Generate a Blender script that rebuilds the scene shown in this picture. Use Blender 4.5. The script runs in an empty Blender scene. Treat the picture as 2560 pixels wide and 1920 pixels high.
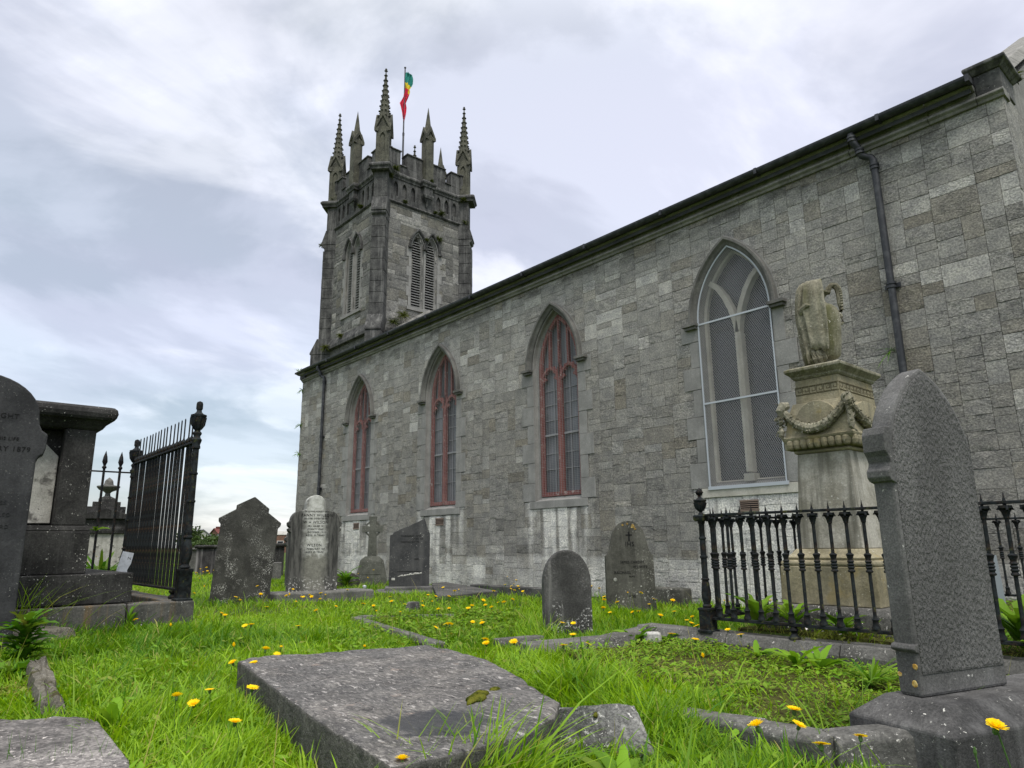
import bpy, bmesh, math, random
import numpy as np
from math import sin, cos, pi, radians, sqrt, atan2, hypot, tan
from mathutils import Vector, Matrix

random.seed(7)
RNG = np.random.default_rng(11)
SC = bpy.context.scene
COL = SC.collection

# ------------------------------------------------------------------ camera
H = 0.85                       # eye height above the grass; world X runs along the church wall, -X is west
AZ = radians(41.03); PITCH = math.atan(399/1736); ROLL = math.atan(82/7556.)
FWD0 = np.array([-cos(AZ), sin(AZ), 0]); RGT0 = np.array([sin(AZ), cos(AZ), 0]); UP0 = np.array([0, 0, 1.])
FWD = FWD0*cos(PITCH)+UP0*sin(PITCH); U1 = UP0*cos(PITCH)-FWD0*sin(PITCH)
RGT = RGT0*cos(ROLL)-U1*sin(ROLL); UPV = U1*cos(ROLL)+RGT0*sin(ROLL)
CAM = np.array([0, 0, H])
cd = bpy.data.cameras.new('camera'); cam = bpy.data.objects.new('camera', cd); COL.objects.link(cam)
cam.matrix_world = Matrix(((RGT[0], UPV[0], -FWD[0], 0), (RGT[1], UPV[1], -FWD[1], 0), (RGT[2], UPV[2], -FWD[2], H), (0, 0, 0, 1)))
cd.sensor_width = 36; cd.lens = 36*1736/2560; cd.clip_start = 0.05; cd.clip_end = 3000
SC.camera = cam

def _ray(x, y):
    return FWD*1736+RGT*(x-1280)-UPV*(y-960)
def GZ(x, y, z=0.):            # a photo point seen on the level z
    d = _ray(x, y); return CAM+d*(z-H)/d[2]
def GD(x, y, r):               # a photo point at horizontal distance r
    d = _ray(x, y); return CAM+d*r/hypot(d[0], d[1])
def GX(x, y, X):
    d = _ray(x, y); return CAM+d*X/d[0]

# ------------------------------------------------------------------ world, sun, exposure
SUN_EL, SUN_AZ = radians(58), radians(-25)      # azimuth from +X towards +Y
w = bpy.data.worlds.new('World'); SC.world = w; w.use_nodes = True
nt = w.node_tree; nt.nodes.clear()
def wn(t, **k):
    n = nt.nodes.new(t)
    for a, v in k.items(): setattr(n, a, v)
    return n
L = nt.links.new
out = wn('ShaderNodeOutputWorld')
sky = wn('ShaderNodeTexSky', sky_type='NISHITA', sun_disc=False)
sky.sun_elevation = SUN_EL; sky.sun_rotation = pi/2-SUN_AZ
bg1 = wn('ShaderNodeBackground'); bg1.inputs['Strength'].default_value = 0.05; L(sky.outputs[0], bg1.inputs[0])
tc = wn('ShaderNodeTexCoord')
sep = wn('ShaderNodeSeparateXYZ'); L(tc.outputs['Generated'], sep.inputs[0])
def math_n(op, a, b=None):
    n = wn('ShaderNodeMath', operation=op)
    for i, v in enumerate((a, b)):
        if v is None: continue
        if isinstance(v, (int, float)): n.inputs[i].default_value = v
        else: L(v, n.inputs[i])
    return n.outputs[0]
zz = math_n('ADD', math_n('MAXIMUM', sep.outputs[2], 0.0), 0.22)
cmb = wn('ShaderNodeCombineXYZ'); L(math_n('DIVIDE', sep.outputs[0], zz), cmb.inputs[0]); L(math_n('DIVIDE', sep.outputs[1], zz), cmb.inputs[1])
def noise(scale, det, rough, off):
    mp = wn('ShaderNodeMapping'); mp.inputs['Location'].default_value = off; mp.inputs['Rotation'].default_value = (0, 0, 0.5)
    mp.inputs['Scale'].default_value = (1.0, 0.75, 1)
    L(cmb.outputs[0], mp.inputs[0])
    n = wn('ShaderNodeTexNoise'); n.inputs['Scale'].default_value = scale; n.inputs['Detail'].default_value = det
    n.inputs['Roughness'].default_value = rough; n.inputs['Distortion'].default_value = 0.45
    L(mp.outputs[0], n.inputs['Vector']); return n.outputs[0]
def ramp(fac, stops):
    r = wn('ShaderNodeValToRGB'); r.color_ramp.interpolation = 'EASE'
    e = r.color_ramp.elements
    while len(e) < len(stops): e.new(0.5)
    for q, (p, c) in zip(e, stops): q.position = p; q.color = (*c, 1)
    L(fac, r.inputs[0]); return r.outputs[0]
CLOUD_OFF = (12.5, 3.3, 0)
base = ramp(noise(1.25, 8, 0.56, CLOUD_OFF), [(0.39, (.44, .475, .50)), (0.49, (.57, .60, .64)), (0.60, (.74, .77, .825))])
puff = ramp(noise(1.7, 7, 0.56, (7.3, 2.2, 0)), [(0.49, (0, 0, 0)), (0.66, (.34, .32, .30))])
lilac = ramp(noise(0.9, 3, 0.5, (1.3, 8.2, 0)), [(0.42, (0, 0, 0)), (0.68, (.045, .0, .03))])
def mixc(a, b, mode, f=1.0):
    m = wn('ShaderNodeMix', data_type='RGBA', blend_type=mode); m.inputs[0].default_value = f
    L(a, m.inputs[6]); L(b, m.inputs[7]); return m.outputs[2]
cl = mixc(mixc(base, puff, 'ADD'), lilac, 'ADD')
# an overcast sky is brightest overhead
mr = wn('ShaderNodeMapRange'); mr.inputs[1].default_value = 0.60; mr.inputs[2].default_value = 0.95; mr.inputs[3].default_value = 1.0; mr.inputs[4].default_value = 4.0
mr.interpolation_type = 'SMOOTHSTEP'
L(sep.outputs[2], mr.inputs[0])
wt = wn('ShaderNodeMapRange'); wt.inputs[1].default_value = 0.6; wt.inputs[2].default_value = 0.9; L(sep.outputs[2], wt.inputs[0])
wm_ = wn('ShaderNodeMix', data_type='RGBA'); L(wt.outputs[0], wm_.inputs[0]); L(cl, wm_.inputs[6]); wm_.inputs[7].default_value = (.70, .68, .645, 1)
hz = wn('ShaderNodeMapRange'); hz.inputs[1].default_value = 0.0; hz.inputs[2].default_value = 0.38; hz.inputs[3].default_value = 0.70; hz.inputs[4].default_value = 1.0; L(sep.outputs[2], hz.inputs[0])
bg2 = wn('ShaderNodeBackground'); L(wm_.outputs[2], bg2.inputs[0]); L(math_n('MULTIPLY', math_n('MULTIPLY', mr.outputs[0], hz.outputs[0]), 0.67), bg2.inputs['Strength'])
add = wn('ShaderNodeAddShader'); L(bg1.outputs[0], add.inputs[0]); L(bg2.outputs[0], add.inputs[1]); L(add.outputs[0], out.inputs[0])

sd = bpy.data.lights.new('sun', 'SUN'); so = bpy.data.objects.new('sun', sd); COL.objects.link(so)
sd.energy = 1.5; sd.angle = radians(15); sd.color = (1, .96, .9)
so.rotation_euler = Vector((-cos(SUN_EL)*cos(SUN_AZ), -cos(SUN_EL)*sin(SUN_AZ), -sin(SUN_EL))).to_track_quat('-Z', 'Y').to_euler()
SC.view_settings.view_transform = 'Standard'; SC.view_settings.look = 'None'; SC.view_settings.gamma = 1
SC.view_settings.exposure = 0.42

# ------------------------------------------------------------------ helpers
def hsh(ix, iy, iz, s):
    v = np.sin(ix*127.1+iy*311.7+iz*74.7+s*53.3)*43758.5453
    return v-np.floor(v)
def vnoise(p, s=0):
    p = np.asarray(p, float); i = np.floor(p); f = p-i; f = f*f*(3-2*f)
    r = 0
    for dx in (0, 1):
        for dy in (0, 1):
            for dz in (0, 1):
                wgt = (f[:, 0] if dx else 1-f[:, 0])*(f[:, 1] if dy else 1-f[:, 1])*(f[:, 2] if dz else 1-f[:, 2])
                r = r+wgt*hsh(i[:, 0]+dx, i[:, 1]+dy, i[:, 2]+dz, s)
    return r
def fbm(p, s=0, o=3):
    a = 0.5; r = 0; t = 0
    for k in range(o):
        r = r+a*vnoise(p*(2**k), s+k); t += a; a *= .5
    return r/t

class MB:
    def __init__(s): s.v = []; s.f = []; s.m = []; s.mi = 0
    def add(s, vs, fs):
        o = len(s.v); s.v += [tuple(map(float, q)) for q in vs]
        for f in fs: s.f.append([o+i for i in f]); s.m.append(s.mi)
        return s
    def box(s, x0, x1, y0, y1, z0, z1):
        return s.add([(x0, y0, z0), (x1, y0, z0), (x1, y1, z0), (x0, y1, z0), (x0, y0, z1), (x1, y0, z1), (x1, y1, z1), (x0, y1, z1)],
                     [(3, 2, 1, 0), (4, 5, 6, 7), (0, 1, 5, 4), (1, 2, 6, 5), (2, 3, 7, 6), (3, 0, 4, 7)])
    def loft(s, rings, cap=True, closed=True):
        n = len(rings[0]); vs = [p for r in rings for p in r]; fs = []
        for k in range(len(rings)-1):
            for i in range(n if closed else n-1):
                j = (i+1) % n
                fs.append((k*n+i, k*n+j, (k+1)*n+j, (k+1)*n+i))
        if cap:
            fs.append(tuple(range(n-1, -1, -1))); fs.append(tuple((len(rings)-1)*n+i for i in range(n)))
        return s.add(vs, fs)
    def prism(s, poly, y0, y1):           # outline in x,z pushed along y
        n = len(poly)
        vs = [(x, y0, z) for x, z in poly]+[(x, y1, z) for x, z in poly]
        fs = [tuple(range(n)), tuple(range(2*n-1, n-1, -1))]
        for i in range(n): fs.append((i, n+i, n+(i+1) % n, (i+1) % n))
        return s.add(vs, fs)
    def slab(s, poly, z0, z1):            # outline in x,y pushed up
        return s.loft([[(x, y, z0) for x, y in poly], [(x, y, z1) for x, y in poly]])
    def stack(s, cx, cy, levels, rot=0):  # (half x, half y, z) boxes lofted one over another
        rings = []
        for hx, hy, z in levels:
            r = []
            for a, b in ((-1, -1), (1, -1), (1, 1), (-1, 1)):
                x, y = a*hx, b*hy
                r.append((cx+x*cos(rot)-y*sin(rot), cy+x*sin(rot)+y*cos(rot), z))
            rings.append(r)
        return s.loft(rings)
    def lathe(s, cx, cy, prof, n=16):
        return s.loft([[(cx+r*cos(2*pi*i/n), cy+r*sin(2*pi*i/n), z) for i in range(n)] for r, z in prof])
    def tube(s, path, rad, n=8, cap=True):
        P = [Vector(p) for p in path]; rings = []
        if not hasattr(rad, '__len__'): rad = [rad]*len(P)
        ref = Vector((0, 0, 1))
        for i, p in enumerate(P):
            t = (P[min(i+1, len(P)-1)]-P[max(i-1, 0)]).normalized()
            a = t.cross(ref)
            if a.length < .05: a = t.cross(Vector((1, 0, 0)))
            a.normalize(); b = a.cross(t)
            rings.append([tuple(p+(a*cos(2*pi*k/n)+b*sin(2*pi*k/n))*rad[i]) for k in range(n)])
        return s.loft(rings, cap)
    def bar(s, a, b, w, d=None, up=(0, 0, 1)):
        a, b = Vector(a), Vector(b); d = d or w; t = (b-a).normalized(); u = t.cross(Vector(up))
        if u.length < .01: u = t.cross(Vector((0, 1, 0)))
        u.normalize(); v = u.cross(t)
        ring = lambda p: [tuple(p+u*x*w/2+v*y*d/2) for x, y in ((-1, -1), (1, -1), (1, 1), (-1, 1))]
        return s.loft([ring(a), ring(b)])
    def build(s, name, mats, parent=None, smooth=False, bevel=0, loc=None, attr=None, fix=True):
        me = bpy.data.meshes.new(name); me.from_pydata(s.v, [], s.f)
        if not isinstance(mats, (list, tuple)): mats = [mats]
        for m in mats: me.materials.append(m)
        if len(mats) > 1: me.polygons.foreach_set('material_index', s.m)
        if fix:
            bm = bmesh.new(); bm.from_mesh(me); bmesh.ops.recalc_face_normals(bm, faces=bm.faces); bm.to_mesh(me); bm.free()
        if attr is not None: set_attr(me, attr)
        return link(name, me, parent, smooth, bevel, loc)
def set_attr(me, a):
    a = np.asarray(a, np.float32); at = me.color_attributes.new('tone', 'FLOAT_COLOR', 'POINT')
    at.data.foreach_set('color', a.reshape(-1))
def link(name, me, parent=None, smooth=False, bevel=0, loc=None):
    o = bpy.data.objects.new(name, me); COL.objects.link(o)
    if smooth:
        me.polygons.foreach_set('use_smooth', [True]*len(me.polygons))
        if smooth != 'all':
            try: me.set_sharp_from_angle(angle=radians(40))
            except Exception: pass
    if bevel:
        b = o.modifiers.new('bevel', 'BEVEL'); b.width = bevel; b.segments = 2; b.limit_method = 'ANGLE'; b.angle_limit = radians(35)
    if parent: o.parent = parent
    if loc is not None: o.location = loc
    return o
def fast_mesh(verts, faces_by_size, mats):       # list of (n,k) index arrays
    me = bpy.data.meshes.new('m'); verts = np.asarray(verts, np.float32)
    loops = []; tot = []
    for fa in faces_by_size:
        fa = np.asarray(fa, np.int32)
        if len(fa): loops.append(fa.reshape(-1)); tot.append(np.full(len(fa), fa.shape[1], np.int32))
    loops = np.concatenate(loops); tot = np.concatenate(tot); start = np.concatenate(([0], np.cumsum(tot)[:-1])).astype(np.int32)
    me.vertices.add(len(verts)); me.vertices.foreach_set('co', verts.reshape(-1))
    me.loops.add(len(loops)); me.loops.foreach_set('vertex_index', loops)
    me.polygons.add(len(tot)); me.polygons.foreach_set('loop_start', start)
    try: me.polygons.foreach_set('loop_total', tot)
    except Exception: pass
    me.update(calc_edges=True)
    for m in mats: me.materials.append(m)
    return me
def tag(o, label=None, cat=None, group=None, kind=None):
    if label: o['label'] = label
    if cat: o['category'] = cat
    if group: o['group'] = group
    if kind: o['kind'] = kind
    return o
def thing(name, label, cat, loc=(0, 0, 0), rot=(0, 0, 0), group=None):
    o = bpy.data.objects.new(name, None); COL.objects.link(o); o.empty_display_size = .2
    o.location = loc; o.rotation_euler = rot
    return tag(o, label, cat, group)
FOOT = []                                       # footprints where no grass grows
def foot_local(o, x0, x1, y0, y1):
    c, s_ = cos(o.rotation_euler.z), sin(o.rotation_euler.z)
    FOOT.append([(o.location.x+x*c-y*s_, o.location.y+x*s_+y*c) for x, y in ((x0, y0), (x1, y0), (x1, y1), (x0, y1))])
def inside(poly, x, y):
    r = np.zeros(len(x), bool); n = len(poly)
    for i in range(n):
        x0, y0 = poly[i][:2]; x1, y1 = poly[(i+1) % n][:2]
        if y0 == y1: continue
        c = ((y0 > y) != (y1 > y)) & (x < (x1-x0)*(y-y0)/(y1-y0)+x0); r ^= c
    return r

# ------------------------------------------------------------------ materials
class Mat:
    def __init__(s, name, rough=.9, spec=.25):
        s.m = bpy.data.materials.new(name); s.m.use_nodes = True; s.t = s.m.node_tree
        s.b = s.t.nodes['Principled BSDF']; s.b.inputs['Roughness'].default_value = rough
        s.b.inputs['Specular IOR Level'].default_value = spec
        s.co = s.t.nodes.new('ShaderNodeTexCoord').outputs['Object']
    def n(s, t, **k):
        q = s.t.nodes.new(t)
        for a, v in k.items(): setattr(q, a, v)
        return q
    def l(s, a, b): s.t.links.new(a, b)
    def setin(s, sock, v):
        if isinstance(v, bpy.types.NodeSocket): s.l(v, sock)
        elif isinstance(v, (tuple, list)): sock.default_value = (*v, 1)[:4] if len(sock.default_value) == 4 else v
        else: sock.default_value = v
    def noise(s, scale, det=4, rough=.6, stretch=(1, 1, 1), off=(0, 0, 0), dist=0):
        mp = s.n('ShaderNodeMapping'); mp.inputs['Scale'].default_value = stretch; mp.inputs['Location'].default_value = off
        s.l(s.co, mp.inputs[0]); q = s.n('ShaderNodeTexNoise'); s.l(mp.outputs[0], q.inputs['Vector'])
        q.inputs['Scale'].default_value = scale; q.inputs['Detail'].default_value = det; q.inputs['Roughness'].default_value = rough
        q.inputs['Distortion'].default_value = dist; return q.outputs[0]
    def ramp(s, f, lo, hi, a=0., b=1.):
        q = s.n('ShaderNodeMapRange'); q.interpolation_type = 'SMOOTHSTEP'
        s.setin(q.inputs[0], f); q.inputs[1].default_value = lo; q.inputs[2].default_value = hi; q.inputs[3].default_value = a; q.inputs[4].default_value = b
        return q.outputs[0]
    def mix(s, f, a, b, mode='MIX'):
        q = s.n('ShaderNodeMix', data_type='RGBA', blend_type=mode)
        s.setin(q.inputs[0], f); s.setin(q.inputs[6], a); s.setin(q.inputs[7], b); return q.outputs[2]
    def mul(s, a, b, op='MULTIPLY'):
        q = s.n('ShaderNodeMath', operation=op); s.setin(q.inputs[0], a); s.setin(q.inputs[1], b); return q.outputs[0]
    def z(s):
        q = s.n('ShaderNodeSeparateXYZ'); s.l(s.co, q.inputs[0]); return q.outputs
    def attr(s):
        q = s.n('ShaderNodeAttribute', attribute_name='tone'); r = s.n('ShaderNodeSeparateColor'); s.l(q.outputs['Color'], r.inputs[0]); return r.outputs, q.outputs['Alpha']
    def bump(s, h, dist, strength=1.):
        q = s.n('ShaderNodeBump'); q.inputs['Distance'].default_value = dist; q.inputs['Strength'].default_value = strength
        s.l(h, q.inputs['Height']); s.l(q.outputs[0], s.b.inputs['Normal'])
    def done(s, c):
        s.setin(s.b.inputs['Base Color'], c); return s.m

def stone(name, c1, c2, lich=(.55, .54, .49), la=.0, lz=None, streak=0., streakc=None, grain=.5, bump=.004, blotch=None, ba=0., seed=0, gs=70, rough=.88, spec=.2, lsc=48):
    m = Mat(name, rough, spec); o = (seed*3.7, seed*1.9, seed*2.3)
    c = m.mix(m.ramp(m.noise(3.2, 5, .65, off=o), .35, .65), c1, c2)
    g = m.noise(gs, 3, .7, off=o)
    c = m.mix(m.mul(m.ramp(g, .35, .65), grain), c, m.mix(1., c, (.35, .35, .36), 'MULTIPLY'))
    g2 = m.noise(gs*.37, 4, .7, off=(seed, 5, 1))
    c = m.mix(m.mul(m.ramp(g2, .52, .70), grain*.8), c, m.mix(1., c, (1.75, 1.75, 1.72), 'MULTIPLY'))
    if streak:
        st = m.ramp(m.noise(1., 4, .6, stretch=(9, 9, .55), off=o), .48, .70)
        c = m.mix(m.mul(st, streak), c, streakc or tuple(min(1, 2.2*q) for q in c2))
    if blotch:
        bl = m.ramp(m.noise(4.5, 4, .6, off=(seed*2.2, 3, 9)), .56, .66)
        c = m.mix(m.mul(bl, ba), c, blotch)
    if la:
        f = m.ramp(m.noise(lsc, 3, .65, off=(seed, 9, 4), dist=.4), .67-.06*la, .70-.06*la)
        f2 = m.ramp(m.noise(5, 2, .6, off=(seed, 2, 8)), .45, .62)
        f = m.mul(f, f2)
        if lz: f = m.mul(f, m.ramp(m.z()[2], lz[0], lz[1], 1., lz[2]))
        c = m.mix(f, c, lich)
    hgt = m.mix(.5, g, m.noise(14, 5, .7, off=o))
    m.bump(hgt, bump*2.2, .9)
    return m.done(c)

def wallmat(name, lo, hi, tint, mortar, bump=.012, scale=1.):
    m = Mat(name, .92, .15); a, al = m.attr()
    c = m.mix(a[0], lo, hi); c = m.mix(a[2], c, tint)
    n1 = m.noise(5*scale, 5, .7); c = m.mix(m.ramp(n1, .3, .7), m.mix(1., c, (.78, .78, .79), 'MULTIPLY'), m.mix(1., c, (1.15, 1.14, 1.10), 'MULTIPLY'))
    fine = m.noise(38*scale, 4, .75)
    c = m.mix(m.ramp(fine, .36, .66), m.mix(1., c, (.62, .62, .63), 'MULTIPLY'), m.mix(1., c, (1.22, 1.22, 1.2), 'MULTIPLY'))
    c = m.mix(m.mul(m.ramp(m.noise(17*scale, 3, .6, off=(4, 4, 4)), .62, .70), .35), c, (.42, .41, .37))
    vein = m.noise(2.2*scale, 5, .65, stretch=(1, 1, 2.4), off=(7, 1, 2), dist=1.2)
    c = m.mix(m.mul(m.ramp(vein, .56, .68), .30), c, m.mix(1., c, (1.5, 1.48, 1.42), 'MULTIPLY'))
    pit = m.mul(m.ramp(m.noise(15*scale, 6, .72, stretch=(1, 1, 1.5), off=(2, 7, 5), dist=1.0), .50, .62), a[1])
    c = m.mix(m.mul(pit, .55), c, m.mix(1., c, (.50, .50, .51), 'MULTIPLY'))
    pit2 = m.mul(m.ramp(m.noise(22*scale, 5, .7, stretch=(1, 1, 1.6), off=(6, 3, 1), dist=.8), .56, .66), a[1])
    c = m.mix(m.mul(pit2, .35), c, m.mix(1., c, (1.7, 1.68, 1.62), 'MULTIPLY'))
    c = m.mix(m.mul(al, .75), c, mortar)
    h = m.mix(a[1], m.mul(fine, .30), m.mix(.30, m.noise(13*scale, 6, .66, stretch=(1, 1, 1.4), dist=.9), fine))
    m.bump(h, bump*2.0, 1.)
    return m.done(c)

M = {}
M['wall'] = wallmat('wall_stone', (.170, .165, .153), (.73, .715, .675), (.225, .20, .155), (.085, .082, .075), .018)
M['tower'] = wallmat('tower_stone', (.08, .08, .078), (.50, .49, .46), (.16, .15, .115), (.25, .245, .23), .016, .6)
M['dress'] = stone('dressed_limestone', (.235, .23, .215), (.31, .303, .283), streak=.35, streakc=(.16, .157, .147), grain=.35, bump=.002, gs=90)
M['corn'] = stone('cornice_stone', (.19, .184, .168), (.285, .277, .252), la=.0, streak=.5, streakc=(.10, .098, .09), grain=.4, bump=.003, gs=60)
M['hood'] = stone('hood_mould_stone', (.115, .112, .103), (.19, .185, .168), streak=.5, streakc=(.07, .069, .064), grain=.4, bump=.003, gs=60)
M['dark'] = stone('sooty_limestone', (.045, .045, .044), (.105, .104, .098), la=.25, streak=.45, streakc=(.26, .255, .24), grain=.5, bump=.006, gs=26)
M['pinn'] = stone('lichened_pinnacle_stone', (.062, .062, .05), (.125, .122, .092), la=.2, streak=.2, grain=.5, bump=.006, gs=26)
M['glass'] = (lambda m: (m.b.inputs['IOR'].__setattr__('default_value', 1.5), m.done(m.mix(m.ramp(m.noise(1.5, 2), .3, .7), (.010, .012, .016), (.028, .032, .040))))[1])(Mat('window_glass', .22, .5))
M['leaded'] = (lambda m: m.done(m.mix(m.ramp(m.noise(1.2, 2), .3, .7), (.10, .105, .115), (.19, .195, .21))))(Mat('clouded_window_glass', .35, .4))
M['red'] = (lambda m: m.done(m.mix(m.ramp(m.noise(9, 4, .7), .58, .68), m.mix(m.ramp(m.noise(3, 3), .3, .7), (.175, .055, .048), (.25, .10, .085)), (.36, .29, .26))))(Mat('red_painted_wood', .75, .3))
M['mull'] = stone('pale_mullion_stone', (.42, .40, .34), (.55, .53, .46), streak=.3, streakc=(.3, .28, .23), grain=.25, bump=.002)
M['galv'] = (lambda m: m.done((.42, .45, .48)))(Mat('galvanised_steel', .5, .4))
M['wire'] = (lambda m: m.done((.34, .34, .335)))(Mat('wire_mesh', .6, .3))
M['void'] = (lambda m: m.done((.012, .012, .013)))(Mat('dark_interior', 1., 0.))
M['slate'] = stone('roof_slate', (.05, .052, .058), (.085, .087, .095), grain=.4, bump=.004)
M['pipe'] = (lambda m: (m.bump(m.noise(60, 3), .001), m.done(m.mix(m.ramp(m.noise(8, 4), .45, .62), (.022, .024, .028), (.05, .052, .056))))[1])(Mat('black_painted_iron', .5, .4))
M['louv'] = stone('louvre_slats', (.20, .20, .195), (.29, .285, .27), grain=.4, bump=.003, gs=30)
M['vent'] = (lambda m: m.done((.20, .15, .12)))(Mat('terracotta_vent', .9, .2))
M['moss'] = (lambda m: (m.bump(m.noise(90, 3), .01), m.done(m.mix(m.ramp(m.noise(30, 4), .35, .65), (.035, .045, .01), (.12, .12, .02))))[1])(Mat('moss', 1., 0.))
def ironmat(name, rust, moss):
    m = Mat(name, .75, .18)
    c = m.mix(m.ramp(m.noise(14, 4, .7), .4, .62), (.007, .008, .009), (.020, .025, .027))
    c = m.mix(m.mul(m.ramp(m.noise(22, 4, .7, off=(3, 1, 5)), .52, .66), rust), c, (.055, .033, .02))
    c = m.mix(m.mul(m.ramp(m.noise(17, 4, .7, off=(9, 4, 2)), .58, .68), moss), c, (.10, .105, .03))
    m.bump(m.noise(80, 4, .7), .003, .8); return m.done(c)
M['iron'] = ironmat('painted_iron', .45, .55)
M['iron2'] = ironmat('rusting_iron', .9, .35)
def plantmat(name, a, b, c2, trans=.35, spec=.12):
    m = Mat(name, .5, spec); at, al = m.attr()
    col = m.mix(at[0], a, b); col = m.mix(at[1], col, c2)
    m.setin(m.b.inputs['Base Color'], col)
    tr = m.n('ShaderNodeBsdfTranslucent'); m.setin(tr.inputs[0], m.mix(1., col, (1.25, 1.2, .7), 'MULTIPLY'))
    mx = m.n('ShaderNodeMixShader'); mx.inputs[0].default_value = trans
    m.l(m.b.outputs[0], mx.inputs[1]); m.l(tr.outputs[0], mx.inputs[2])
    m.l(mx.outputs[0], m.t.nodes['Material Output'].inputs['Surface']); return m.m
M['grass'] = plantmat('grass_blades', (.056, .172, .004), (.30, .49, .014), (.42, .36, .12), .42, .25)
M['leaf'] = plantmat('weed_leaves', (.038, .125, .008), (.19, .36, .022), (.26, .20, .06))
M['tree'] = plantmat('tree_leaves', (.022, .05, .012), (.07, .12, .03), (.10, .09, .04), .2)
M['petal'] = plantmat('yellow_petals', (.90, .66, .008), (.90, .66, .008), (.9, .7, .05), .35)
M['stem'] = (lambda m: m.done((.06, .12, .03)))(Mat('flower_stem', .6, .2))
M['white'] = (lambda m: m.done((.72, .66, .64)))(Mat('pale_blossom', .7, .2))
M['fern'] = plantmat('fern_leaves', (.030, .055, .014), (.13, .16, .03), (.20, .17, .07), .25)

# ================================================================== CHURCH
D = 9.633; XW, XE = -21.80, -1.72; ZB = -0.35; NAVE_D = 9.55
WIN = [-17.73, -13.72, -9.74, -5.66]
AO, CC, SPR, SILL = .64, .727, 4.40, 1.67      # outer opening half width, arc centre offset, springing, sill
church = thing('church', 'grey limestone church with a crenellated west tower and four pointed windows', 'church', (0, 0, 0))

def arch_pts(a, c, spr, n=14):                 # left springing -> apex -> right springing, relative u
    R = a+c; t1 = math.acos(c/R); pts = []
    for k in range(n+1):
        t = t1*k/n; pts.append((c-R*cos(t), spr+R*sin(t)))
    return pts+[(-x, z) for x, z in reversed(pts[:-1])]
def outline(a, c, spr, sill, n=14):
    return [(-a, sill)]+arch_pts(a, c, spr, n)+[(a, sill)]

def layout(W, Ht, rng, cw=(.10, .19), ch=(.10, .155), wide=(2, 5), weights=(.24, .44, .32)):
    us = [0.]; vs = [0.]
    while us[-1] < W-.16: us.append(us[-1]+rng.uniform(*cw))
    us.append(W)
    while vs[-1] < Ht-ch[1]: vs.append(vs[-1]+rng.uniform(*ch))
    vs.append(Ht)
    nu, nv = len(us)-1, len(vs)-1; occ = np.zeros((nv, nu), bool); R = []
    for j in range(nv):
        i = 0
        while i < nu:
            if occ[j, i]: i += 1; continue
            hh = rng.choice(np.arange(1, len(weights)+1), p=weights); ww = int(rng.integers(wide[0], wide[1]+1))
            ww = max(2, min(ww, 5)) if hh > 1 else ww
            if len(weights) > 3: ww = max(ww, 2 if hh < 6 else 3)
            hh = min(hh, nv-j); k = 0
            while k < ww and i+k < nu and not occ[j, i+k]: k += 1
            rest = 0
            while i+k+rest < nu and not occ[j, i+k+rest] and rest < 2: rest += 1
            if rest == 1: k += 1
            while hh > 1 and occ[j:j+hh, i:i+k].any(): hh -= 1
            occ[j:j+hh, i:i+k] = True
            R.append((us[i], vs[j], us[i+k], vs[j+hh])); i += k
    return R

def ashlar_mesh(rects, o, ud, nd, rng, res, amp, cull=None, push=None, stain=None, rough_p=.55, light_p=lambda v: .12, tint_p=.12, edge=.004, groove=.006, drop=None):
    o, ud, nd = (np.array(q, float) for q in (o, ud, nd)); V = []; Q = []; A = []; base = 0
    for (u0, v0, u1, v1) in rects:
        nx = max(2, int(round((u1-u0)/res))); ny = max(2, int(round((v1-v0)/res)))
        us = np.concatenate(([u0, u0+edge], np.linspace(u0+edge, u1-edge, nx+1)[1:-1], [u1-edge, u1]))
        vs = np.concatenate(([v0, v0+edge], np.linspace(v0+edge, v1-edge, ny+1)[1:-1], [v1-edge, v1]))
        U, W_ = np.meshgrid(us, vs); U = U.ravel(); W_ = W_.ravel(); nu, nv = len(us), len(vs)
        I, J = np.meshgrid(np.arange(nu), np.arange(nv)); I = I.ravel(); J = J.ravel()
        bd = (I == 0) | (J == 0) | (I == nu-1) | (J == nv-1)
        rg = 1. if rng.random() < rough_p else rng.uniform(0, .35)
        sd_ = rng.integers(0, 999)
        P3 = np.stack((U*7, W_*9, np.full_like(U, sd_)), 1)
        dep = amp*rg*(fbm(P3, 3, 3)-.38)*2+rng.uniform(-.0012, .0018)
        dep = np.where(bd, -groove, dep)
        tone = np.clip(rng.normal(.225, .046), .07, .45)
        if rng.random() < light_p((v0+v1)/2): tone = rng.uniform(.38, .58)
        tint = rng.uniform(.3, .65) if rng.random() < tint_p else rng.uniform(0, .15)
        T = np.full(len(U), tone); ti = np.full(len(U), tint); rr = np.full(len(U), rg)
        if stain is not None: T, ti = stain(U, W_, T, ti)
        if push is not None: dep = np.where(push(U, W_), -.04, dep)
        V.append(o+U[:, None]*ud+W_[:, None]*np.array([0, 0, 1.])+dep[:, None]*nd)
        A.append(np.stack((T, rr, ti, bd*.85), 1))
        idx = np.arange(nu*nv).reshape(nv, nu)
        q = np.stack((idx[:-1, :-1], idx[:-1, 1:], idx[1:, 1:], idx[1:, :-1]), -1).reshape(-1, 4)
        if cull is not None:
            cu = U[q].mean(1); cv = W_[q].mean(1); q = q[~cull(cu, cv)]
        Q.append(q+base); base += nu*nv
    return np.concatenate(V), np.concatenate(Q), np.concatenate(A)
def ashlar(name, mat, parent, parts):
    V = []; Q = []; A = []; b = 0
    for v, q, a in parts: V.append(v); Q.append(q+b); A.append(a); b += len(v)
    me = fast_mesh(np.concatenate(V), [np.concatenate(Q)], [mat]); me.name = name
    set_attr(me, np.concatenate(A)); return link(name, me, parent, smooth=True)

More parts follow.
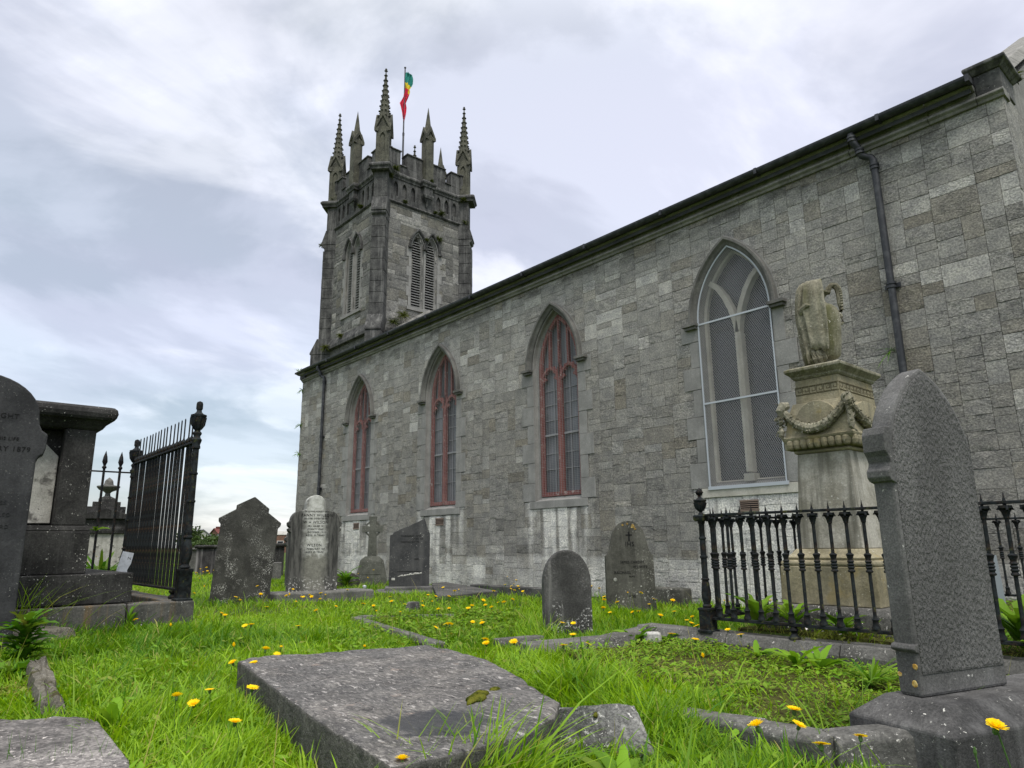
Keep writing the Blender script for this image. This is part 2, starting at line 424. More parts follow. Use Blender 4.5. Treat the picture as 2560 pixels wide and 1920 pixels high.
# ---- south wall with the four openings
def opening(U, Z, grow):
    r = np.zeros(len(U), bool)
    for wc in WIN:
        u = np.abs(U-wc); a = AO+grow
        low = (Z > SILL-.0-grow) & (Z <= SPR) & (u < a)
        arc = (Z > SPR) & ((u+CC)**2+(Z-SPR)**2 < (AO+CC+grow)**2)
        r |= low | arc
    return r
QUO = []
rq = np.random.default_rng(5)
for wc in WIN:
    for s_ in (-1, 1):
        z = SILL; k = rq.integers(0, 2)
        while z < SPR-.05:
            z1 = min(z+rq.uniform(.36, .46), SPR)
            if SPR-z1 < .2: z1 = SPR
            QUO.append((wc, s_, z, z1, .36 if k % 2 else .20)); z = z1; k += 1
def pushf(U, V):
    X = U+XW; Z = V+ZB; r = opening(X, Z, .10)
    for wc, s_, z0, z1, wd in QUO:
        q = (X-wc)*s_; r |= (q > AO-.02) & (q < AO+wd-.03) & (Z > z0+.02) & (Z < z1-.02)
    for wc in WIN: r |= (np.abs(X-wc) < .80) & (Z > SILL-.15) & (Z < SILL+.02)
    return r
def stainf(U, V, T, ti):
    X = U+XW; Z = V+ZB
    n = fbm(np.stack((X*2.2, Z*1.2, 0*X), 1), 20, 4)
    st = fbm(np.stack((X*9, Z*.8, 0*X), 1), 21, 3)
    add = np.zeros(len(X))
    for wc, k in zip(WIN, (1.5, 1.3, 1.8, 3.0)):
        add += k*np.clip((st-.36)*3.2, 0, 1.0)*np.clip(1-np.abs(X-wc)/(.82 if k < 1 else .95), 0, 1)**.4*(Z < SILL)*np.clip((Z+.1)/1.5, .3, 1)
    add += .9*np.clip((.80-np.abs(X-WIN[3]))/.05, 0, 1)*(Z < SILL)*np.clip(n*2.2-.35+.25*(Z < .75), .25, 1)
    add += .62*np.clip((.62-Z)/.06, 0, 1)*np.clip(n*1.8-.3, 0, 1)                 # pale base course
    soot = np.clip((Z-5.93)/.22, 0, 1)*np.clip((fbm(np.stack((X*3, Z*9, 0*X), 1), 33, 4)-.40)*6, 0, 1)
    up = .08*np.clip((Z-4.0)/1.2, 0, 1)
    T = np.clip(T+add+up-.04*np.clip((3.6-Z)/1.5, 0, 1), 0, 1.25)
    ti = np.clip(ti+.22*np.clip(n*2-.8, 0, 1)*(Z < 4.3)*(Z > .6)-.0, 0, 1)
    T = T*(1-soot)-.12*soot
    return T, ti*(1-.8*np.clip(add, 0, 1))
rw = np.random.default_rng(3)
Wd, Hd = XE-XW, 6.30-ZB
rects = layout(Wd, Hd, rw, (.092, .155), (.040, .057), (2, 4), (0, .06, .22, .28, .24, .13, .07))
big = [q for q in rects]
south = ashlar_mesh(big, (XW, D, ZB), (1, 0, 0), (0, -1, 0), rw, .045, .009, cull=lambda U, V: opening(U+XW, V+ZB, .055), push=pushf, stain=stainf,
                    light_p=lambda v: .16 if v > 4.3 else .035, tint_p=.14)
def stainE(U, V, T, ti): return T, ti
east = ashlar_mesh(layout(NAVE_D, Hd, rw), (XE, D, ZB), (0, 1, 0), (1, 0, 0), rw, .09, .017)
def plain(o, ud, nd, W_, H_, res=.25): return ashlar_mesh(layout(W_, H_, rw, (.2, .3), (.18, .25)), o, ud, nd, rw, res, .012)
north = plain((XE, D+NAVE_D, ZB), (-1, 0, 0), (0, 1, 0), Wd, Hd)
west = plain((XW, D+NAVE_D, ZB), (0, -1, 0), (-1, 0, 0), NAVE_D, Hd)
ashlar('wall', M['wall'], church, [south, east, north, west])
# gables above the eaves, roof, coping
YC = D+NAVE_D/2; ridge = 6.45+.59*(NAVE_D/2+.2)
for x0, x1 in ((XE-.5, XE+.0), (XW-.0, XW+.5)):
    gb = MB(); gb.loft([[(x0, D, 6.28), (x0, D+NAVE_D, 6.28), (x0, YC, ridge+.28)], [(x1, D, 6.28), (x1, D+NAVE_D, 6.28), (x1, YC, ridge+.28)]]); gb.build('gable', M['corn'], church, bevel=.01)
for x0, x1, zo in ((XE-.56, XE+.07, .0), (XW-.06, XW+.55, -.12)):
    for s_ in (-1, 1):
        cp = MB(); y0 = YC+s_*(NAVE_D/2-.42); z0 = 6.90+zo; z1 = ridge+.46+zo
        n = 7
        for k in range(n):
            a, b = k/n, (k+1)/n-.004
            ya, yb = y0+(YC-y0)*a, y0+(YC-y0)*b; za, zb = z0+(z1-z0)*a, z0+(z1-z0)*b
            cp.loft([[(x0, ya, za-.16), (x1, ya, za-.16), (x1-.1, ya, za), (x0+.1, ya, za)], [(x0, yb, zb-.16), (x1, yb, zb-.16), (x1-.1, yb, zb), (x0+.1, yb, zb)]])
        cp.build('gable_coping', M['corn'], church, bevel=.012)
rf = MB()
for s_ in (-1, 1):
    rf.loft([[(XW+.3, YC+s_*(NAVE_D/2+.12), 6.42), (XW+.3, YC, ridge), (XW+.3, YC, ridge-.06), (XW+.3, YC+s_*(NAVE_D/2+.12), 6.36)],
             [(XE-.3, YC+s_*(NAVE_D/2+.12), 6.42), (XE-.3, YC, ridge), (XE-.3, YC, ridge-.06), (XE-.3, YC+s_*(NAVE_D/2+.12), 6.36)]])
rf.build('roof', M['slate'], church)
# cornice in jointed lengths
cm = MB(); x = XW+.0; rc = np.random.default_rng(8)
def mould(mb, x0, x1, prof, y):
    mb.loft([[(x0, y-p, z) for p, z in prof], [(x1, y-p, z) for p, z in prof]])
P1 = [(-.2, 6.20), (.035, 6.20), (.05, 6.235), (.085, 6.26), (.085, 6.285), (.045, 6.31), (-.2, 6.31)]
P2 = [(-.2, 6.312), (.022, 6.312), (.022, 6.395), (-.2, 6.395)]
P3 = [(-.2, 6.397), (.07, 6.397), (.125, 6.435), (.15, 6.44), (.15, 6.468), (-.2, 6.468)]
while x < XE-.28:
    x1 = min(x+rc.uniform(.85, 1.25), XE-.265); j = rc.uniform(-.004, .004)
    if XE-.265-x1 < .3: x1 = XE-.265
    mould(cm, x+.003, x1-.003, P1, D+j); mould(cm, x+.003, x1-.003, P2, D+j*.5); mould(cm, x+.003, x1-.003, P3, D-j); x = x1
mould(cm, XE-.262, XE+.03, P1, D)
# north eaves
cm.box(XW, XE, D+NAVE_D, D+NAVE_D+.12, 6.2, 6.46)
cm.build('cornice', M['corn'], church, bevel=.006)
kn = MB()                                         # kneeler blocks at the wall ends
kn.box(XE-.26, XE+.02, D-.03, D+.55, 6.312, 6.60)
kn.stack(XE-.12, D+.26, [(.15, .31, 6.60), (.18, .34, 6.63), (.20, .36, 6.65), (.235, .39, 6.67), (.235, .39, 6.71), (.20, .35, 6.735), (.1, .2, 6.80)])
kn.build('kneeler', M['dark'], church, bevel=.01); kn = MB()
kn.box(XW-.06, XW+.30, D-.09, D+.6, 6.30, 6.44)
kn.stack(XW+.12, D+.25, [(.24, .38, 6.44), (.30, .44, 6.49), (.33, .47, 6.50), (.33, .47, 6.55), (.16, .30, 6.63)])
kn.build('kneeler', M['dark'], church, bevel=.01)
# gutter, half round with brackets
gt = MB(); n = 8
ring = lambda x, dz: [(x, D-.215+.072*cos(pi+pi*k/n)*1.0, 6.53+dz+.085*sin(pi+pi*k/n)) for k in range(n+1)]+[(x, D-.215+.055*cos(2*pi-pi*k/n), 6.525+dz+.06*sin(2*pi-pi*k/n)) for k in range(n+1)]
xs = np.arange(XW+.42, XE-.5, 1.83); xs = list(xs)+[XE-.275]
for a, b in zip(xs[:-1], xs[1:]):
    dz = rc.uniform(-.006, .006); gt.loft([ring(a, dz), ring(b, dz)])
    gt.box(b-.022, b+.022, D-.292, D-.138, 6.440, 6.535)
gt.box(XW+.42, XE-.275, D-.150, D-.128, 6.469, 6.575)
gt.build('gutter', M['pipe'], church)
def downpipe(x, zbot):
    p = MB(); r = .048; yw = D-.075; q = x-.20
    path = [(q, D-.215, 6.44), (q, D-.215, 6.34), (q+.02, D-.20, 6.29), (q+.05, D-.16, 6.23), (q+.06, D-.14, 6.16), (q+.07, D-.125, 6.11), (q+.12, D-.10, 6.075), (x-.03, D-.08, 6.05), (x, yw, 5.99), (x, yw, 5.85), (x, yw, zbot)]
    p.tube(path, r, 12)
    for z in (6.36, 6.17, 5.90, 4.15, 2.55, .95):
        y = D-.215 if z > 6.3 else (D-.143 if z > 6 else yw); xx = q if z > 6.3 else (q+.06 if z > 6 else x)
        p.lathe(xx, y, [(r+.001, z-.045), (r+.014, z-.04), (r+.014, z-.012), (r+.003, z-.008), (r+.003, z+.008), (r+.014, z+.012), (r+.014, z+.04), (r+.001, z+.045)], 12)
        if z < 5: p.box(x-.10, x+.10, D-.03, D-.012, z-.03, z+.03)
    return p.build('downpipe', M['pipe'], church, smooth=True)
downpipe(-3.264, .0); downpipe(-20.035, .0)

# ---- windows
def radial_band(mb, cx, a0, a1, spr, c, y0, y1, n=16, gap=.0):     # stones of an arch between two concentric arcs
    for s_ in (-1, 1):
        R0, R1 = a0+c, a1+c; T0, T1 = math.acos(c/R0), math.acos(c/R1)
        for k in range(n):
            def P(R, T, q): t = T*q; return (cx+s_*(c-R*cos(t))*1.0, spr+R*sin(t))
            q0, q1 = k/n, (k+1)/n
            A, B, C_, D_ = P(R0, T0, q0), P(R1, T1, q0), P(R1, T1, q1), P(R0, T0, q1)
            mb.loft([[(p[0], y0, p[1]) for p in (A, B, C_, D_)], [(p[0], y1, p[1]) for p in (A, B, C_, D_)]])
def sweep_arch(mb, cx, a, c, spr, prof, yb, foot=.0, n=18):          # moulding profile (dr,dy) swept along a pointed arch
    pts = arch_pts(a, c, spr, n); m = len(pts); rings = []
    if foot: pts = [(pts[0][0], spr-foot)]+pts+[(pts[-1][0], spr-foot)]
    for i, (u, z) in enumerate(pts):
        if z <= spr: nx, nz = (-1 if u < 0 else 1), 0
        elif i == len(pts)//2: nx, nz = 0, 1.0/max(.4, sqrt(1-(c/(a+c))**2))
        else:
            cxx = c if u < 0 else -c; nx, nz = (u-cxx)/(a+c), (z-spr)/(a+c)
        rings.append([(cx+u+nx*dr, yb-dy, z+nz*dr) for dr, dy in prof])
    mb.loft(rings)
HOOD = [(0, -.02), (0, .03), (.02, .045), (.045, .06), (.075, .105), (.115, .105), (.125, .085), (.125, -.02)]
def wframe(mb, cx, y, a, c, spr, sill):
    """red timber tracery: frame, mullion, two cusped heads, upright bars above"""
    t, d = .075, .07
    O = outline(a, c, spr, sill); I = outline(a-t, c, spr, sill+.06)
    mb.loft([[(cx+u, y, z) for u, z in O], [(cx+u, y, z) for u, z in I], [(cx+u, y+d, z) for u, z in I], [(cx+u, y+d, z) for u, z in O]], cap=False)
    mb.box(cx-a+.01, cx+a-.01, y+.002, y+d-.002, sill, sill+.085)
    zs = spr-.35; ap = spr+.02+.0
    mb.box(cx-.05, cx+.05, y-.012, y+d+.004, sill+.03, zs+.02)
    for s_ in (-1, 1):
        hc = s_*(a-t+.042)/2; hw = (a-t-.042)/2+.02
        arc = arch_pts(hw, .10, zs, 9)
        pth = [(cx+hc+u, y+d/2, z) for u, z in arc]
        for p0, p1 in zip(pth[:-1], pth[1:]): mb.bar(p0, p1, .062, d*1.08, up=(0, 1, 0))
        top = max(z for u, z in arc)
        # ogee tip carried up as an upright bar
        R = a+c; zz_ = spr+sqrt(max(.01, R*R-(abs(hc)+c)**2))
        mb.bar((cx+hc, y+d/2, top-.03), (cx+hc*.92, y+d/2, zz_-.02), .05, d, up=(0, 1, 0))
        for q in (-1, 1):                                             # cusps
            u, z = hw*.80, zs+.13
            mb.loft([[(cx+hc+q*hw*.98, y+.01, zs+.02), (cx+hc+q*hw*.92, y+.01, zs+.24), (cx+hc+q*hw*.42, y+.01, zs+.10)],
                     [(cx+hc+q*hw*.98, y+d-.01, zs+.02), (cx+hc+q*hw*.92, y+d-.01, zs+.24), (cx+hc+q*hw*.42, y+d-.01, zs+.10)]])
            mb.loft([[(cx+hc+q*hw*.80, y+.012, zs+.20), (cx+hc+q*hw*.45, y+.012, zs+.36), (cx+hc+q*hw*.30, y+.012, zs+.22)],
                     [(cx+hc+q*hw*.80, y+d-.012, zs+.20), (cx+hc+q*hw*.45, y+d-.012, zs+.36), (cx+hc+q*hw*.30, y+d-.012, zs+.22)]])
    mb.bar((cx, y+d/2, zs+.02), (cx, y+d/2, spr+sqrt((a+c)**2-c*c)-.05), .05, d, up=(0, 1, 0))
    # webs where mullion divides
    mb.loft([[(cx-.09, y+.0, zs+.20), (cx, y+.0, zs-.10), (cx+.09, y+.0, zs+.20), (cx, y, zs+.42)], [(cx-.09, y+d, zs+.20), (cx, y+d, zs-.10), (cx+.09, y+d, zs+.20), (cx, y+d, zs+.42)]])
AI = .555; YI = D+.19
LEAD = (lambda m: m.done((.30, .30, .31)))(Mat('pale_glazing_bars', .8, .2))
for wi, wc in enumerate(WIN):
    last = wi == 3
    AI, YI = (.615, D+.14) if last else (.58, D+.14)
    sm = MB()
    O = outline(AO, CC, SPR, SILL); I = outline(AI, CC, SPR, SILL+.09)
    sm.loft([[(wc+u, D-.010, z) for u, z in O], [(wc+u*.985, D+.07, z) for u, z in O], [(wc+u, YI, z) for u, z in I], [(wc+u, YI+.15, z) for u, z in I]], cap=False)
    sm.loft([[(wc-AO, D-.01, SILL), (wc-AI, YI+.1, SILL+.09), (wc-AI, YI+.1, SILL-.1), (wc-AO, D-.01, SILL-.1)], [(wc+AO, D-.01, SILL), (wc+AI, YI+.1, SILL+.09), (wc+AI, YI+.1, SILL-.1), (wc+AO, D-.01, SILL-.1)]])
    for (w2, s_, z0, z1, wd) in QUO:
        if w2 != wc: continue
        xa, xb = sorted((wc+s_*(AO-.004), wc+s_*(AO+wd)))
        sm.box(xa, xb, D-.012-.003*(wd > .3), D+.08, z0+.003, z1-.003)
    radial_band(sm, wc, AO-.004, AO+.16, SPR, CC, D-.0115, D+.08, 6)
    win = sm.build('window', M['dress'], church, bevel=.004)
    if last: win['label'] = 'window with pale stone mullion and wire guard'
    hm = MB(); sweep_arch(hm, wc, AO+.015, CC, SPR, HOOD, D-.01)
    for s_ in (-1, 1):
        xa, xb = sorted((wc+s_*(AO-.0), wc+s_*(AO+.27)))
        hm.box(xa, xb, D-.125, D+.02, SPR-.055, SPR-.002); xa, xb = sorted((wc+s_*(AO+.02), wc+s_*(AO+.24))); hm.box(xa, xb, D-.09, D+.02, SPR-.10, SPR-.056)
    hm.build('hood_mould', M['hood'], win, bevel=.004)
    si = MB(); si.box(wc-.80, wc+.80, D-.022, D+.1, SILL-.148, SILL-.003); si.build('sill', M['mull'] if last else M['dress'], win, bevel=.005)
    g = MB(); pts = [(wc+u*1.02, YI+.075, z) for u, z in outline(AI, CC, SPR, SILL+.05)]; g.loft([pts, [(p[0], p[1]+.02, p[2]) for p in pts]]); g.build('window_pane', M['glass'] if last else M['leaded'], win)
    if not last:
        f = MB(); wframe(f, wc, YI-.03, AI-.004, CC, SPR, SILL+.088); f.build('window_frame', M['red'], win, bevel=.004)
        bars = MB()
        for z in (2.30, 2.62, 2.98, 3.30, 3.62, 3.92):
            for s_ in (-1, 1):
                xa, xb = sorted((wc+s_*.042, wc+s_*(AI-.06))); bars.box(xa, xb, YI+.055, YI+.073, z-.006, z+.006)
        for s_ in (-1, 1): bars.box(wc+s_*.225-.006, wc+s_*.225+.006, YI+.054, YI+.074, SILL+.17, 4.25)
        for s_ in (-1, 1):
            xa, xb = sorted((wc+s_*.043, wc+s_*(AI-.058))); bars.box(xa, xb, YI+.03, YI+.07, 2.975, 3.015)
        bars.build('glazing_bar', LEAD, win)
        wr = MB(); z = SILL+.10; R = AI+.03+CC
        while z < 5.4:
            hw = AI+.02 if z <= SPR else sqrt(max(.0004, R*R-(z-SPR)**2))-CC
            if hw > .02: wr.bar((wc-hw, YI-.06, z), (wc+hw, YI-.06, z), .0022, .002)
            z += .034
        u = -AI
        while u < AI: wr.bar((wc+u, YI-.062, SILL+.1), (wc+u, YI-.062, SPR+sqrt(max(0, (AI+CC)**2-(abs(u)+CC)**2))), .0022, .0022); u += .075
        wr.build('wire_guard', M['wire'], win)
    else:
        f = MB(); y = YI-.05; d = .14; zb, zsp = SILL+.09, 4.25
        mw = [(-.055, 0), (-.02, -.06), (.02, -.06), (.055, 0), (.055, d), (-.055, d)]
        f.loft([[(wc+u, y+q, z) for u, q in mw] for z in (zb+.12, 4.10)])
        f.box(wc-.09, wc+.09, y-.03, y+d, zb-.02, zb+.10)
        for s_ in (-1, 1):                       # the Y: each branch bows over to the jamb
            pts = [(0, 4.10), (.03, 4.30), (.10, 4.55), (.20, 4.78), (.32, 4.96), (.43, 5.05)]
            for p0, p1 in zip(pts[:-1], pts[1:]): f.bar((wc+s_*p0[0], y+d/2-.02, p0[1]), (wc+s_*p1[0]*1.01, y+d/2-.02, p1[1]+.012), .085, d, up=(0, 1, 0))
            O2 = outline(AI, CC, SPR, zb); I2 = outline(AI-.035, CC, SPR, zb+.02)
        f.loft([[(wc+u, y+.03, z) for u, z in O2], [(wc+u, y+.05, z) for u, z in I2], [(wc+u, y+d, z) for u, z in I2]], cap=False)
        f.build('window_frame', M['mull'], win, bevel=.006)
        f = MB(); O3 = outline(AO+.012, CC, SPR, SILL-.015); I3 = outline(AO-.012, CC, SPR, SILL+.02)
        f.loft([[(wc+u, D-.032, z) for u, z in O3], [(wc+u, D-.032, z) for u, z in I3], [(wc+u, D-.012, z) for u, z in I3], [(wc+u, D-.012, z) for u, z in O3]], cap=False)
        for z in (3.02, 4.36): f.box(wc-AO, wc+AO, D-.034, D-.016, z-.014, z+.014)
        f.box(wc-AO-.03, wc+AO+.03, D-.037, D-.011, SILL-.03, SILL+.022)
        f.build('guard_frame', M['galv'], win)
        wr = MB(); p = .033; R = AO+CC; ymesh = D-.022
        zt = SPR+sqrt(R*R-CC*CC)
        def lim(u, z):
            return z > SILL and (abs(u) < AO if z <= SPR else (abs(u)+CC)**2+(z-SPR)**2 < R*R)
        for s_ in (-1, 1):
            b = SILL-1.6
            while b < zt+1.6:
                seg = [(u, b+s_*u*1.7) for u in np.linspace(-AO, AO, 90)]
                ins = [q for q in seg if lim(*q)]
                if len(ins) > 3:
                    a_, c_ = ins[0], ins[-1]; wr.bar((wc+a_[0], ymesh+.002*s_, a_[1]), (wc+c_[0], ymesh+.002*s_, c_[1]), .0027, .0027)
                b += p*1.55
        wr.build('wire_guard', M['wire'], win)
    vt = MB(); vz = 1.37
    vt.box(wc-.155, wc+.155, D-.016, D+.05, vz+.06, vz+.085); vt.box(wc-.155, wc+.155, D-.016, D+.05, vz-.085, vz-.06)
    for k in range(4): vt.loft([[(wc-.155, D-.016, vz-.055+k*.03), (wc+.155, D-.016, vz-.055+k*.03), (wc+.155, D+.03, vz-.035+k*.03), (wc-.155, D+.03, vz-.035+k*.03)], [(wc-.155, D-.016, vz-.045+k*.03), (wc+.155, D-.016, vz-.045+k*.03), (wc+.155, D+.03, vz-.025+k*.03), (wc-.155, D+.03, vz-.025+k*.03)]])
    vt.mi = 1; vt.box(wc-.15, wc+.15, D-.009, D-.006, vz-.06, vz+.06)
    if wi != 2: vt.build('air_vent', [M['vent'], M['void']], church)
# interior darkness behind the glazing
ib = MB(); ib.box(XW+.7, XE-.7, D+.62, D+NAVE_D-.5, -.2, 6.2); ib.build('interior', M['void'], church)

# ================================================================== TOWER
TX, TY, TH = -23.83, 14.40, 2.05
tx0, tx1, ty0, ty1 = TX-TH, TX+TH, TY-TH, TY+TH
ZS, ZC0, ZC1 = 13.95, 14.98, 15.24                 # string course, cornice foot and top
LA, LC, LSP, LSILL = .205, .60, 12.28, 9.82        # belfry lights
def lights(U, Z, grow, mid):
    r = np.zeros(len(U), bool)
    for o in (-.325, .325):
        u = np.abs(U-mid-o)
        r |= ((Z > LSILL-grow*.3) & (Z <= LSP) & (u < LA+grow)) | ((Z > LSP) & ((u+LC)**2+(Z-LSP)**2 < (LA+LC+grow)**2))
    return r
rt = np.random.default_rng(21); parts = []
def tw_face(o, ud, nd, hole, res):
    hz_ = ZS-(-.3)
    return ashlar_mesh(layout(2*TH, hz_, rt, (.13, .22), (.12, .17), (2, 5)), o, ud, nd, rt, res, .02,
                       cull=(lambda U, V: lights(U, V-.3, .05, TH)) if hole else None, push=(lambda U, V: lights(U, V-.3, .14, TH)) if hole else None, rough_p=.35, light_p=lambda v: .22 if v > 9 else .1, tint_p=.16, groove=.008, edge=.010)
parts = [tw_face((tx1, ty0, -.3), (0, 1, 0), (1, 0, 0), True, .10), tw_face((tx0, ty0, -.3), (1, 0, 0), (0, -1, 0), True, .10),
         tw_face((tx0, ty1, -.3), (0, -1, 0), (-1, 0, 0), True, .2), tw_face((tx1, ty1, -.3), (-1, 0, 0), (0, 1, 0), True, .2)]
tower = ashlar('tower', M['tower'], church, parts)
SIDES = [(0, 'S'), (1, 'E'), (2, 'N'), (3, 'W')]
def tf(mb, k):                                      # rotate a local mesh (face at y=-TH) into side k
    a = k*pi/2; mb.v = [(TX+x*cos(a)-y*sin(a), TY+x*sin(a)+y*cos(a), z) for x, y, z in mb.v]; return mb
def merge(dst, src):
    o = len(dst.v); dst.v += src.v; dst.f += [[o+i for i in f] for f in src.f]; dst.m += src.m
for k, nm in SIDES:
    sm = MB()
    for o in (-.325, .325):
        O = outline(LA+.085, LC, LSP, LSILL-.02); I = outline(LA-.01, LC, LSP, LSILL+.05)
        sm.loft([[(o+u, -TH-.012, z) for u, z in O], [(o+u, -TH+.03, z) for u, z in O], [(o+u*.98, -TH+.14, z) for u, z in outline(LA, LC, LSP, LSILL+.02)], [(o+u, -TH+.42, z) for u, z in I]], cap=False)
        radial_band(sm, o, LA+.085, LA+.15, LSP, LC, -TH-.013, -TH+.05, 6)
    for s_ in (-1, 1):
        z = LSILL; j = 0
        while z < LSP-.05:
            z1 = min(z+.41, LSP); wd = .22 if j % 2 else .12; xa, xb = sorted((s_*(.325+LA+.083), s_*(.325+LA+.083+wd))); sm.box(xa, xb, -TH-.014, -TH+.06, z+.003, z1-.003); z = z1; j += 1
    sm.box(-.037, .037, -TH-.0135, -TH+.05, LSILL, LSP)
    sm.box(-.80, .80, -TH-.06, -TH+.3, LSILL-.14, LSILL-.01)
    tf(sm, k); bw = sm.build('belfry_window', M['dress'], church, bevel=.004)
    hm = MB()
    for o in (-.325, .325): sweep_arch(hm, o, LA+.125, LC, LSP+.02, [(0, -.02), (0, .05), (.03, .09), (.075, .10), (.09, .07), (.09, -.02)], -TH-.01, 0, 10)
    for s_ in (-1, 1): xa, xb = sorted((s_*(.325+LA+.10), s_*(.325+LA+.26))); hm.box(xa, xb, -TH-.11, -TH+.02, LSP-.05, LSP+.02)
    tf(hm, k); hm.build('hood_mould', M['dark'], bw, bevel=.004)
    for o in (-.325, .325):
        lv = MB(); z = LSILL+.06
        while z < 12.62:
            hw = LA if z < LSP else max(.03, sqrt((LA+LC)**2-(z+.06-LSP)**2)-LC if (LA+LC)**2 > (z+.06-LSP)**2 else .03)
            lv.loft([[(o-hw, -TH+.10, z), (o+hw, -TH+.10, z), (o+hw, -TH+.24, z+.075), (o-hw, -TH+.24, z+.075)], [(o-hw, -TH+.10, z+.036), (o+hw, -TH+.10, z+.036), (o+hw, -TH+.24, z+.108), (o-hw, -TH+.24, z+.108)]])
            z += .108
        tf(lv, k); lv.build('louvre', M['louv'], bw)
ib = MB(); ib.box(tx0+.45, tx1-.45, ty0+.45, ty1-.45, 6, 15.2); ib.build('tower_interior', M['void'], church)

def ringbox(mb, prof):                              # square ring mouldings round the tower, profile (out, z)
    mb.loft([[(TX+sx*(TH+p), TY+sy*(TH+p), z) for sx, sy in ((-1, -1), (1, -1), (1, 1), (-1, 1))] for p, z in prof], cap=False)
fm = MB()
ringbox(fm, [(-.1, ZS-.06), (.03, ZS-.05), (.085, ZS-.005), (.085, ZS+.03), (.02, ZS+.09), (-.1, ZS+.09)])
fm.build('string_course', M['dark'], church, bevel=.006)
fm = MB(); ringbox(fm, [(-.1, 8.55), (.16, 8.6), (.16, 8.72), (.0, 9.08), (-.1, 9.1)]); fm.build('base_offset', M['dark'], church)
# frieze with blind lancets
def lancet_cell(mb, u0, u1, z0, z1, uc, a, c, spr, sill, y, dep):
    pts = outline(a, c, spr, sill, 6); n = len(pts); mz = (sill+spr)/2; out = []
    for (u, z) in pts:
        du, dz = u, z-mz
        t = min((u1-uc)/du if du > 1e-6 else ((u0-uc)/du if du < -1e-6 else 1e9), (z1-mz)/dz if dz > 1e-6 else ((z0-mz)/dz if dz < -1e-6 else 1e9))
        out.append((uc+du*t, mz+dz*t))
    # put true corners in the outer loop
    inn = [(uc+u, z) for u, z in pts]
    best = {}
    for cx_, cz_ in ((u0, z0), (u0, z1), (u1, z1), (u1, z0)):
        i = min(range(n), key=lambda q: (out[q][0]-cx_)**2+(out[q][1]-cz_)**2); out[i] = (cx_, cz_)
    mb.loft([[(u, y, z) for u, z in out], [(u, y, z) for u, z in inn], [(u, y+dep, z) for u, z in inn]], cap=False)
    o = len(mb.v)-n; mb.f.append([o+i for i in range(n)]); mb.m.append(mb.mi)
fr = MB()
for k, nm in SIDES:
    q = MB(); us = [-1.42, -1.02, -.62, .62, 1.02, 1.42]; y = -TH-.02
    edges = [-1.62, -1.22, -.82, -.42]
    for i in range(3):
        for s_ in (-1, 1):
            a, b = sorted((s_*edges[i], s_*edges[i+1])); lancet_cell(q, a, b, ZS+.09, ZC0, s_*us[i], .10, .2, 14.64, 14.24, y, .09)
    q.add([(-.42, y, ZS+.09), (.42, y, ZS+.09), (.42, y, ZC0), (-.42, y, ZC0)], [(0, 1, 2, 3)])
    for s_ in (-1, 1):
        a, b = sorted((s_*1.62, s_*(TH+.02))); q.add([(a, y, ZS+.09), (b, y, ZS+.09), (b, y, ZC0), (a, y, ZC0)], [(0, 1, 2, 3)])
    tf(q, k); merge(fr, q)
fr.build('frieze', M['dark'], church)
for k, nm in SIDES:
    q = MB(); q.stack(0, -TH-.10, [(.20, .11, 14.66), (.20, .11, 14.99)]); q.stack(0, -TH-.10, [(.20, .12, 14.50), (.24, .15, 14.60), (.24, .15, 14.655)])
    q.stack(0, -TH-.06, [(.02, .03, 14.22), (.05, .05, 14.30), (.17, .12, 14.46), (.17, .12, 14.498)]); q.lathe(0, -TH-.06, [(.0, 14.14), (.035, 14.18), (.02, 14.23)], 8)
    tf(q, k); q.build('bracket', M['dark'], church, bevel=.008)
cn = MB()
CP = [(-.3, ZC0-.005), (.05, ZC0-.005), (.06, ZC0+.06), (.08, ZC0+.09), (.115, ZC0+.13), (.12, ZC0+.16), (.12, ZC0+.20), (.06, ZC1+.02), (-.3, ZC1+.02)]
ringbox(cn, CP)
for k, nm in SIDES:
    q = MB(); q.stack(0, -TH-.10, [(.26+p*.6, .10+p, z) for p, z in CP[1:-1]]); tf(q, k); merge(cn, q)
for i in range(4):
    a = pi/4+i*pi/2; cx, cy = TX+(TH+.02)*sqrt(2)*cos(a), TY+(TH+.02)*sqrt(2)*sin(a)
    cn.stack(cx, cy, [(.275+p, .31+p, z+.012) for p, z in CP[1:-1]], a)
cn.build('tower_cornice', M['dark'], church, bevel=.006)
# parapet: merlons with copings
pm = MB(); T = .34
for k, nm in SIDES:
    q = MB(); y0, y1 = -TH-.015, -TH+T; zb = ZC1+.01
    q.box(-TH+.0, TH, y0, y1, zb, 15.60)
    for s_ in (-1, 1):
        for a, b, zt in ((.20, .93, 16.20), (1.24, 2.12, 16.20)):
            a, b = sorted((s_*a, s_*b)); q.box(a, b, y0-.001, y1+.001, 15.601, zt)
            q.loft([[(a-.03, y0-.05, zt+.001), (b+.03, y0-.05, zt+.001), (b+.03, y1+.05, zt+.001), (a-.03, y1+.05, zt+.001)], [(a-.03, y0-.05, zt+.05), (b+.03, y0-.05, zt+.05), (b+.03, y1+.05, zt+.05), (a-.03, y1+.05, zt+.05)], [(a+.03, y0+.1, zt+.10), (b-.03, y0+.1, zt+.10), (b-.03, y1-.1, zt+.10), (a+.03, y1-.1, zt+.10)]])
        a, b = sorted((s_*.925, s_*1.245)); q.loft([[(a, y0-.05, 15.602), (b, y0-.05, 15.602), (b, y1+.05, 15.602), (a, y1+.05, 15.602)], [(a, y0-.05, 15.64), (b, y0-.05, 15.64), (b, y1+.05, 15.64), (a, y1+.05, 15.64)], [(a, y0+.1, 15.69), (b, y0+.1, 15.69), (b, y1-.1, 15.69), (a, y1-.1, 15.69)]])
    tf(q, k); merge(pm, q)
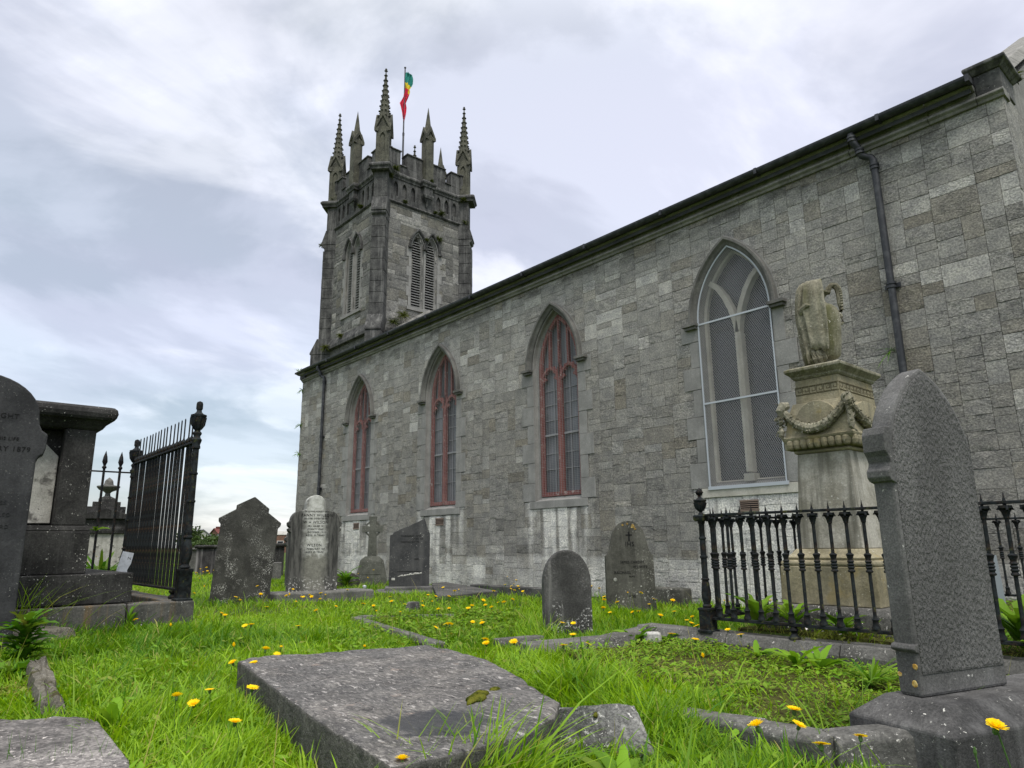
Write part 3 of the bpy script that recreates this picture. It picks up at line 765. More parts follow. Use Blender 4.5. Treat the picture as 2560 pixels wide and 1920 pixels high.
pm.build('parapet', M['dark'], church, bevel=.008)
# pinnacles: shaft, four gablets, spire with crockets
def pinnacle(corner):
    m = MB(); r2 = np.random.default_rng(4)
    if corner: hw, z0, ze, zg, za = .255, ZC1+.02, 16.82, 17.62, 19.72
    else: hw, z0, ze, zg, za = .18, ZC1+.02, 17.22, 17.74, 18.75
    for k in range(4):
        q = MB(); ov = .07 if corner else .06
        if corner: lancet_cell(q, -hw, hw, 15.5, ze, 0, .11, .2, 16.45, 15.75, -hw, .05); q.add([(-hw, -hw, z0), (hw, -hw, z0), (hw, -hw, 15.5), (-hw, -hw, 15.5)], [(0, 1, 2, 3)])
        else: q.add([(-hw, -hw, z0), (hw, -hw, z0), (hw, -hw, ze), (-hw, -hw, ze)], [(0, 1, 2, 3)])
        w_ = hw+ov
        # gablet
        q.loft([[(-w_, -hw-ov, ze-.10), (-w_, -hw-ov, ze+.02), (0, -hw-ov, zg), (w_, -hw-ov, ze+.02), (w_, -hw-ov, ze-.10), (0, -hw-ov, zg-.22)],
                [(-w_*.9, -hw+.1, ze-.10), (-w_*.9, -hw+.1, ze+.02), (0, -.02, zg), (w_*.9, -hw+.1, ze+.02), (w_*.9, -hw+.1, ze-.10), (0, -hw+.1, zg-.22)]])
        q.add([(-hw, -hw, ze), (hw, -hw, ze), (0, -hw, zg-.1)], [(0, 1, 2)])
        a = k*pi/2; q.v = [(x*cos(a)-y*sin(a), x*sin(a)+y*cos(a), z) for x, y, z in q.v]; merge(m, q)
    zb = ze+.2; rb = hw*.98 if corner else hw*.95
    n = 8; ph = pi/8
    m.loft([[(rb*(1-t)**.92*cos(2*pi*i/n+ph)+.0, rb*(1-t)**.92*sin(2*pi*i/n+ph), zb+(za-zb)*t) for i in range(n)] for t in (0, .25, .5, .75, .93, .99)])
    if corner:
        for j in range(9):
            t = .17+.80*j/9; rr = rb*(1-t)**.92; z = zb+(za-zb)*t; s_ = .052*(1-.55*t)
            for i in range(8):
                a = 2*pi*i/8+ph; x, y = (rr+s_*.35)*cos(a), (rr+s_*.35)*sin(a)
                m.stack(x, y, [(s_*.5, s_*.5, z-s_*.8), (s_, s_, z), (s_*.5, s_*.5, z+s_*.7)], a)
        m.lathe(0, 0, [(.02, za-.16), (.075, za-.11), (.03, za-.06), (.05, za-.03), (.0, za+.03)], 8)
    return m
pc = pinnacle(True); me = None
for i in range(4):
    a = pi/4+i*pi/2; loc = (TX+(TH-.07)*sqrt(2)*cos(a), TY+(TH-.07)*sqrt(2)*sin(a), 0)
    if me is None: o = pc.build('pinnacle', M['pinn'], church, loc=loc); me = o
    else: o = me.copy(); COL.objects.link(o); o.parent = church; o.location = loc
    o.rotation_euler = (0, 0, pi/4+.02*i)
me = None; pc = pinnacle(False)
for i in range(4):
    a = i*pi/2; loc = (TX+(TH+.08)*cos(a), TY+(TH+.08)*sin(a), 0)
    if me is None: o = pc.build('pinnacle', M['pinn'], church, loc=loc); me = o
    else: o = me.copy(); COL.objects.link(o); o.parent = church; o.location = loc
    o['label'] = 'small plain pinnacle at the middle of a parapet'
# diagonal buttresses, stepped
def buttress(mb, prof, w_):                         # (out, z) along the diagonal
    c = []
    for p, z in prof: c.append([(-.3, -w_/2, z), (p, -w_/2, z), (p, w_/2, z), (-.3, w_/2, z)])
    mb.loft(c)
for i in range(4):
    b = MB()
    buttress(b, [(.54, -.3), (.54, 8.45)], .58); buttress(b, [(.58, 8.46), (.58, 8.52), (.30, 9.12)], .60)
    z = 9.12; j = 0
    while z < 12.95:
        z1 = min(z+.44, 13.0); buttress(b, [(.25+.004*(j % 2), z+.004), (.25+.004*(j % 2), z1-.004)], .53+.006*(j % 3)); z = z1; j += 1
    buttress(b, [(.20, 13.0), (.20, 13.12), (.27, 13.16), (.30, 13.2), (.30, 13.27)], .57)
    buttress(b, [(.33, 13.28), (.33, 13.36), (.16, 13.92)], .60); buttress(b, [(.15, 13.93), (.15, ZC0+.02)], .53)
    a = pi/4+i*pi/2; cx, cy = TX+TH*sqrt(2)*cos(a), TY+TH*sqrt(2)*sin(a)
    b.v = [(cx+x*cos(a)-y*sin(a), cy+x*sin(a)+y*cos(a), z) for x, y, z in b.v]
    b.build('buttress', M['dark'], church, bevel=.012)
lr = MB(); lr.box(tx0+.3, tx1-.3, ty0+.3, ty1-.3, 15.2, 15.3); lr.build('tower_roof', M['slate'], church)

# flag
fp = thing('flagpole', 'thin grey flagpole standing on the roof of the church tower', 'flagpole', (-23.74, 14.46, 15.3))
p = MB(); p.tube([(0, 0, 0), (0, 0, 3.2), (0, 0, 3.25), (0, 0, 6.55)], [.045, .042, .034, .028], 8); p.lathe(0, 0, [(.05, 3.15), (.05, 3.28)], 8); p.lathe(0, 0, [(.0, 6.52), (.05, 6.56), (.05, 6.6), (.0, 6.64)], 8)
p.build('pole', M['pipe'], fp, smooth=True)
FL = (lambda m: None)
fmat = []
for nm, c in (('green_cloth', (.035, .23, .19)), ('yellow_cloth', (.72, .56, .04)), ('red_cloth', (.62, .035, .07))):
    m = Mat(nm, .8, .1); fmat.append(m.done(c))
fg = MB(); outl = [(21.66, .02, .20), (21.58, .0, .34), (21.45, -.0, .37), (21.30, -.02, .36), (21.12, -.0, .30), (20.98, -.01, .22), (20.86, -.0, .24), (20.72, -.02, .20), (20.56, -.02, .15), (20.40, -.04, .10), (20.28, -.09, .07), (20.05, -.20, .11), (19.85, -.15, .10), (19.65, -.10, .07), (19.45, -.07, .03), (19.28, -.04, .0)]
nw = 10; rows = []
for i, (z, a, b) in enumerate(outl):
    rows.append([(a+(b-a)*k/nw, .055*sin(k*1.9+i*.9)+.03*sin(k*.8-i), z-.22*(k/nw)**2*(1 if i > 2 else .3)) for k in range(nw+1)])
ax = (.46, .89)
vs = [(ax[0]*x-ax[1]*y, ax[1]*x+ax[0]*y, z-15.3) for r in rows for x, y, z in r]
for i in range(len(rows)-1):
    for k in range(nw):
        zc = outl[i][0]-.12*k/nw; fg.mi = 0 if zc > 21.16 else (1 if zc > 20.86 else 2)
        if i == 6 and k > 6: fg.mi = 1
        o = i*(nw+1)+k; fg.f.append([o, o+1, o+nw+2, o+nw+1]); fg.m.append(fg.mi)
fg.v = vs
fo = fg.build('flag', fmat, None, smooth='all', loc=(-23.74, 14.46, 15.3), fix=False)
tag(fo, 'limp green, yellow and red flag hanging from the tower flagpole', 'flag')
mo = fo.modifiers.new('s', 'SOLIDIFY'); mo.thickness = .006

# ================================================================== GRAVEYARD
def z2(x, y): return (x*.434, 900+y*.434)
def z3(x, y): return (x*.4069, 1350+y*.4069)
def z4(x, y): return (500+x*.3617, 1150+y*.3617)
def z5(x, y): return (1250+x*.3014, 1150+y*.3014)
def z7(x, y): return (1800+x*.3436, 1550+y*.3436)
def z8(x, y): return (800+x*.4521, 1500+y*.4521)
def zb_(x, y): return (1700+x*.2652, 1200+y*.2652)
def GY(x, y, Y):
    d = _ray(x, y); return CAM+d*Y/d[1]

# ---- lettering cut into the stones
FONTS = []
def letters(parent, lines, y, mat, name='inscription', align='CENTER'):
    """lines: (text, size, x, z[, xscale]) on the stone's front face"""
    V = []; F = []; objs = []
    for ln in lines:
        t, s_, x, z = ln[:4]
        c = bpy.data.curves.new('t', 'FONT'); c.body = t; c.size = s_; c.align_x = align; c.extrude = .0015; c.resolution_u = 2
        c.space_character = 1.12
        o = bpy.data.objects.new('t', c); COL.objects.link(o); objs.append((o, c, x, z, ln[4] if len(ln) > 4 else 1.))
    bpy.context.view_layer.update(); dg = bpy.context.evaluated_depsgraph_get()
    for o, c, x, z, xs in objs:
        me = bpy.data.meshes.new_from_object(o.evaluated_get(dg)); b = len(V)
        V += [(x+v.co.x*xs, y-v.co.z, z+v.co.y) for v in me.vertices]; F += [[b+i for i in p.vertices] for p in me.polygons]
        bpy.data.objects.remove(o); bpy.data.curves.remove(c); bpy.data.meshes.remove(me)
        m = MB(); m.v = V; m.f = F; m.m = [0]*len(F); r = m.build(name, mat, parent); V = []; F = []
    return r
M['cut'] = (lambda m: m.done((.018, .018, .018)))(Mat('blackened_lettering', .9, .1))
M['cutg'] = (lambda m: m.done((.032, .033, .034)))(Mat('worn_lettering', .9, .1))

def headstone(name, label, loc, rz, outl, t, mat, lean=(0, 0), bevel=.008, bury=.25):
    o = thing(name, label, 'gravestone', loc, (radians(lean[0]), radians(lean[1]), radians(rz)))
    o.rotation_mode = 'XYZ'
    m = MB(); zmin = min(z for x, z in outl); ol = [(x, z-bury if z <= zmin+1e-6 else z) for x, z in outl]
    m.prism(ol, -t/2, t/2); s_ = m.build('stone_slab', mat, o, bevel=bevel)
    xs = [x for x, z in outl]; foot_local(o, min(xs), max(xs), -t/2, t/2); return o
def arc(cx, cz, rx, rz_, a0, a1, n):
    return [(cx+rx*cos(radians(a0+(a1-a0)*k/n)), cz+rz_*sin(radians(a0+(a1-a0)*k/n))) for k in range(n+1)]

# 1 lancet-topped little stone in the middle ground
G_round = stone('weathered_grey_headstone', (.050, .049, .046), (.105, .103, .097), la=1.9, lz=(.16, .36, .10), lich=(.68, .67, .64), streak=.6, streakc=(.21, .205, .19), grain=.5, bump=.003, seed=1, lsc=45)
ol = [(-.235, 0), (.235, 0), (.235, .47)]+arc(0, .47, .235, .315, 0, 180, 16)[1:]
headstone('headstone', 'small round-topped grey headstone with white lichen at its foot, in mid lawn', (-4.99, 5.02, 0), 56, ol, .14, G_round, (-1, 0), .016)
# 2 shouldered stone with IHS cross
G_card = stone('brown_grey_headstone', (.055, .054, .045), (.105, .102, .086), la=1.3, lz=(.15, .5, .3), lich=(.50, .49, .43), streak=.2, grain=.4, bump=.003, seed=2, blotch=(.34, .33, .29), ba=.0)
ol = [(-.315, 0), (.315, 0), (.31, .68), (.285, .70), (.255, .755), (.238, .84), (.225, .90)]+arc(0, .88, .222, .245, 5, 175, 14)+[(-.225, .90), (-.238, .84), (-.255, .755), (-.285, .70), (-.31, .68)]
o = headstone('headstone', 'shouldered headstone inscribed IHS below a cross, with orange lichen on its round top', (-6.02, 7.22, 0.0), 50, ol, .10, G_card, (-2, 0), .008)
letters(o, [('IHS', .085, .01, .80, .9), ('JAMES CARDIFF', .048, .03, .585, .85), ('HIS WIFE', .048, .13, .525, .9), ('RACHAEL', .048, -.10, .455, .95), ('MAY', .034, .02, .41), ('AGE', .045, .01, .165)], -.053, M['cut'])
m = MB(); m.box(-.004, .016, -.0535, -.045, .865, .985); m.box(-.035, .047, -.0535, -.045, .935, .950); m.build('cut_cross', M['cut'], o)
G_or = (lambda m: m.done(m.mix(m.ramp(m.noise(60, 3), .4, .6), (.42, .24, .05), (.55, .42, .16))))(Mat('orange_lichen', .95, .05))
def lichen(parent, spots, y, mat, name='lichen_patch', seed=1):
    r = np.random.default_rng(seed); m = MB()
    for x, z, s_ in spots:
        n = 11; ring = [(x+s_*r.uniform(.55, 1.1)*cos(2*pi*i/n), z+s_*r.uniform(.55, 1.1)*sin(2*pi*i/n)) for i in range(n)]
        m.loft([[(a, y, b) for a, b in ring], [(x+(a-x)*.8, y-.0025, z+(b-z)*.8) for a, b in ring]]); m.build(name, mat, parent)
lichen(o, [(-.07, 1.07, .018), (-.01, 1.085, .016), (.06, 1.06, .025), (.075, 1.04, .02), (.09, 1.02, .018), (.05, 1.04, .014)], -.052, G_or)
G_wl = (lambda m: m.done(m.mix(m.ramp(m.noise(40, 4), .4, .6), (.40, .40, .35), (.60, .59, .54))))(Mat('pale_lichen', .95, .05))
lichen(o, [(-.20, .385, .030), (.01, 1.045, .008), (-.13, 1.02, .008), (.10, .98, .008), (.13, .30, .012)], -.052, G_wl)
# 3 dark broken stone
G_marg = stone('dark_slate_headstone', (.052, .053, .054), (.088, .088, .086), la=.35, streak=.3, streakc=(.16, .158, .15), grain=.45, bump=.003, seed=3)
ol = [(-.37, 0), (.37, 0), (.375, .93), (.37, .955), (.325, 1.06), (.29, 1.17), (.27, 1.235), (.24, 1.225), (.17, 1.185), (.13, 1.165), (.02, 1.12), (-.02, 1.10), (-.14, 1.055), (-.22, 1.015), (-.30, .985), (-.325, .94), (-.37, .93)]
o = headstone('headstone', 'dark headstone with its top broken off along a slanting line, standing on a plinth', (-11.42, 7.34, .10), 58, ol, .11, G_marg, (1, 0), .006, .02)
letters(o, [('MARGARET JANE', .052, .02, .895, .86), ('WIFE OF', .045, .15, .84), ('THOMAS WHITE', .050, .0, .785, .86), ('1882', .04, .13, .475)], -.0575, M['cut'])
m = MB(); m.box(-.22, .22, -.059, -.05, .262, .27); m.build('cut_line', M['cut'], o)
br = MB(); rb = np.random.default_rng(2)
for k in range(16):
    x = -.19+.40*k/15; z = .175+.05*k/15+rb.uniform(-.008, .008); h_ = rb.uniform(.012, .034)
    br.loft([[(x-.02, -.056, z), (x+.02, -.056, z+.003), (x+.018, -.056, z+h_), (x-.018, -.056, z+h_*.8)], [(x-.015, -.0595, z+.004), (x+.015, -.0595, z+.006), (x+.014, -.0595, z+h_*.8), (x-.014, -.0595, z+h_*.6)]])
br.box(-.32, -.26, -.0585, -.05, .115, .155)
br.build('flaked_edge', G_wl, o)
pl = MB(); pl.stack(0, .02, [(.44, .17, -.25), (.44, .17, -.012), (.42, .15, 0)]); pl.stack(0, .0, [(.62, .34, -.35), (.62, .34, -.09), (.58, .30, -.065)])
pl.build('plinth', stone('plinth_stone', (.085, .085, .08), (.15, .148, .14), la=.8, grain=.4, seed=4), o, bevel=.012); foot_local(o, -.6, .6, -.34, .34)
# 4 pale streaked stone with inscription, and the one behind it
def wilson_mat(seed, w_):
    m = Mat('streaked_headstone_%s' % 'ab'[seed % 2], .85, .2); xyz = m.z(); o_ = (seed*2., 1, 3)
    dx = m.mul(xyz[0], m.mul(m.noise(5, 4, .7, off=o_), .26), 'ADD'); dx = m.mul(m.mul(dx, .13, 'SUBTRACT'), 0., 'ADD')
    ab = m.mul(dx, 0., 'ABSOLUTE'); f = m.ramp(ab, .09, .24, 1, 0)
    hz_ = m.ramp(m.mul(xyz[2], m.mul(m.noise(9, 3, off=o_), .25), 'ADD'), .62, .74)
    dark = m.mix(m.ramp(m.noise(8, 4, .7, stretch=(3, 3, .4)), .35, .65), (.040, .040, .037), (.11, .108, .098))
    pale = m.mix(m.ramp(m.noise(20, 4, .7), .35, .65), (.37, .37, .33), (.56, .56, .52))
    mid = m.mix(m.ramp(m.noise(20, 4, .7), .35, .65), (.15, .148, .125), (.23, .225, .19))
    c = m.mix(m.mul(f, w_), dark, m.mix(hz_, mid, pale))
    c = m.mix(m.mul(m.ramp(m.noise(30, 3, .65), .56, .62), m.ramp(xyz[2], .08, .26, 1, 0)), c, (.55, .54, .50))
    m.bump(m.noise(50, 4, .7), .004, .8); return m.done(c)
def wil_outline(s_=1.):
    r = [(.40, 0), (.395, .92), (.43, .945), (.44, .985), (.405, 1.0), (.44, 1.035), (.445, 1.085), (.41, 1.11)]+arc(.255, 1.10, .15, .175, 5, 85, 6)+[(.20, 1.285), (.165, 1.30), (.165, 1.375)]+arc(0, 1.375, .165, .165, 12, 90, 6)
    return [(x*s_, z*s_) for x, z in r]+[(-x*s_, z*s_) for x, z in reversed(r[:-1])]
wm = wilson_mat(0, 1.); wm2 = wilson_mat(1, .45)
o = headstone('headstone', 'scroll-shouldered headstone with a pale rain-washed middle bearing a long inscription', (-11.10, 5.26, .14), 80, wil_outline(), .15, wm, (-1.5, 0), .010, .02)
letters(o, [('IN LOVING MEMORY OF', .038, 0, 1.255, .8), ('FANNY WILSON', .062, .02, 1.185, 1.05), ('BELOVED DAUGHTER OF', .036, 0, 1.14, .85), ('W H WILSON', .062, .0, 1.07, 1.0), ('FELL ASLEEP IN', .038, 0, 1.015, .9)], -.0775, M['cut'])
letters(o, [('ETERNITY LORD', .036, 0, .965, .9), ('OCTOBER 1916', .04, .02, .915, 1.), ('AGED 30 YEARS', .04, 0, .865, 1.), ('WILSON', .06, -.01, .70, 1.), ('FEBRUARY 187', .042, .02, .645, 1.), ('AGED 49 YEARS', .038, 0, .595, 1.)], -.0775, M['cutg'])
pl = MB(); pl.stack(.12, -.05, [(.78, .42, -.4), (.78, .42, -.03), (.75, .39, -.005)]); pl.build('plinth', stone('lichened_plinth', (.10, .10, .093), (.18, .175, .16), la=1.0, grain=.5, seed=7), o, bevel=.012); foot_local(o, -.66, .9, -.47, .37)
h2 = headstone('headstone', 'lichen-flecked headstone half hidden behind the inscribed scroll-shouldered one', (-13.65, 6.33, -.05), 78, wil_outline(.98), .15, wm2, (-1, -1), .010)
# 5 leaning house-shaped stone seen from its rough side
G_sho = stone('mottled_leaning_headstone', (.055, .054, .048), (.10, .098, .086), la=2.0, lz=(.3, 1.3, .30), lich=(.52, .51, .47), grain=.6, bump=.005, seed=9, lsc=60)
ol = [(-.44, 0), (.44, 0), (.435, 1.16), (.47, 1.20), (.475, 1.25), (.26, 1.40), (.265, 1.465), (.02, 1.64), (-.235, 1.49), (-.235, 1.425), (-.475, 1.27), (-.47, 1.22), (-.435, 1.18)]
headstone('headstone', 'tall leaning gable-topped headstone speckled with white lichen, next to the iron railing', (-11.45, 4.22, 0), 72, ol, .14, G_sho, (3, 3.5), .010)
# 6 dark stone cut by the left edge of the picture
G_79 = stone('dark_grey_headstone', (.030, .030, .032), (.054, .054, .056), la=.8, lz=(.15, .5, .15), streak=.12, grain=.35, bump=.002, seed=11)
ol = [(-.50, 0), (.50, 0), (.49, .22), (.485, 1.44), (.50, 1.48), (.53, 1.50), (.545, 1.56), (.545, 1.68), (.50, 1.71), (.475, 1.76), (.465, 1.83)]+arc(0, 1.83, .465, .36, 8, 172, 18)+[(-.465, 1.83), (-.475, 1.76), (-.5, 1.71), (-.545, 1.68), (-.545, 1.56), (-.53, 1.5), (-.485, 1.44), (-.49, .22)]
o = headstone('headstone', 'tall dark headstone dated 1879 at the left edge of the picture', (-7.46, .36, .16), 84, ol, .16, G_79, (0, 0), .012)
letters(o, [('ALBRIGHT', .062, .32, 1.80, 1.), ('WHO DEPARTED THIS LIFE', .040, .34, 1.61, 1.), ('JANUARY 1879', .062, .435, 1.515, 1.)], -.0825, M['cut'], align='RIGHT')
letters(o, [('IN MEMORY OF T', .055, .24, 1.18, 1.), ('ROBERT CROSS', .05, .32, 1.06, 1.), ('ALSO', .045, .36, .96, 1.), ('OF WOODWARD', .045, .36, .86, 1.), ('1912', .045, .30, .66, 1.), ('HARGATE', .055, .34, .48, 1.)], -.0825, M['cutg'], align='RIGHT')
# 7 Celtic cross
G_cel = stone('grey_green_cross_stone', (.085, .088, .072), (.14, .142, .12), la=.5, grain=.4, bump=.003, seed=13, gs=40)
o = thing('celtic_cross', 'small grey Celtic wheel cross on a tapering base near the church wall', 'cross', (-15.19, 8.70, .10), (0, 0, radians(62))); foot_local(o, -.38, .38, -.2, .2)
m = MB(); m.stack(0, 0, [(.36, .20, -.3), (.36, .20, 0), (.27, .15, .40), (.16, .12, .49)]); m.build('base', G_cel, o, bevel=.01)
m = MB(); m.stack(0, 0, [(.11, .07, .48), (.088, .06, 1.06)]); m.stack(0, 0, [(.075, .056, 1.20), (.098, .056, 1.43)])
for s_ in (-1, 1): m.loft([[(s_*.06, y, 1.13+q*.062) for y, q in ((-.056, -1), (.056, -1), (.056, 1), (-.056, 1))], [(s_*.25, y, 1.13+q*.085) for y, q in ((-.056, -1), (.056, -1), (.056, 1), (-.056, 1))]])
m.stack(0, 0, [(.078, .057, 1.05), (.064, .057, 1.21)])
n = 24
rr = [[(cos(2*pi*k/n)*r, y, 1.13+sin(2*pi*k/n)*r) for k in range(n)] for r, y in ((.150, -.035), (.195, -.035), (.195, .035), (.150, .035), (.150, -.035))]
m.loft(rr, cap=False); m.build('cross', G_cel, o, bevel=.006)
m = MB(); m.box(-.22, .22, -.205, -.1, .06, .34); mm = m.build('panel', G_cel, o); mm.rotation_euler = (radians(-4), 0, 0)
# 8 little stones and markers
p0 = GD(865, 1441, 15.6); o = headstone('headstone', 'knee-high rounded dark stone with a weed growing against it, near the Celtic cross', (p0[0], p0[1], 0), 60, [(-.30, 0), (.30, 0), (.30, .14)]+arc(0, .14, .30, .16, 10, 170, 8)+[(-.30, .14)], .12, G_card, (0, 0), .01)
p0 = GD(912, 1449, 13.5); o = thing('grave_lantern', 'tiny white-capped grave lantern in the grass by the Celtic cross', 'lantern', (p0[0], p0[1], .0)); m = MB(); m.lathe(0, 0, [(.015, 0), (.015, .08), (.03, .083), (.033, .105), (.036, .11), (.036, .12), (.02, .135), (0, .14)], 10); m.build('body', M['galv'], o)
def rough_block(name, label, cat, loc, rz, hx, hy, hz_, mat, seed, amp=.02, n=10, taper=.85, parent=None, rnd_=.05):
    r = []; P = []
    me = bpy.data.meshes.new(name); bm = bmesh.new(); bmesh.ops.create_cube(bm, size=2)
    bmesh.ops.subdivide_edges(bm, edges=bm.edges, cuts=n, use_grid_fill=True)
    co = np.array([v.co[:] for v in bm.verts]); s_ = np.array([hx, hy, hz_])
    tp = 1-(1-taper)*(co[:, 2:3]+1)/2; q = co*s_; q[:, :2] *= tp
    d = co/np.maximum(1e-6, np.linalg.norm(co, axis=1))[:, None]
    nn = fbm(q*5+seed*7.1, seed, 4)-.5
    rnd = np.linalg.norm(co**4, axis=1)
    q = q*(1-rnd_*(rnd[:, None]-.6))+d*nn[:, None]*amp*2
    for v, c in zip(bm.verts, q): v.co = (c[0], c[1], c[2]+hz_)
    bm.to_mesh(me); bm.free(); me.materials.append(mat)
    o = link(name, me, parent, smooth='all', loc=loc); o.rotation_euler = (0, 0, rz)
    if label: tag(o, label, cat)
    return o
p0 = GZ(*z4(1470, 1050), 0.03); rough_block('fallen_stone', 'grey lump of fallen stone lying in the lawn before the broken headstone', 'stone', (p0[0], p0[1], -.03), .9, .10, .13, .09, G_round, 3, .02, 8, .7)
p0 = GY(1676, 1512, 9.15); o = rough_block('stone_block', 'low dark stone block lying along the foot of the church wall', 'stone', (p0[0]-.05, 9.2, -.12), 0, .36, .12, .14, G_card, 5, .012, 8, .96); FOOT.append([(p0[0]-.4, 9.05), (p0[0]+.35, 9.05), (p0[0]+.35, 9.35), (p0[0]-.4, 9.35)])
led = stone('dark_ledger_stone', (.06, .06, .058), (.12, .118, .11), la=.7, grain=.5, seed=17)
def slab_thing(name, label, cat, pts, z0, z1, mat, bevel=.012, foot=True):
    c = np.mean(np.array(pts), 0); o = thing(name, label, cat, (c[0], c[1], 0)); m = MB(); m.slab([(p[0]-c[0], p[1]-c[1]) for p in pts], z0, z1)
    m.build('slab', mat, o, bevel=bevel)
    if foot: FOOT.append([(p[0], p[1]) for p in pts])
    return o
def single_slab(name, label, cat, pts, z0, z1, mat, bevel=.012):
    c = np.mean(np.array([q[:2] for q in pts]), 0); m = MB(); m.slab([(p[0]-c[0], p[1]-c[1]) for p in pts], z0, z1); o = m.build(name, mat, None, bevel=bevel, loc=(c[0], c[1], 0)); FOOT.append([(p[0], p[1]) for p in pts]); return tag(o, label, cat)
pts = [GZ(*z4(*q), .10)[:2] for q in ((1600, 850), (1700, 842), (2060, 905), (1640, 940))]
single_slab('ledger_slab', 'flat dark ledger slab lying in the grass right of the broken headstone', 'grave slab', pts, -.1, .10, led)
pts = [(-11.4, 8.75), (-8.35, 8.75), (-8.35, 9.0), (-11.4, 9.0)]
single_slab('wall_kerb', 'long low dark kerb lying before the church wall', 'kerb', pts, -.3, .07, led, .015)

# ---- kerbs
KM = stone('lichened_kerb_stone', (.085, .083, .076), (.165, .16, .147), la=.9, lich=(.52, .50, .46), grain=.6, bump=.004, seed=19, lsc=75, blotch=(.07, .068, .06), ba=.5)
def kerb_run(m, pts, w_, z0, ch=.25, joints=True, seed=0):
    """pts (x,y,ztop); stones laid end to end with chamfered shoulders"""
    r = np.random.default_rng(seed); P = [np.array(p, float) for p in pts]
    for a, b in zip(P[:-1], P[1:]):
        L_ = np.linalg.norm((b-a)[:2]); n = max(1, int(round(L_/.95))); d = (b-a)/L_; nn = np.array([-d[1], d[0], 0])
        for k in range(n):
            p, q = a+(b-a)*(k/n)+d*.003, a+(b-a)*((k+1)/n)-d*.003; j = r.uniform(-.004, .004, 4)
            if n == 1 and len(P) > 2: p = a-d*w_*.2; q = b+d*w_*.2
            def ring(c, jj): return [tuple(c+nn*u+np.array([0, 0, v+jj])) if v > -9 else tuple(np.array([c[0], c[1], z0])+nn*u) for u, v in ((-w_/2, -99), (w_/2, -99), (w_/2, -w_*ch), (w_*.36, 0), (-w_*.36, 0), (-w_/2, -w_*ch))]
            sub = 6; rings = []
            for t in range(sub+1): rings.append(ring(p+(q-p)*t/sub, j[0]*(1-t/sub)+j[1]*t/sub+r.uniform(-.0015, .0015)))
            m.loft(rings)
            FOOT.append([tuple((p+nn*w_/2)[:2]), tuple((q+nn*w_/2)[:2]), tuple((q-nn*w_/2)[:2]), tuple((p-nn*w_/2)[:2])])
def kerb(name, label, runs, w_, z0, mat, seed=0, **k):
    m = MB()
    for p in runs: kerb_run(m, p, w_, z0, seed=seed, **k)
    o = m.build(name, mat, None, bevel=.008); return tag(o, label, 'kerb')
def g3(q, z): p = GZ(*q, z); return (p[0], p[1], z)
kerb('grave_kerb', 'thin sunken kerb round the leafy plot behind the big flat slab', [[g3(z4(1075, 1080), .05), g3(z4(1660, 1262), .05)], [g3(z4(1090, 1074), .05), g3(z4(1760, 1064), .05)]], .13, -.2, KM, 2)
kerb('grave_kerb', 'short grey kerb length ending at the small round-topped headstone', [[g3(z8(965, 212), .07), g3(z8(1225, 192), .07)]], .13, -.2, KM, 3)
kerb('grave_kerb', 'long weathered kerb around the weedy plot before the urn monument', [[g3(z8(1160, 240), .10), g3(z8(1600, 200), .12), (-3.93, 4.90, .15)], [(-3.98, 4.93, .17), (-.55, 4.93, .18)]], .27, -.2, KM, 4)
kerb('grave_kerb', 'rounded kerb in the foreground running up to the big granite headstone', [[g3((1652, 1764), .10), g3((1880, 1800), .15), g3((2080, 1832), .19)], [g3((2068, 1832), .19), g3((2352, 1806), .22)]], .15, -.2, KM, 5, ch=.14)

# ---- the big foreground ledger
LM = Mat('pitted_ledger_stone', .85, .25)
c = LM.mix(LM.ramp(LM.noise(4, 5, .7), .32, .68), (.082, .079, .075), (.15, .144, .136))
c = LM.mix(LM.mul(LM.ramp(LM.noise(42, 5, .75, stretch=(.6, 1.6, 1), off=(3, 2, 1), dist=.4), .50, .64), .6), c, (.34, .325, .305))
c = LM.mix(LM.mul(LM.ramp(LM.noise(48, 4, .7, stretch=(.6, 1.6, 1), off=(8, 1, 1)), .46, .60), .7), c, (.042, .040, .042))
c = LM.mix(LM.mul(LM.ramp(LM.noise(9, 4, .7, off=(1, 9, 2)), .62, .70), .5), c, (.34, .27, .225))
spx = LM.n('ShaderNodeVectorMath', operation='DISTANCE'); LM.l(LM.co, spx.inputs[0])
c = LM.mix(LM.mul(LM.ramp(LM.noise(13, 5, .8, off=(4, 4, 2), dist=.6), .60, .63), .9), c, (.022, .021, .022))
c = LM.mix(LM.mul(LM.ramp(LM.noise(2.2, 4, .65, off=(9, 4, 2)), .42, .66), .55), c, LM.mix(1., c, (1.7, 1.64, 1.55), 'MULTIPLY'))
c = LM.mix(LM.mul(LM.ramp(LM.noise(19, 4, .75, stretch=(.6, 1.6, 1), off=(14, 4, 2)), .60, .65), .7), c, (.50, .47, .44))
WETC = GZ(*z8(640, 660), .22)
LM.wet = spx
hh = LM.mix(.5, LM.noise(30, 5, .75, stretch=(.6, 1.6, 1), off=(8, 1, 1)), LM.noise(80, 3, .7)); LM.bump(hh, .022, 1.)
ZT = .22
pts = [GZ(*q, ZT)[:2] for q in (z3(1462, 735), z3(1560, 712), z3(2212, 668), z8(400, 262), z8(590, 243), z8(690, 258), z8(930, 330), z8(1120, 430), z8(1185, 480), z8(1250, 520), z8(1330, 562), z8(1290, 640), z8(1190, 700), z8(1000, 760), z8(700, 855), z8(395, 905), z8(0, 668))]
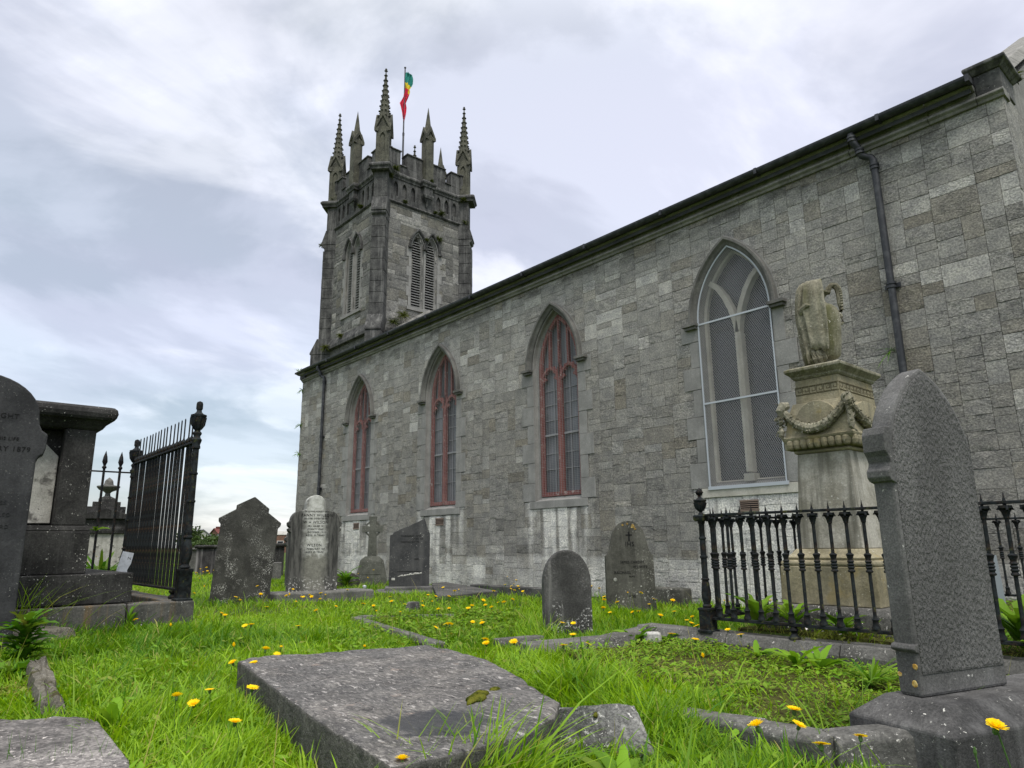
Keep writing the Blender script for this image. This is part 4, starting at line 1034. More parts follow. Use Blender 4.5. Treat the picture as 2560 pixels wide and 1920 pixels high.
def big_slab(name, label, pts, zt, th, mat, seed, res=.028, amp=.004, hollow=None):
    P = np.array(pts); c0 = P.mean(0); mn, mx = P.min(0), P.max(0)
    # dense rim so the edge can be nibbled
    rim = []
    for a, b in zip(P, np.roll(P, -1, 0)):
        n = max(1, int(np.linalg.norm(b-a)/.035))
        for k in range(n): rim.append(a+(b-a)*k/n)
    rim = np.array(rim); e = fbm(np.c_[rim*9, np.zeros(len(rim))], seed, 3)-.5
    rim = c0+(rim-c0)*(1+e[:, None]*.014)
    K = 26; V = []; n = len(rim)
    def hgt(p):
        q = np.c_[p*12, np.zeros(len(p))]; h_ = amp*2*(fbm(q, seed+5, 4)-.5)-amp*2.2*np.clip((fbm(np.c_[p*7, np.ones(len(p))], seed+9, 4)-.58)*8, 0, 1)
        if hollow is not None:
            hx, hy, r1, r2, dd = hollow; g = np.exp(-(((p[:, 0]-hx)/r1)**2+((p[:, 1]-hy)/r2)**2)*1.5); h_ = h_-dd*g
        return h_
    for k in range(K+1):
        t = (k/K)**.8; p = c0+(rim-c0)*t; z = zt+hgt(p)-(.006 if k == K else 0); V.append(np.c_[p, z])
    p = c0+(rim-c0)*1.004; V.append(np.c_[p, np.full(n, zt-.018)+.004*e])
    for f in (.35, .7, 1.): 
        e2 = fbm(np.c_[rim*14, np.full(n, f*9)], seed+2, 3)-.5; p = c0+(rim-c0)*(1.0+e2[:, None]*.012); V.append(np.c_[p, np.full(n, zt-th*f)])
    R = len(V); V = np.concatenate(V); V[:, :2] -= c0; F = []
    for k in range(R-1):
        i = np.arange(n); j = (i+1) % n; F.append(np.stack((k*n+i, k*n+j, (k+1)*n+j, (k+1)*n+i), 1))
    me = fast_mesh(V, [np.concatenate(F)], [mat]); me.name = name
    bm = bmesh.new(); bm.from_mesh(me); bmesh.ops.remove_doubles(bm, verts=bm.verts, dist=.0008); bmesh.ops.recalc_face_normals(bm, faces=bm.faces); bm.to_mesh(me); bm.free()
    o = link(name, me, None, smooth='all', loc=(c0[0], c0[1], 0)); tag(o, label, 'grave slab'); FOOT.append([tuple(q) for q in P]); return o, c0
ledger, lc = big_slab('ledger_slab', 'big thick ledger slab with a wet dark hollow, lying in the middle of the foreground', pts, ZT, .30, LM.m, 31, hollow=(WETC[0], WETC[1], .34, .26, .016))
spx.inputs[1].default_value = (WETC[0]-lc[0], WETC[1]-lc[1], ZT)
wet = LM.ramp(LM.mul(spx.outputs['Value'], LM.mul(LM.noise(7, 5, .7), .42), 'ADD'), .36, .43, 1., 0.)
c = LM.mix(LM.mul(wet, .78), c, (.030, .033, .038)); LM.setin(LM.b.inputs['Roughness'], LM.ramp(wet, 0, 1, .85, .32))
# shade put into the colour: upright faces darkened by their normal
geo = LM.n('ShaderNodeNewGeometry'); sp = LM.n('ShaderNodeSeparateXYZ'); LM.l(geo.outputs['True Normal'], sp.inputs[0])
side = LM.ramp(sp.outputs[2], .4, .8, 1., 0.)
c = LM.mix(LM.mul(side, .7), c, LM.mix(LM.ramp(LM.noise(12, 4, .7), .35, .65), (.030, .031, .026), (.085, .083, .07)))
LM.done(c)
mo = MB(); r = np.random.default_rng(6)
def moss_pad(name, label, px, z, rx, ry, h_, rot, seed):
    p = GZ(*px, z); m = MB(); n = 16; rings = []
    for k in range(6):
        t = k/5; rr_ = cos(t*pi/2)**.7; rings.append([(rx*rr_*cos(2*pi*i/n)*(1+.25*sin(3*i+seed))*1., ry*rr_*sin(2*pi*i/n)*(1+.2*cos(2*i+seed)), h_*sin(t*pi/2)+.002*sin(5*i+k)) for i in range(n)])
    m.loft(rings); o = m.build(name, M['moss'], None, smooth='all', loc=(p[0], p[1], z-.003)); o.rotation_euler = (0, 0, rot); return tag(o, label, 'moss')
moss_pad('moss_cushion', 'long strip of yellow-green moss on the big foreground slab', z8(870, 540), ZT, .035, .12, .022, .6, 1)
moss_pad('moss_cushion', 'brown moss tuft on the big foreground slab beyond the long strip', z8(965, 497), ZT, .02, .03, .015, .2, 2)
# lower-left slab
pts = [GZ(*q, .10)[:2] for q in (z3(-260, 1130), z3(0, 1095), z3(330, 1078), z3(560, 1085), z3(600, 1110), z3(690, 1215), z3(790, 1345), z3(800, 1400), z3(700, 1460), z3(200, 1560), z3(-300, 1700))]
M2 = stone('pale_flat_slab', (.11, .102, .097), (.27, .25, .235), la=1.2, lich=(.50, .46, .43), grain=.9, bump=.010, seed=23, gs=38, blotch=(.06, .057, .055), ba=.7)
big_slab('ledger_slab', 'pale flat slab sunk in the grass at the lower left corner', pts, .10, .25, M2, 37)
# wedge of broken stone
G_w = stone('lichened_broken_stone', (.15, .148, .14), (.26, .255, .24), la=1.3, lich=(.62, .60, .56), grain=.8, bump=.008, seed=29, blotch=(.07, .065, .062), ba=.8)
A = [GZ(*z8(1300, 582), .22), GZ(*z8(1735, 556), .22)]; B = [GZ(*z8(1215, 755), .08), GZ(*z8(1850, 815), .08)]
def wedge():
    a0, a1, b0, b1 = A[0], A[1], B[0], B[1]; nx, ny = 26, 16; V = []; c0 = (a0+a1+b0+b1)/4
    b0 = b0+(b0-a0)*.3; b1 = b1+(b1-a1)*.3
    for j in range(ny+1):
        for i in range(nx+1):
            u, v = i/nx, j/ny; p = (a0+(a1-a0)*u)*(1-v)+(b0+(b1-b0)*u)*v
            q = np.array([[p[0]*14, p[1]*14, p[2]*14]]); d = (fbm(q, 44, 4)[0]-.5)*.035
            ex = min(u, 1-u, v*1.2+.0, 1)*18; p = p+np.array([.15, -.25, .9])*(d-.018*max(0, 1-ex)); V.append(p)
    top = len(V); F = []; W1 = nx+1
    for j in range(ny):
        for i in range(nx): F.append((j*W1+i, j*W1+i+1, (j+1)*W1+i+1, (j+1)*W1+i))
    for p in list(V): V.append(np.array([p[0]-.05*(p[2] > .15), p[1]+.10, -.25]))
    rim = [i for i in range(W1)]+[j*W1+nx for j in range(1, ny+1)]+[ny*W1+i for i in range(nx-1, -1, -1)]+[j*W1 for j in range(ny-1, 0, -1)]
    for a, b in zip(rim, rim[1:]+rim[:1]): F.append((a, b, top+b, top+a))
    m = MB(); m.add([v-c0*np.array([1, 1, 0]) for v in V], F); o = m.build('broken_stone', G_w, None, smooth=True, loc=(c0[0], c0[1], 0))
    FOOT.append([tuple(q[:2]) for q in (a0, a1, b1, b0)]); return tag(o, 'broken tilted block of lichened stone in front of the big foreground slab', 'stone')
wedge()
moss_pad('moss_cushion', 'round moss cushion on the broken tilted block', z8(1525, 640), .17, .022, .022, .025, 0, 4)
PWS = stone('pale_broken_stone', (.30, .29, .27), (.46, .45, .42), la=.4, grain=.6, bump=.006, seed=81, gs=40)
for px_, z_, a_, b_, h_, lab in (((1632, 1598), .10, .085, .07, .045, 'whitish lump of stone sitting on the long kerb beside the dock leaves'), ((1668, 1745), .04, .13, .05, .035, 'whitish stone in the grass behind the broken tilted block'), ((1775, 1762), .05, .10, .04, .03, 'small pale stone by the start of the rounded foreground kerb'), ((1345, 1690), .04, .07, .05, .03, 'pale stone at the far right edge of the big foreground slab')):
    p = GZ(*px_, z_); rough_block('loose_stone', lab, 'stone', (p[0], p[1], z_-.03), .6, a_, b_, h_, PWS, int(a_*1000), .014, 7, .75, rnd_=.28)
# mossy kerb remnant at the left
p = [GZ(*q, .13) for q in (z3(170, 735), z3(285, 700), z3(400, 985), z3(235, 960))]
MK = stone('mossy_brown_stone', (.10, .09, .07), (.20, .185, .15), la=.5, grain=.7, bump=.012, seed=33, blotch=(.05, .045, .015), ba=.95)
q = [np.array([a[0], a[1]]) for a in p]
ce = sum(q)/4
pm_ = []
for a, b in zip(q, q[1:]+q[:1]):
    for k in range(8): pm_.append(a+(b-a)*k/8+RNG.uniform(-.012, .012, 2))
m = MB(); m.loft([[(a[0]-ce[0], a[1]-ce[1], z) for a in pm_] for z in (-.2, .05)]+[[((a[0]-ce[0])*.97, (a[1]-ce[1])*.97, .10+RNG.uniform(-.008, .008)) for a in pm_], [((a[0]-ce[0])*.86, (a[1]-ce[1])*.86, .13+RNG.uniform(-.012, .008)) for a in pm_], [((a[0]-ce[0])*.3, (a[1]-ce[1])*.3, .135+RNG.uniform(-.01, .01)) for a in pm_]])
o = m.build('mossy_kerb', MK, None, smooth=True, loc=(ce[0], ce[1], 0)); tag(o, 'mossy broken kerb stone by the lower left of the tall dark dated headstone', 'kerb'); FOOT.append([tuple(a) for a in q])
pp = GZ(*z2(60, 1605), .10); rough_block('field_stone', 'rough stone under the foot of the tall dark dated headstone', 'stone', (pp[0]-.2, pp[1]+.1, -.05), .3, .30, .42, .10, MK, 9, .03, 10, .8)

# ---- big granite headstone on the right
GR = Mat('tooled_granite', .8, .25)
g = GR.noise(75, 4, .75); c = GR.mix(GR.ramp(g, .30, .70), (.115, .113, .108), (.170, .166, .159))
c = GR.mix(GR.ramp(GR.noise(5, 4, .6, stretch=(1, 1, .3)), .35, .7), GR.mix(1., c, (.66, .66, .66), 'MULTIPLY'), c)
hn = GR.noise(85, 3, .6, stretch=(1, 1, .55)); GR.bump(GR.mix(.35, GR.ramp(hn, .35, .7), g), .010, 1.); GR.done(c)
GS = stone('smooth_granite', (.10, .098, .094), (.155, .152, .146), la=.3, grain=.55, bump=.002, seed=41, gs=130, streak=.25, streakc=(.24, .24, .235))
GB = stone('dark_granite_base', (.052, .051, .050), (.11, .107, .103), la=.3, grain=.6, bump=.003, seed=43, gs=110, streak=.3, streakc=(.24, .235, .23))
BR = 74
bc = np.array([-1.034, 3.107]); 
o = thing('headstone', 'tall pointed granite headstone with a roughly tooled face, large at the right', 'gravestone', (bc[0], bc[1], .295), (0, 0, radians(BR)))
def gothic(hw, spr, apex, n=12):
    h_ = apex-spr; c_ = (h_*h_-hw*hw)/(2*hw); R = hw+c_; t1 = math.acos(c_/R); L_ = [(c_-R*cos(t1*k/n), spr+R*sin(t1*k/n)) for k in range(n+1)]
    return L_+[(-x, z) for x, z in reversed(L_[:-1])]
t = .095
body = [(-.252, 0), (-.252, .70)]+gothic(.254, .84, 1.245)+[(.248, .70), (.252, 0)]
m = MB(); m.prism(body, -t/2+.004, t/2); m.build('stone_slab', GS, o, bevel=.012)
fo_ = [(-.238, .075), (-.238, .72)]+gothic(.240, .84, 1.222)+[(.236, .72), (.238, .075)]
m = MB(); cen = (0, .6); rings = []
for k, (s_, y) in enumerate(((1., -t/2+.006), (.995, -t/2+.001), (.98, -t/2-.001), (.6, -t/2-.002), (.2, -t/2-.002))): rings.append([(x*s_, y, cen[1]+(z-cen[1])*s_) for x, z in fo_])
m.loft(rings); m.build('tooled_face', GR.m, o)
m = MB()
for s_ in (-1,):                                # shoulder moulding and foot moulding on the edge
    prof = [(.24, .765), (.268, .775), (.280, .79), (.280, .815), (.268, .83), (.262, .845), (.270, .87), (.283, .89), (.283, .955), (.270, .985), (.24, .985)]
    m.loft([[(s_*x, y, z) for x, z in prof] for y in (-t/2-.002, t/2+.002)])
    m.build('shoulder_moulding', GS, o, bevel=.004); m = MB()
    prof = [(.24, .15), (.262, .155), (.270, .165), (.262, .178), (.24, .185)]; m.loft([[(s_*x, y, z) for x, z in prof] for y in (-t/2-.001, t/2+.001)])
m.build('foot_moulding', GS, o, bevel=.004)
r = np.random.default_rng(3)
lm = MB(); r = np.random.default_rng(3)
for (y, z, s_) in ((-.03, .105, .012), (-.02, .045, .014), (.035, .07, .010)):
    lm = MB(); n = 10; lm.loft([[(-.2515, y+s_*r.uniform(.7, 1.1)*cos(2*pi*i/n), z+s_*r.uniform(.7, 1.1)*sin(2*pi*i/n)) for i in range(n)], [(-.2540, y+s_*.7*cos(2*pi*i/n), z+s_*.7*sin(2*pi*i/n)) for i in range(n)]]); lm.build('lichen_patch', G_or, o)
b = MB(); b.stack(.22, -.03, [(.60, .205, -.6), (.60, .205, -.075), (.50, .118, 0)]); b.build('base', GB, o, bevel=.008)
FOOT.append([(-1.35, 2.6), (-.75, 2.5), (-.3, 4.2), (-.8, 4.3)])

# ---- iron baluster railing round the urn monument
def bal_profile(h_, s_=1.):
    r = .0115*s_
    return [(.026*s_, 0), (.028*s_, .012), (.020*s_, .03), (.019*s_, .055), (.024*s_, .062), (r+.002, .075), (r, .09), (r, h_*.47), (.022*s_, h_*.475), (.024*s_, h_*.485), (.016*s_, h_*.50), (.023*s_, h_*.515), (.016*s_, h_*.527), (.023*s_, h_*.54), (.016*s_, h_*.552), (.023*s_, h_*.565), (.016*s_, h_*.58), (.019*s_, h_*.60), (.026*s_, h_*.625), (.018*s_, h_*.635), (r, h_*.64), (r, h_*.90), (.016*s_, h_*.905), (.016*s_, h_*.915), (.022*s_, h_*.945), (.026*s_, h_*.955), (.018*s_, h_*.965), (.036*s_, h_*.98), (.036*s_, h_)]
ZR0, ZR1 = .27, 1.055
rl = thing('iron_railing', 'black cast iron baluster railing enclosing the urn monument', 'railing', (-3.3, 4.87, 0))
X0, X1, Y0, Y1 = 0., 2.75, 0., 4.0
hb = ZR1-ZR0-.03
m = MB(); m.lathe(0, 0, bal_profile(hb), 10); m.lathe(0, 0, [(.009, hb), (.011, hb+.02), (.005, hb+.05), (.0, hb+.085)], 6)
for k in range(4):
    a = k*pi/2+pi/4; m.tube([(0.018*cos(a), .018*sin(a), hb*.955), (.036*cos(a), .036*sin(a), hb*.985), (.040*cos(a), .040*sin(a), hb*.965)], .007, 5)
proto = None; spots = []
x = .115
while x < X1-.04: spots.append((x, Y0)); x += .115
y = .135
while y < Y1-.06: spots.append((X0, y)); spots.append((X1, y)); y += .15
x = .15
while x < X1-.06: spots.append((x, Y1)); x += .165
bob = m.build('baluster', M['iron'], rl, smooth=True, loc=(spots[0][0], spots[0][1], ZR0+.012))
for sx, sy in spots[1:99]:
    q = bob.copy(); COL.objects.link(q); q.parent = rl; q.location = (sx, sy, ZR0+.012); q.rotation_euler = (RNG.normal()*.009, RNG.normal()*.009, RNG.uniform(0, 1.5))
m = MB()
def rails(m, z, w_, h_):
    m.box(X0, X1, Y0-w_, Y0+w_, z-h_, z+h_); m.box(X0, X1, Y1-w_, Y1+w_, z-h_, z+h_); m.box(X0-w_, X0+w_, Y0+w_+.002, Y1-w_-.002, z-h_, z+h_); m.box(X1-w_, X1+w_, Y0+w_+.002, Y1-w_-.002, z-h_, z+h_)
rails(m, ZR1, .021, .009); m.build('top_rail', M['iron'], rl, bevel=.003)
m = MB(); rails(m, ZR0, .018, .011)
m.build('bottom_rail', M['iron'], rl, bevel=.003)
m = MB()
for x, y in ((.70, 0), (1.85, 0), (0, 1.3), (0, 2.7), (1.4, 4.0), (X1, 2)):
    m = MB(); m.lathe(x, y, [(.042, .14), (.042, .185), (.030, .195), (.018, .215), (.032, .235), (.020, .252), (.016, .262)], 10); m.build('foot', M['iron'], rl, smooth=True)
def post_mb(zb, s_=1.):
    m = MB(); m.stack(0, 0, [(.060, .060, zb), (.060, .060, zb+.015), (.048, .048, zb+.022), (.048, .048, zb+.16), (.053, .053, zb+.165), (.053, .053, zb+.18)])
    H_ = 1.0
    m.lathe(0, 0, [(.030, zb+.18), (.036, zb+.195), (.026, zb+.21), (.036, zb+.255), (.038, zb+.285), (.030, zb+.36), (.025, zb+.385), (.032, zb+.39), (.032, zb+.40), (.0235, zb+.405), (.0235, zb+.555), (.030, zb+.56), (.030, zb+.572), (.0225, zb+.577), (.0225, zb+.70), (.029, zb+.705), (.029, zb+.717), (.022, zb+.722), (.0215, zb+.82), (.028, zb+.83), (.030, zb+.845)], 12)
    m.stack(0, 0, [(.036, .036, zb+.845), (.045, .045, zb+.86), (.045, .045, zb+.885), (.036, .036, zb+.895)])
    u = zb+.895
    m.lathe(0, 0, [(.022, u), (.018, u+.012), (.012, u+.02), (.018, u+.03), (.034, u+.055), (.045, u+.09), (.047, u+.105), (.052, u+.11), (.052, u+.118), (.030, u+.125), (.012, u+.14), (.011, u+.15), (.020, u+.158), (.026, u+.178), (.022, u+.195), (.008, u+.21), (.0, u+.215)], 14)
    for k in range(10):
        a = 2*pi*k/10; m.tube([(.020*cos(a), .020*sin(a), u+.032), (.036*cos(a), .036*sin(a), u+.055), (.048*cos(a), .048*sin(a), u+.095)], [.004, .006, .006], 5)
        m.tube([(.020*cos(a), .020*sin(a), u+.158), (.0275*cos(a), .0275*sin(a), u+.178), (.012*cos(a), .012*sin(a), u+.205)], [.003, .0045, .003], 4)
    return m
pp = post_mb(.165).build('corner_post', M['iron'], rl, smooth=True)
for x, y in ((X1, 0), (0, Y1), (X1, Y1)):
    q = pp.copy(); COL.objects.link(q); q.parent = rl; q.location = (x, y, 0)

# ---- urn monument
MO = stone('buff_monument_stone', (.21, .185, .115), (.36, .32, .215), la=.5, lich=(.48, .46, .38), streak=.55, streakc=(.13, .125, .095), grain=.35, bump=.003, seed=51, gs=60, blotch=(.30, .235, .10), ba=.5)
MS = stone('pale_streaked_monument_stone', (.25, .235, .185), (.45, .43, .37), la=.3, streak=.9, streakc=(.12, .115, .09), grain=.35, bump=.003, seed=53, gs=70)
MU = stone('mossy_urn_stone', (.15, .138, .092), (.33, .31, .235), la=.5, lich=(.50, .48, .40), streak=.8, streakc=(.085, .088, .03), grain=.55, bump=.005, seed=55, gs=60)
mc = (-2.557, 5.865)
mo = thing('urn_monument', 'buff stone pedestal monument with garlands and a draped urn on top', 'monument', (mc[0], mc[1], 0))
FOOT.append([(mc[0]-.45, mc[1]-.6), (mc[0]+.45, mc[1]-.6), (mc[0]+.45, mc[1]+.6), (mc[0]-.45, mc[1]+.6)])
m = MB(); m.stack(0, 0, [(.47, .62, -.2), (.47, .62, .33), (.44, .59, .372)]); m.build('footing', KM, mo, bevel=.01)
m = MB(); m.stack(0, 0, [(.375, .525, .374), (.365, .515, .655)]); m.stack(0, 0, [(.355, .505, .656), (.362, .512, .675), (.355, .505, .695), (.325, .475, .70), (.335, .485, .72), (.30, .45, .745), (.27, .42, .785)]); m.build('plinth', MO, mo, bevel=.006)
m = MB(); m.stack(0, 0, [(.252, .402, .786), (.208, .358, 1.535)]); m.build('shaft', MS, mo, bevel=.006)
m = MB(); m.stack(0, 0, [(.212, .362, 1.536), (.225, .375, 1.545), (.225, .375, 1.56), (.205, .355, 1.57), (.235, .385, 1.585), (.275, .425, 1.635), (.285, .435, 1.65), (.29, .44, 1.668), (.275, .425, 1.672), (.265, .415, 1.69), (.235, .385, 1.86), (.205, .355, 1.955)])
for sx, sy, hx, hy in ((0, -1, .255, .40), (0, 1, .255, .40), (1, 0, .255, .40), (-1, 0, .255, .40)):   # egg-like gadroons under the block
    n = 9 if sx == 0 else 14; L_ = hx if sx == 0 else hy
    for k in range(n):
        u = -L_+2*L_*(k+.5)/n; d = (hy if sx == 0 else hx)+.012
        px, py = (u, sy*d) if sx == 0 else (sx*d, u)
        m.lathe(px, py, [(.018, 1.572), (.027, 1.585), (.034, 1.61), (.032, 1.635), (.02, 1.65)], 8)
# shell-like lunettes above the garlands
for sx, sy in ((0, -1), (1, 0), (0, 1), (-1, 0)):
    hw = .175 if sx == 0 else .28; d0, d1 = (.39, .30) if sx == 0 else (.24, .15)
    pts = [(-hw, 1.76)]+[(hw*cos(pi-pi*k/10), 1.78+.175*sin(pi*k/10)) for k in range(11)]+[(hw, 1.76), (hw*.5, 1.70), (-hw*.5, 1.70)]
    if sx == 0: m.loft([[(x, sy*(d0+.008), z) for x, z in pts], [(x, sy*d1, z) for x, z in pts]])
    else: m.loft([[(sx*(d0+.008), x, z) for x, z in pts], [(sx*d1, x, z) for x, z in pts]])
m.build('garland_block', MO, mo, bevel=.004)
gm = MB(); rg = np.random.default_rng(12)
def flake(m, c, s_, r):
    a = Vector(r.normal(size=3)).normalized(); b = a.orthogonal().normalized(); c_ = a.cross(b); c = Vector(c)
    m.add([tuple(c+b*s_), tuple(c+c_*s_*.5+a*s_*.15), tuple(c-b*s_), tuple(c-c_*s_*.5+a*s_*.15), tuple(c+a*s_*.35)], [(0, 1, 4), (1, 2, 4), (2, 3, 4), (3, 0, 4)])
def garland(m, a, b, out, sag):
    a, b, out = np.array(a), np.array(b), np.array(out); n = 34; pth = []; rad = []
    for k in range(n+1):
        t = k/n; s_ = 4*t*(1-t); p = a+(b-a)*t+out*(.03*s_)-np.array([0, 0, sag*s_]); pth.append(p); rad.append((.024+.016*s_)*(1+.05*(-1)**k))
        
        for q in range(9):
            dv = rg.normal(size=3); dv /= np.linalg.norm(dv); flake(m, p+dv*rad[-1]*.95, .015+.008*s_, rg)
    m.tube(pth, rad, 9)
cor = {(-1, -1): 0, (1, -1): 0, (1, 1): 0, (-1, 1): 0}
E_ = lambda sx, sy, z: (sx*.262, sy*.408, z)
garland(gm, E_(-1, -1, 1.90), E_(1, -1, 1.93), (0, -1, 0), .19); garland(gm, E_(1, -1, 1.93), E_(1, 1, 1.92), (1, 0, 0), .20)
garland(gm, E_(1, 1, 1.92), E_(-1, 1, 1.9), (0, 1, 0), .19); garland(gm, E_(-1, 1, 1.9), E_(-1, -1, 1.9), (-1, 0, 0), .2)
for sx, sy in cor:
    p = np.array(E_(sx, sy, 1.93))
    gm.tube([p+np.array([-.03*sx, -.03*sy, .02]), p+np.array([0, 0, .012]), p+np.array([.02*sx, .02*sy, -.03]), p+np.array([.022*sx, .022*sy, -.12]), p+np.array([.025*sx, .025*sy, -.20]), p+np.array([.03*sx, .03*sy, -.25])], [.03, .045, .036, .02, .026, .012], 9)
    for q in range(50): flake(gm, p+np.array([.025*sx, .025*sy, -.26*rg.random()])+rg.normal(size=3)*.018, .022, rg)
gm.build('garland', MU, mo)
m = MB(); m.stack(0, 0, [(.185, .335, 1.956), (.178, .328, 2.155)]); m.build('frieze', MO, mo, bevel=.004)
key = MB()
def greek(m, L_, fn):
    n = int(round(2*L_/.062)); p = 2*L_/n; w_ = .0035; z0, z1 = 2.032, 2.088
    def seg(u0, z0_, u1, z1_):
        a, b = sorted((u0, u1)); c_, d = sorted((z0_, z1_)); a -= w_/2; b += w_/2; c_ -= w_/2; d += w_/2
        m.add([fn(u, z, y) for y in (0, .003) for u, z in ((a, c_), (b, c_), (b, d), (a, d))], [(0, 1, 2, 3), (4, 5, 6, 7), (0, 1, 5, 4), (1, 2, 6, 5), (2, 3, 7, 6), (3, 0, 4, 7)])
    seg(-L_, z0-.006, L_, z0-.006); seg(-L_, z1+.006, L_, z1+.006)
    for k in range(n):
        u = -L_+p*k; q = p*.2
        for s_ in ((0, 0, 0, 1), (0, 1, .82, 1), (.82, 1, .82, .35), (.82, .35, .38, .35), (.38, .35, .38, .65), (.82, 0, .0, 0)): seg(u+s_[0]*p, z0+s_[1]*(z1-z0), u+s_[2]*p, z0+s_[3]*(z1-z0))
greek(key, .178, lambda u, z, y: (u, -.334-y*.3, z)); greek(key, .325, lambda u, z, y: (.184+y*.3, u, z))
greek(key, .178, lambda u, z, y: (u, .334+y*.3, z)); greek(key, .325, lambda u, z, y: (-.184-y*.3, u, z))
key.build('greek_key_band', (lambda m: m.done((.075, .065, .04)))(Mat('incised_shadowed_line', 1, 0)), mo)
m = MB(); m.stack(0, 0, [(.182, .332, 2.156), (.195, .345, 2.17), (.200, .350, 2.185), (.232, .382, 2.215), (.240, .390, 2.222), (.240, .390, 2.245), (.205, .35, 2.262), (.14, .22, 2.283)]); m.build('cap', MU, mo, bevel=.004)
# draped urn: its front towards the path (the camera side of the pedestal)
m = MB(); m.stack(0, 0, [(.075, .075, 2.275), (.075, .075, 2.30)])
m.lathe(0, 0, [(.06, 2.30), (.05, 2.32), (.042, 2.335), (.06, 2.35), (.095, 2.36), (.115, 2.38), (.128, 2.47), (.138, 2.58), (.144, 2.68), (.142, 2.74), (.128, 2.79), (.095, 2.825), (.06, 2.84), (.042, 2.865), (.038, 2.90), (.055, 2.925), (.075, 2.94), (.075, 2.955), (.05, 2.965), (.03, 2.99), (.035, 3.01), (.0, 3.03)], 26)
hd = [(.06, 2.945), (.07, 2.985), (.095, 3.01), (.125, 3.005), (.146, 2.97), (.152, 2.91), (.150, 2.84), (.145, 2.76)]
for o_ in (0, 1): m.tube([(x+.012*o_, .0, z+.008*o_) for x, z in hd], [.014, .016, .02, .022, .022, .02, .018, .014], 8)
for k in range(len(hd)-1):
    for q in range(3):
        t = q/3; x, z = hd[k][0]+(hd[k+1][0]-hd[k][0])*t, hd[k][1]+(hd[k+1][1]-hd[k][1])*t; m.stack(x+.018, 0, [(.008, .022, z-.008), (.012, .026, z), (.008, .022, z+.008)])
m.tube([(.14, 0, 2.76), (.155, 0, 2.72), (.16, 0, 2.67), (.15, 0, 2.655), (.135, 0, 2.67)], .014, 8)
urn = m.build('urn', MU, mo, smooth=True, loc=(-.005, -.07, 0)); urn.rotation_euler = (0, 0, radians(33))
# cloth hung over the urn's left shoulder
def drape():
    m = MB(); TH0, TH1 = radians(118), radians(278); nt_ = 96; prof = [(.02, 3.045), (.08, 3.05), (.13, 3.035), (.155, 2.99), (.168, 2.90), (.172, 2.80), (.170, 2.74), (.165, 2.66), (.160, 2.55), (.152, 2.45), (.142, 2.38)]
    rows = []
    for j, (r_, z) in enumerate(prof):
        row = []; dep = min(1, j/4)
        for i in range(nt_+1):
            u = i/nt_; a = TH0+(TH1-TH0)*u
            wob = .02*sin(j*.9+u*4)
            f = sum(a_*math.exp(-((u+wob-c_)/w_)**2) for c_, a_, w_ in ((.10, .02, .03), (.22, .022, .03), (.33, .02, .03), (.43, .030, .022), (.50, .026, .02), (.565, .034, .022), (.66, .022, .03), (.98, .020, .03), (.84, .007, .05)))-.012*math.exp(-((u-.61)/.018)**2)-.008*math.exp(-((u-.47)/.012)**2)
            zb_u = 2.30+.125*float(np.clip((u-.585)/.05, 0, 1))-.03*float(np.clip((u-.7)/.3, 0, 1))+.012*sin(u*40)
            zz_ = 3.045-(3.045-zb_u)*((3.045-z)/(3.045-2.38))
            knot = .040*math.exp(-((z-2.77)/.035)**2-((u-.56)/.10)**2)
            row.append(((r_+f*dep+knot)*cos(a)-.015, (r_+f*dep+knot)*sin(a), zz_))
        rows.append(row)
    tail = []
    n = nt_+1; vs = [p for r_ in rows for p in r_]; fs = []
    for j in range(len(rows)-1):
        for i in range(nt_): fs.append((j*n+i, j*n+i+1, (j+1)*n+i+1, (j+1)*n+i))
    m.add(vs, fs)
    o = m.build('drapery', MU, mo, smooth='all', loc=(-.005, -.07, 0)); o.rotation_euler = (0, 0, radians(33))
    s_ = o.modifiers.new('s', 'SOLIDIFY'); s_.thickness = .018; s_.offset = -1
    for a0, r0, dz in ((200, .135, 0), (218, .125, .0), (236, .115, .0), (252, .10, .02)):
        a = radians(a0); p = [(r_*cos(a+da)-.015, r_*sin(a+da), z) for r_, z, da in ((r0*.9, 2.46, 0), (r0*1.0, 2.40, .05), (r0*.98, 2.34, .12), (r0*.85, 2.295+dz, .2))]
        m2 = MB(); m2.tube(p, [.014, .026, .028, .014], 8); o2 = m2.build('drapery_fold', MU, mo, smooth=True, loc=(-.005, -.07, 0)); o2.rotation_euler = (0, 0, radians(33))
    m2 = MB()
    kn_ = [(.165, 2.71, 196), (.185, 2.74, 206), (.19, 2.78, 216), (.18, 2.81, 228), (.155, 2.80, 238), (.165, 2.765, 234)]
    m2.tube([(r_*cos(radians(a))-.015, r_*sin(radians(a)), z) for r_, z, a in kn_], [.014, .024, .026, .024, .018, .01], 8)
    o2 = m2.build('drapery_fold', MU, mo, smooth=True, loc=(-.005, -.07, 0)); o2.rotation_euler = (0, 0, radians(33))
drape()

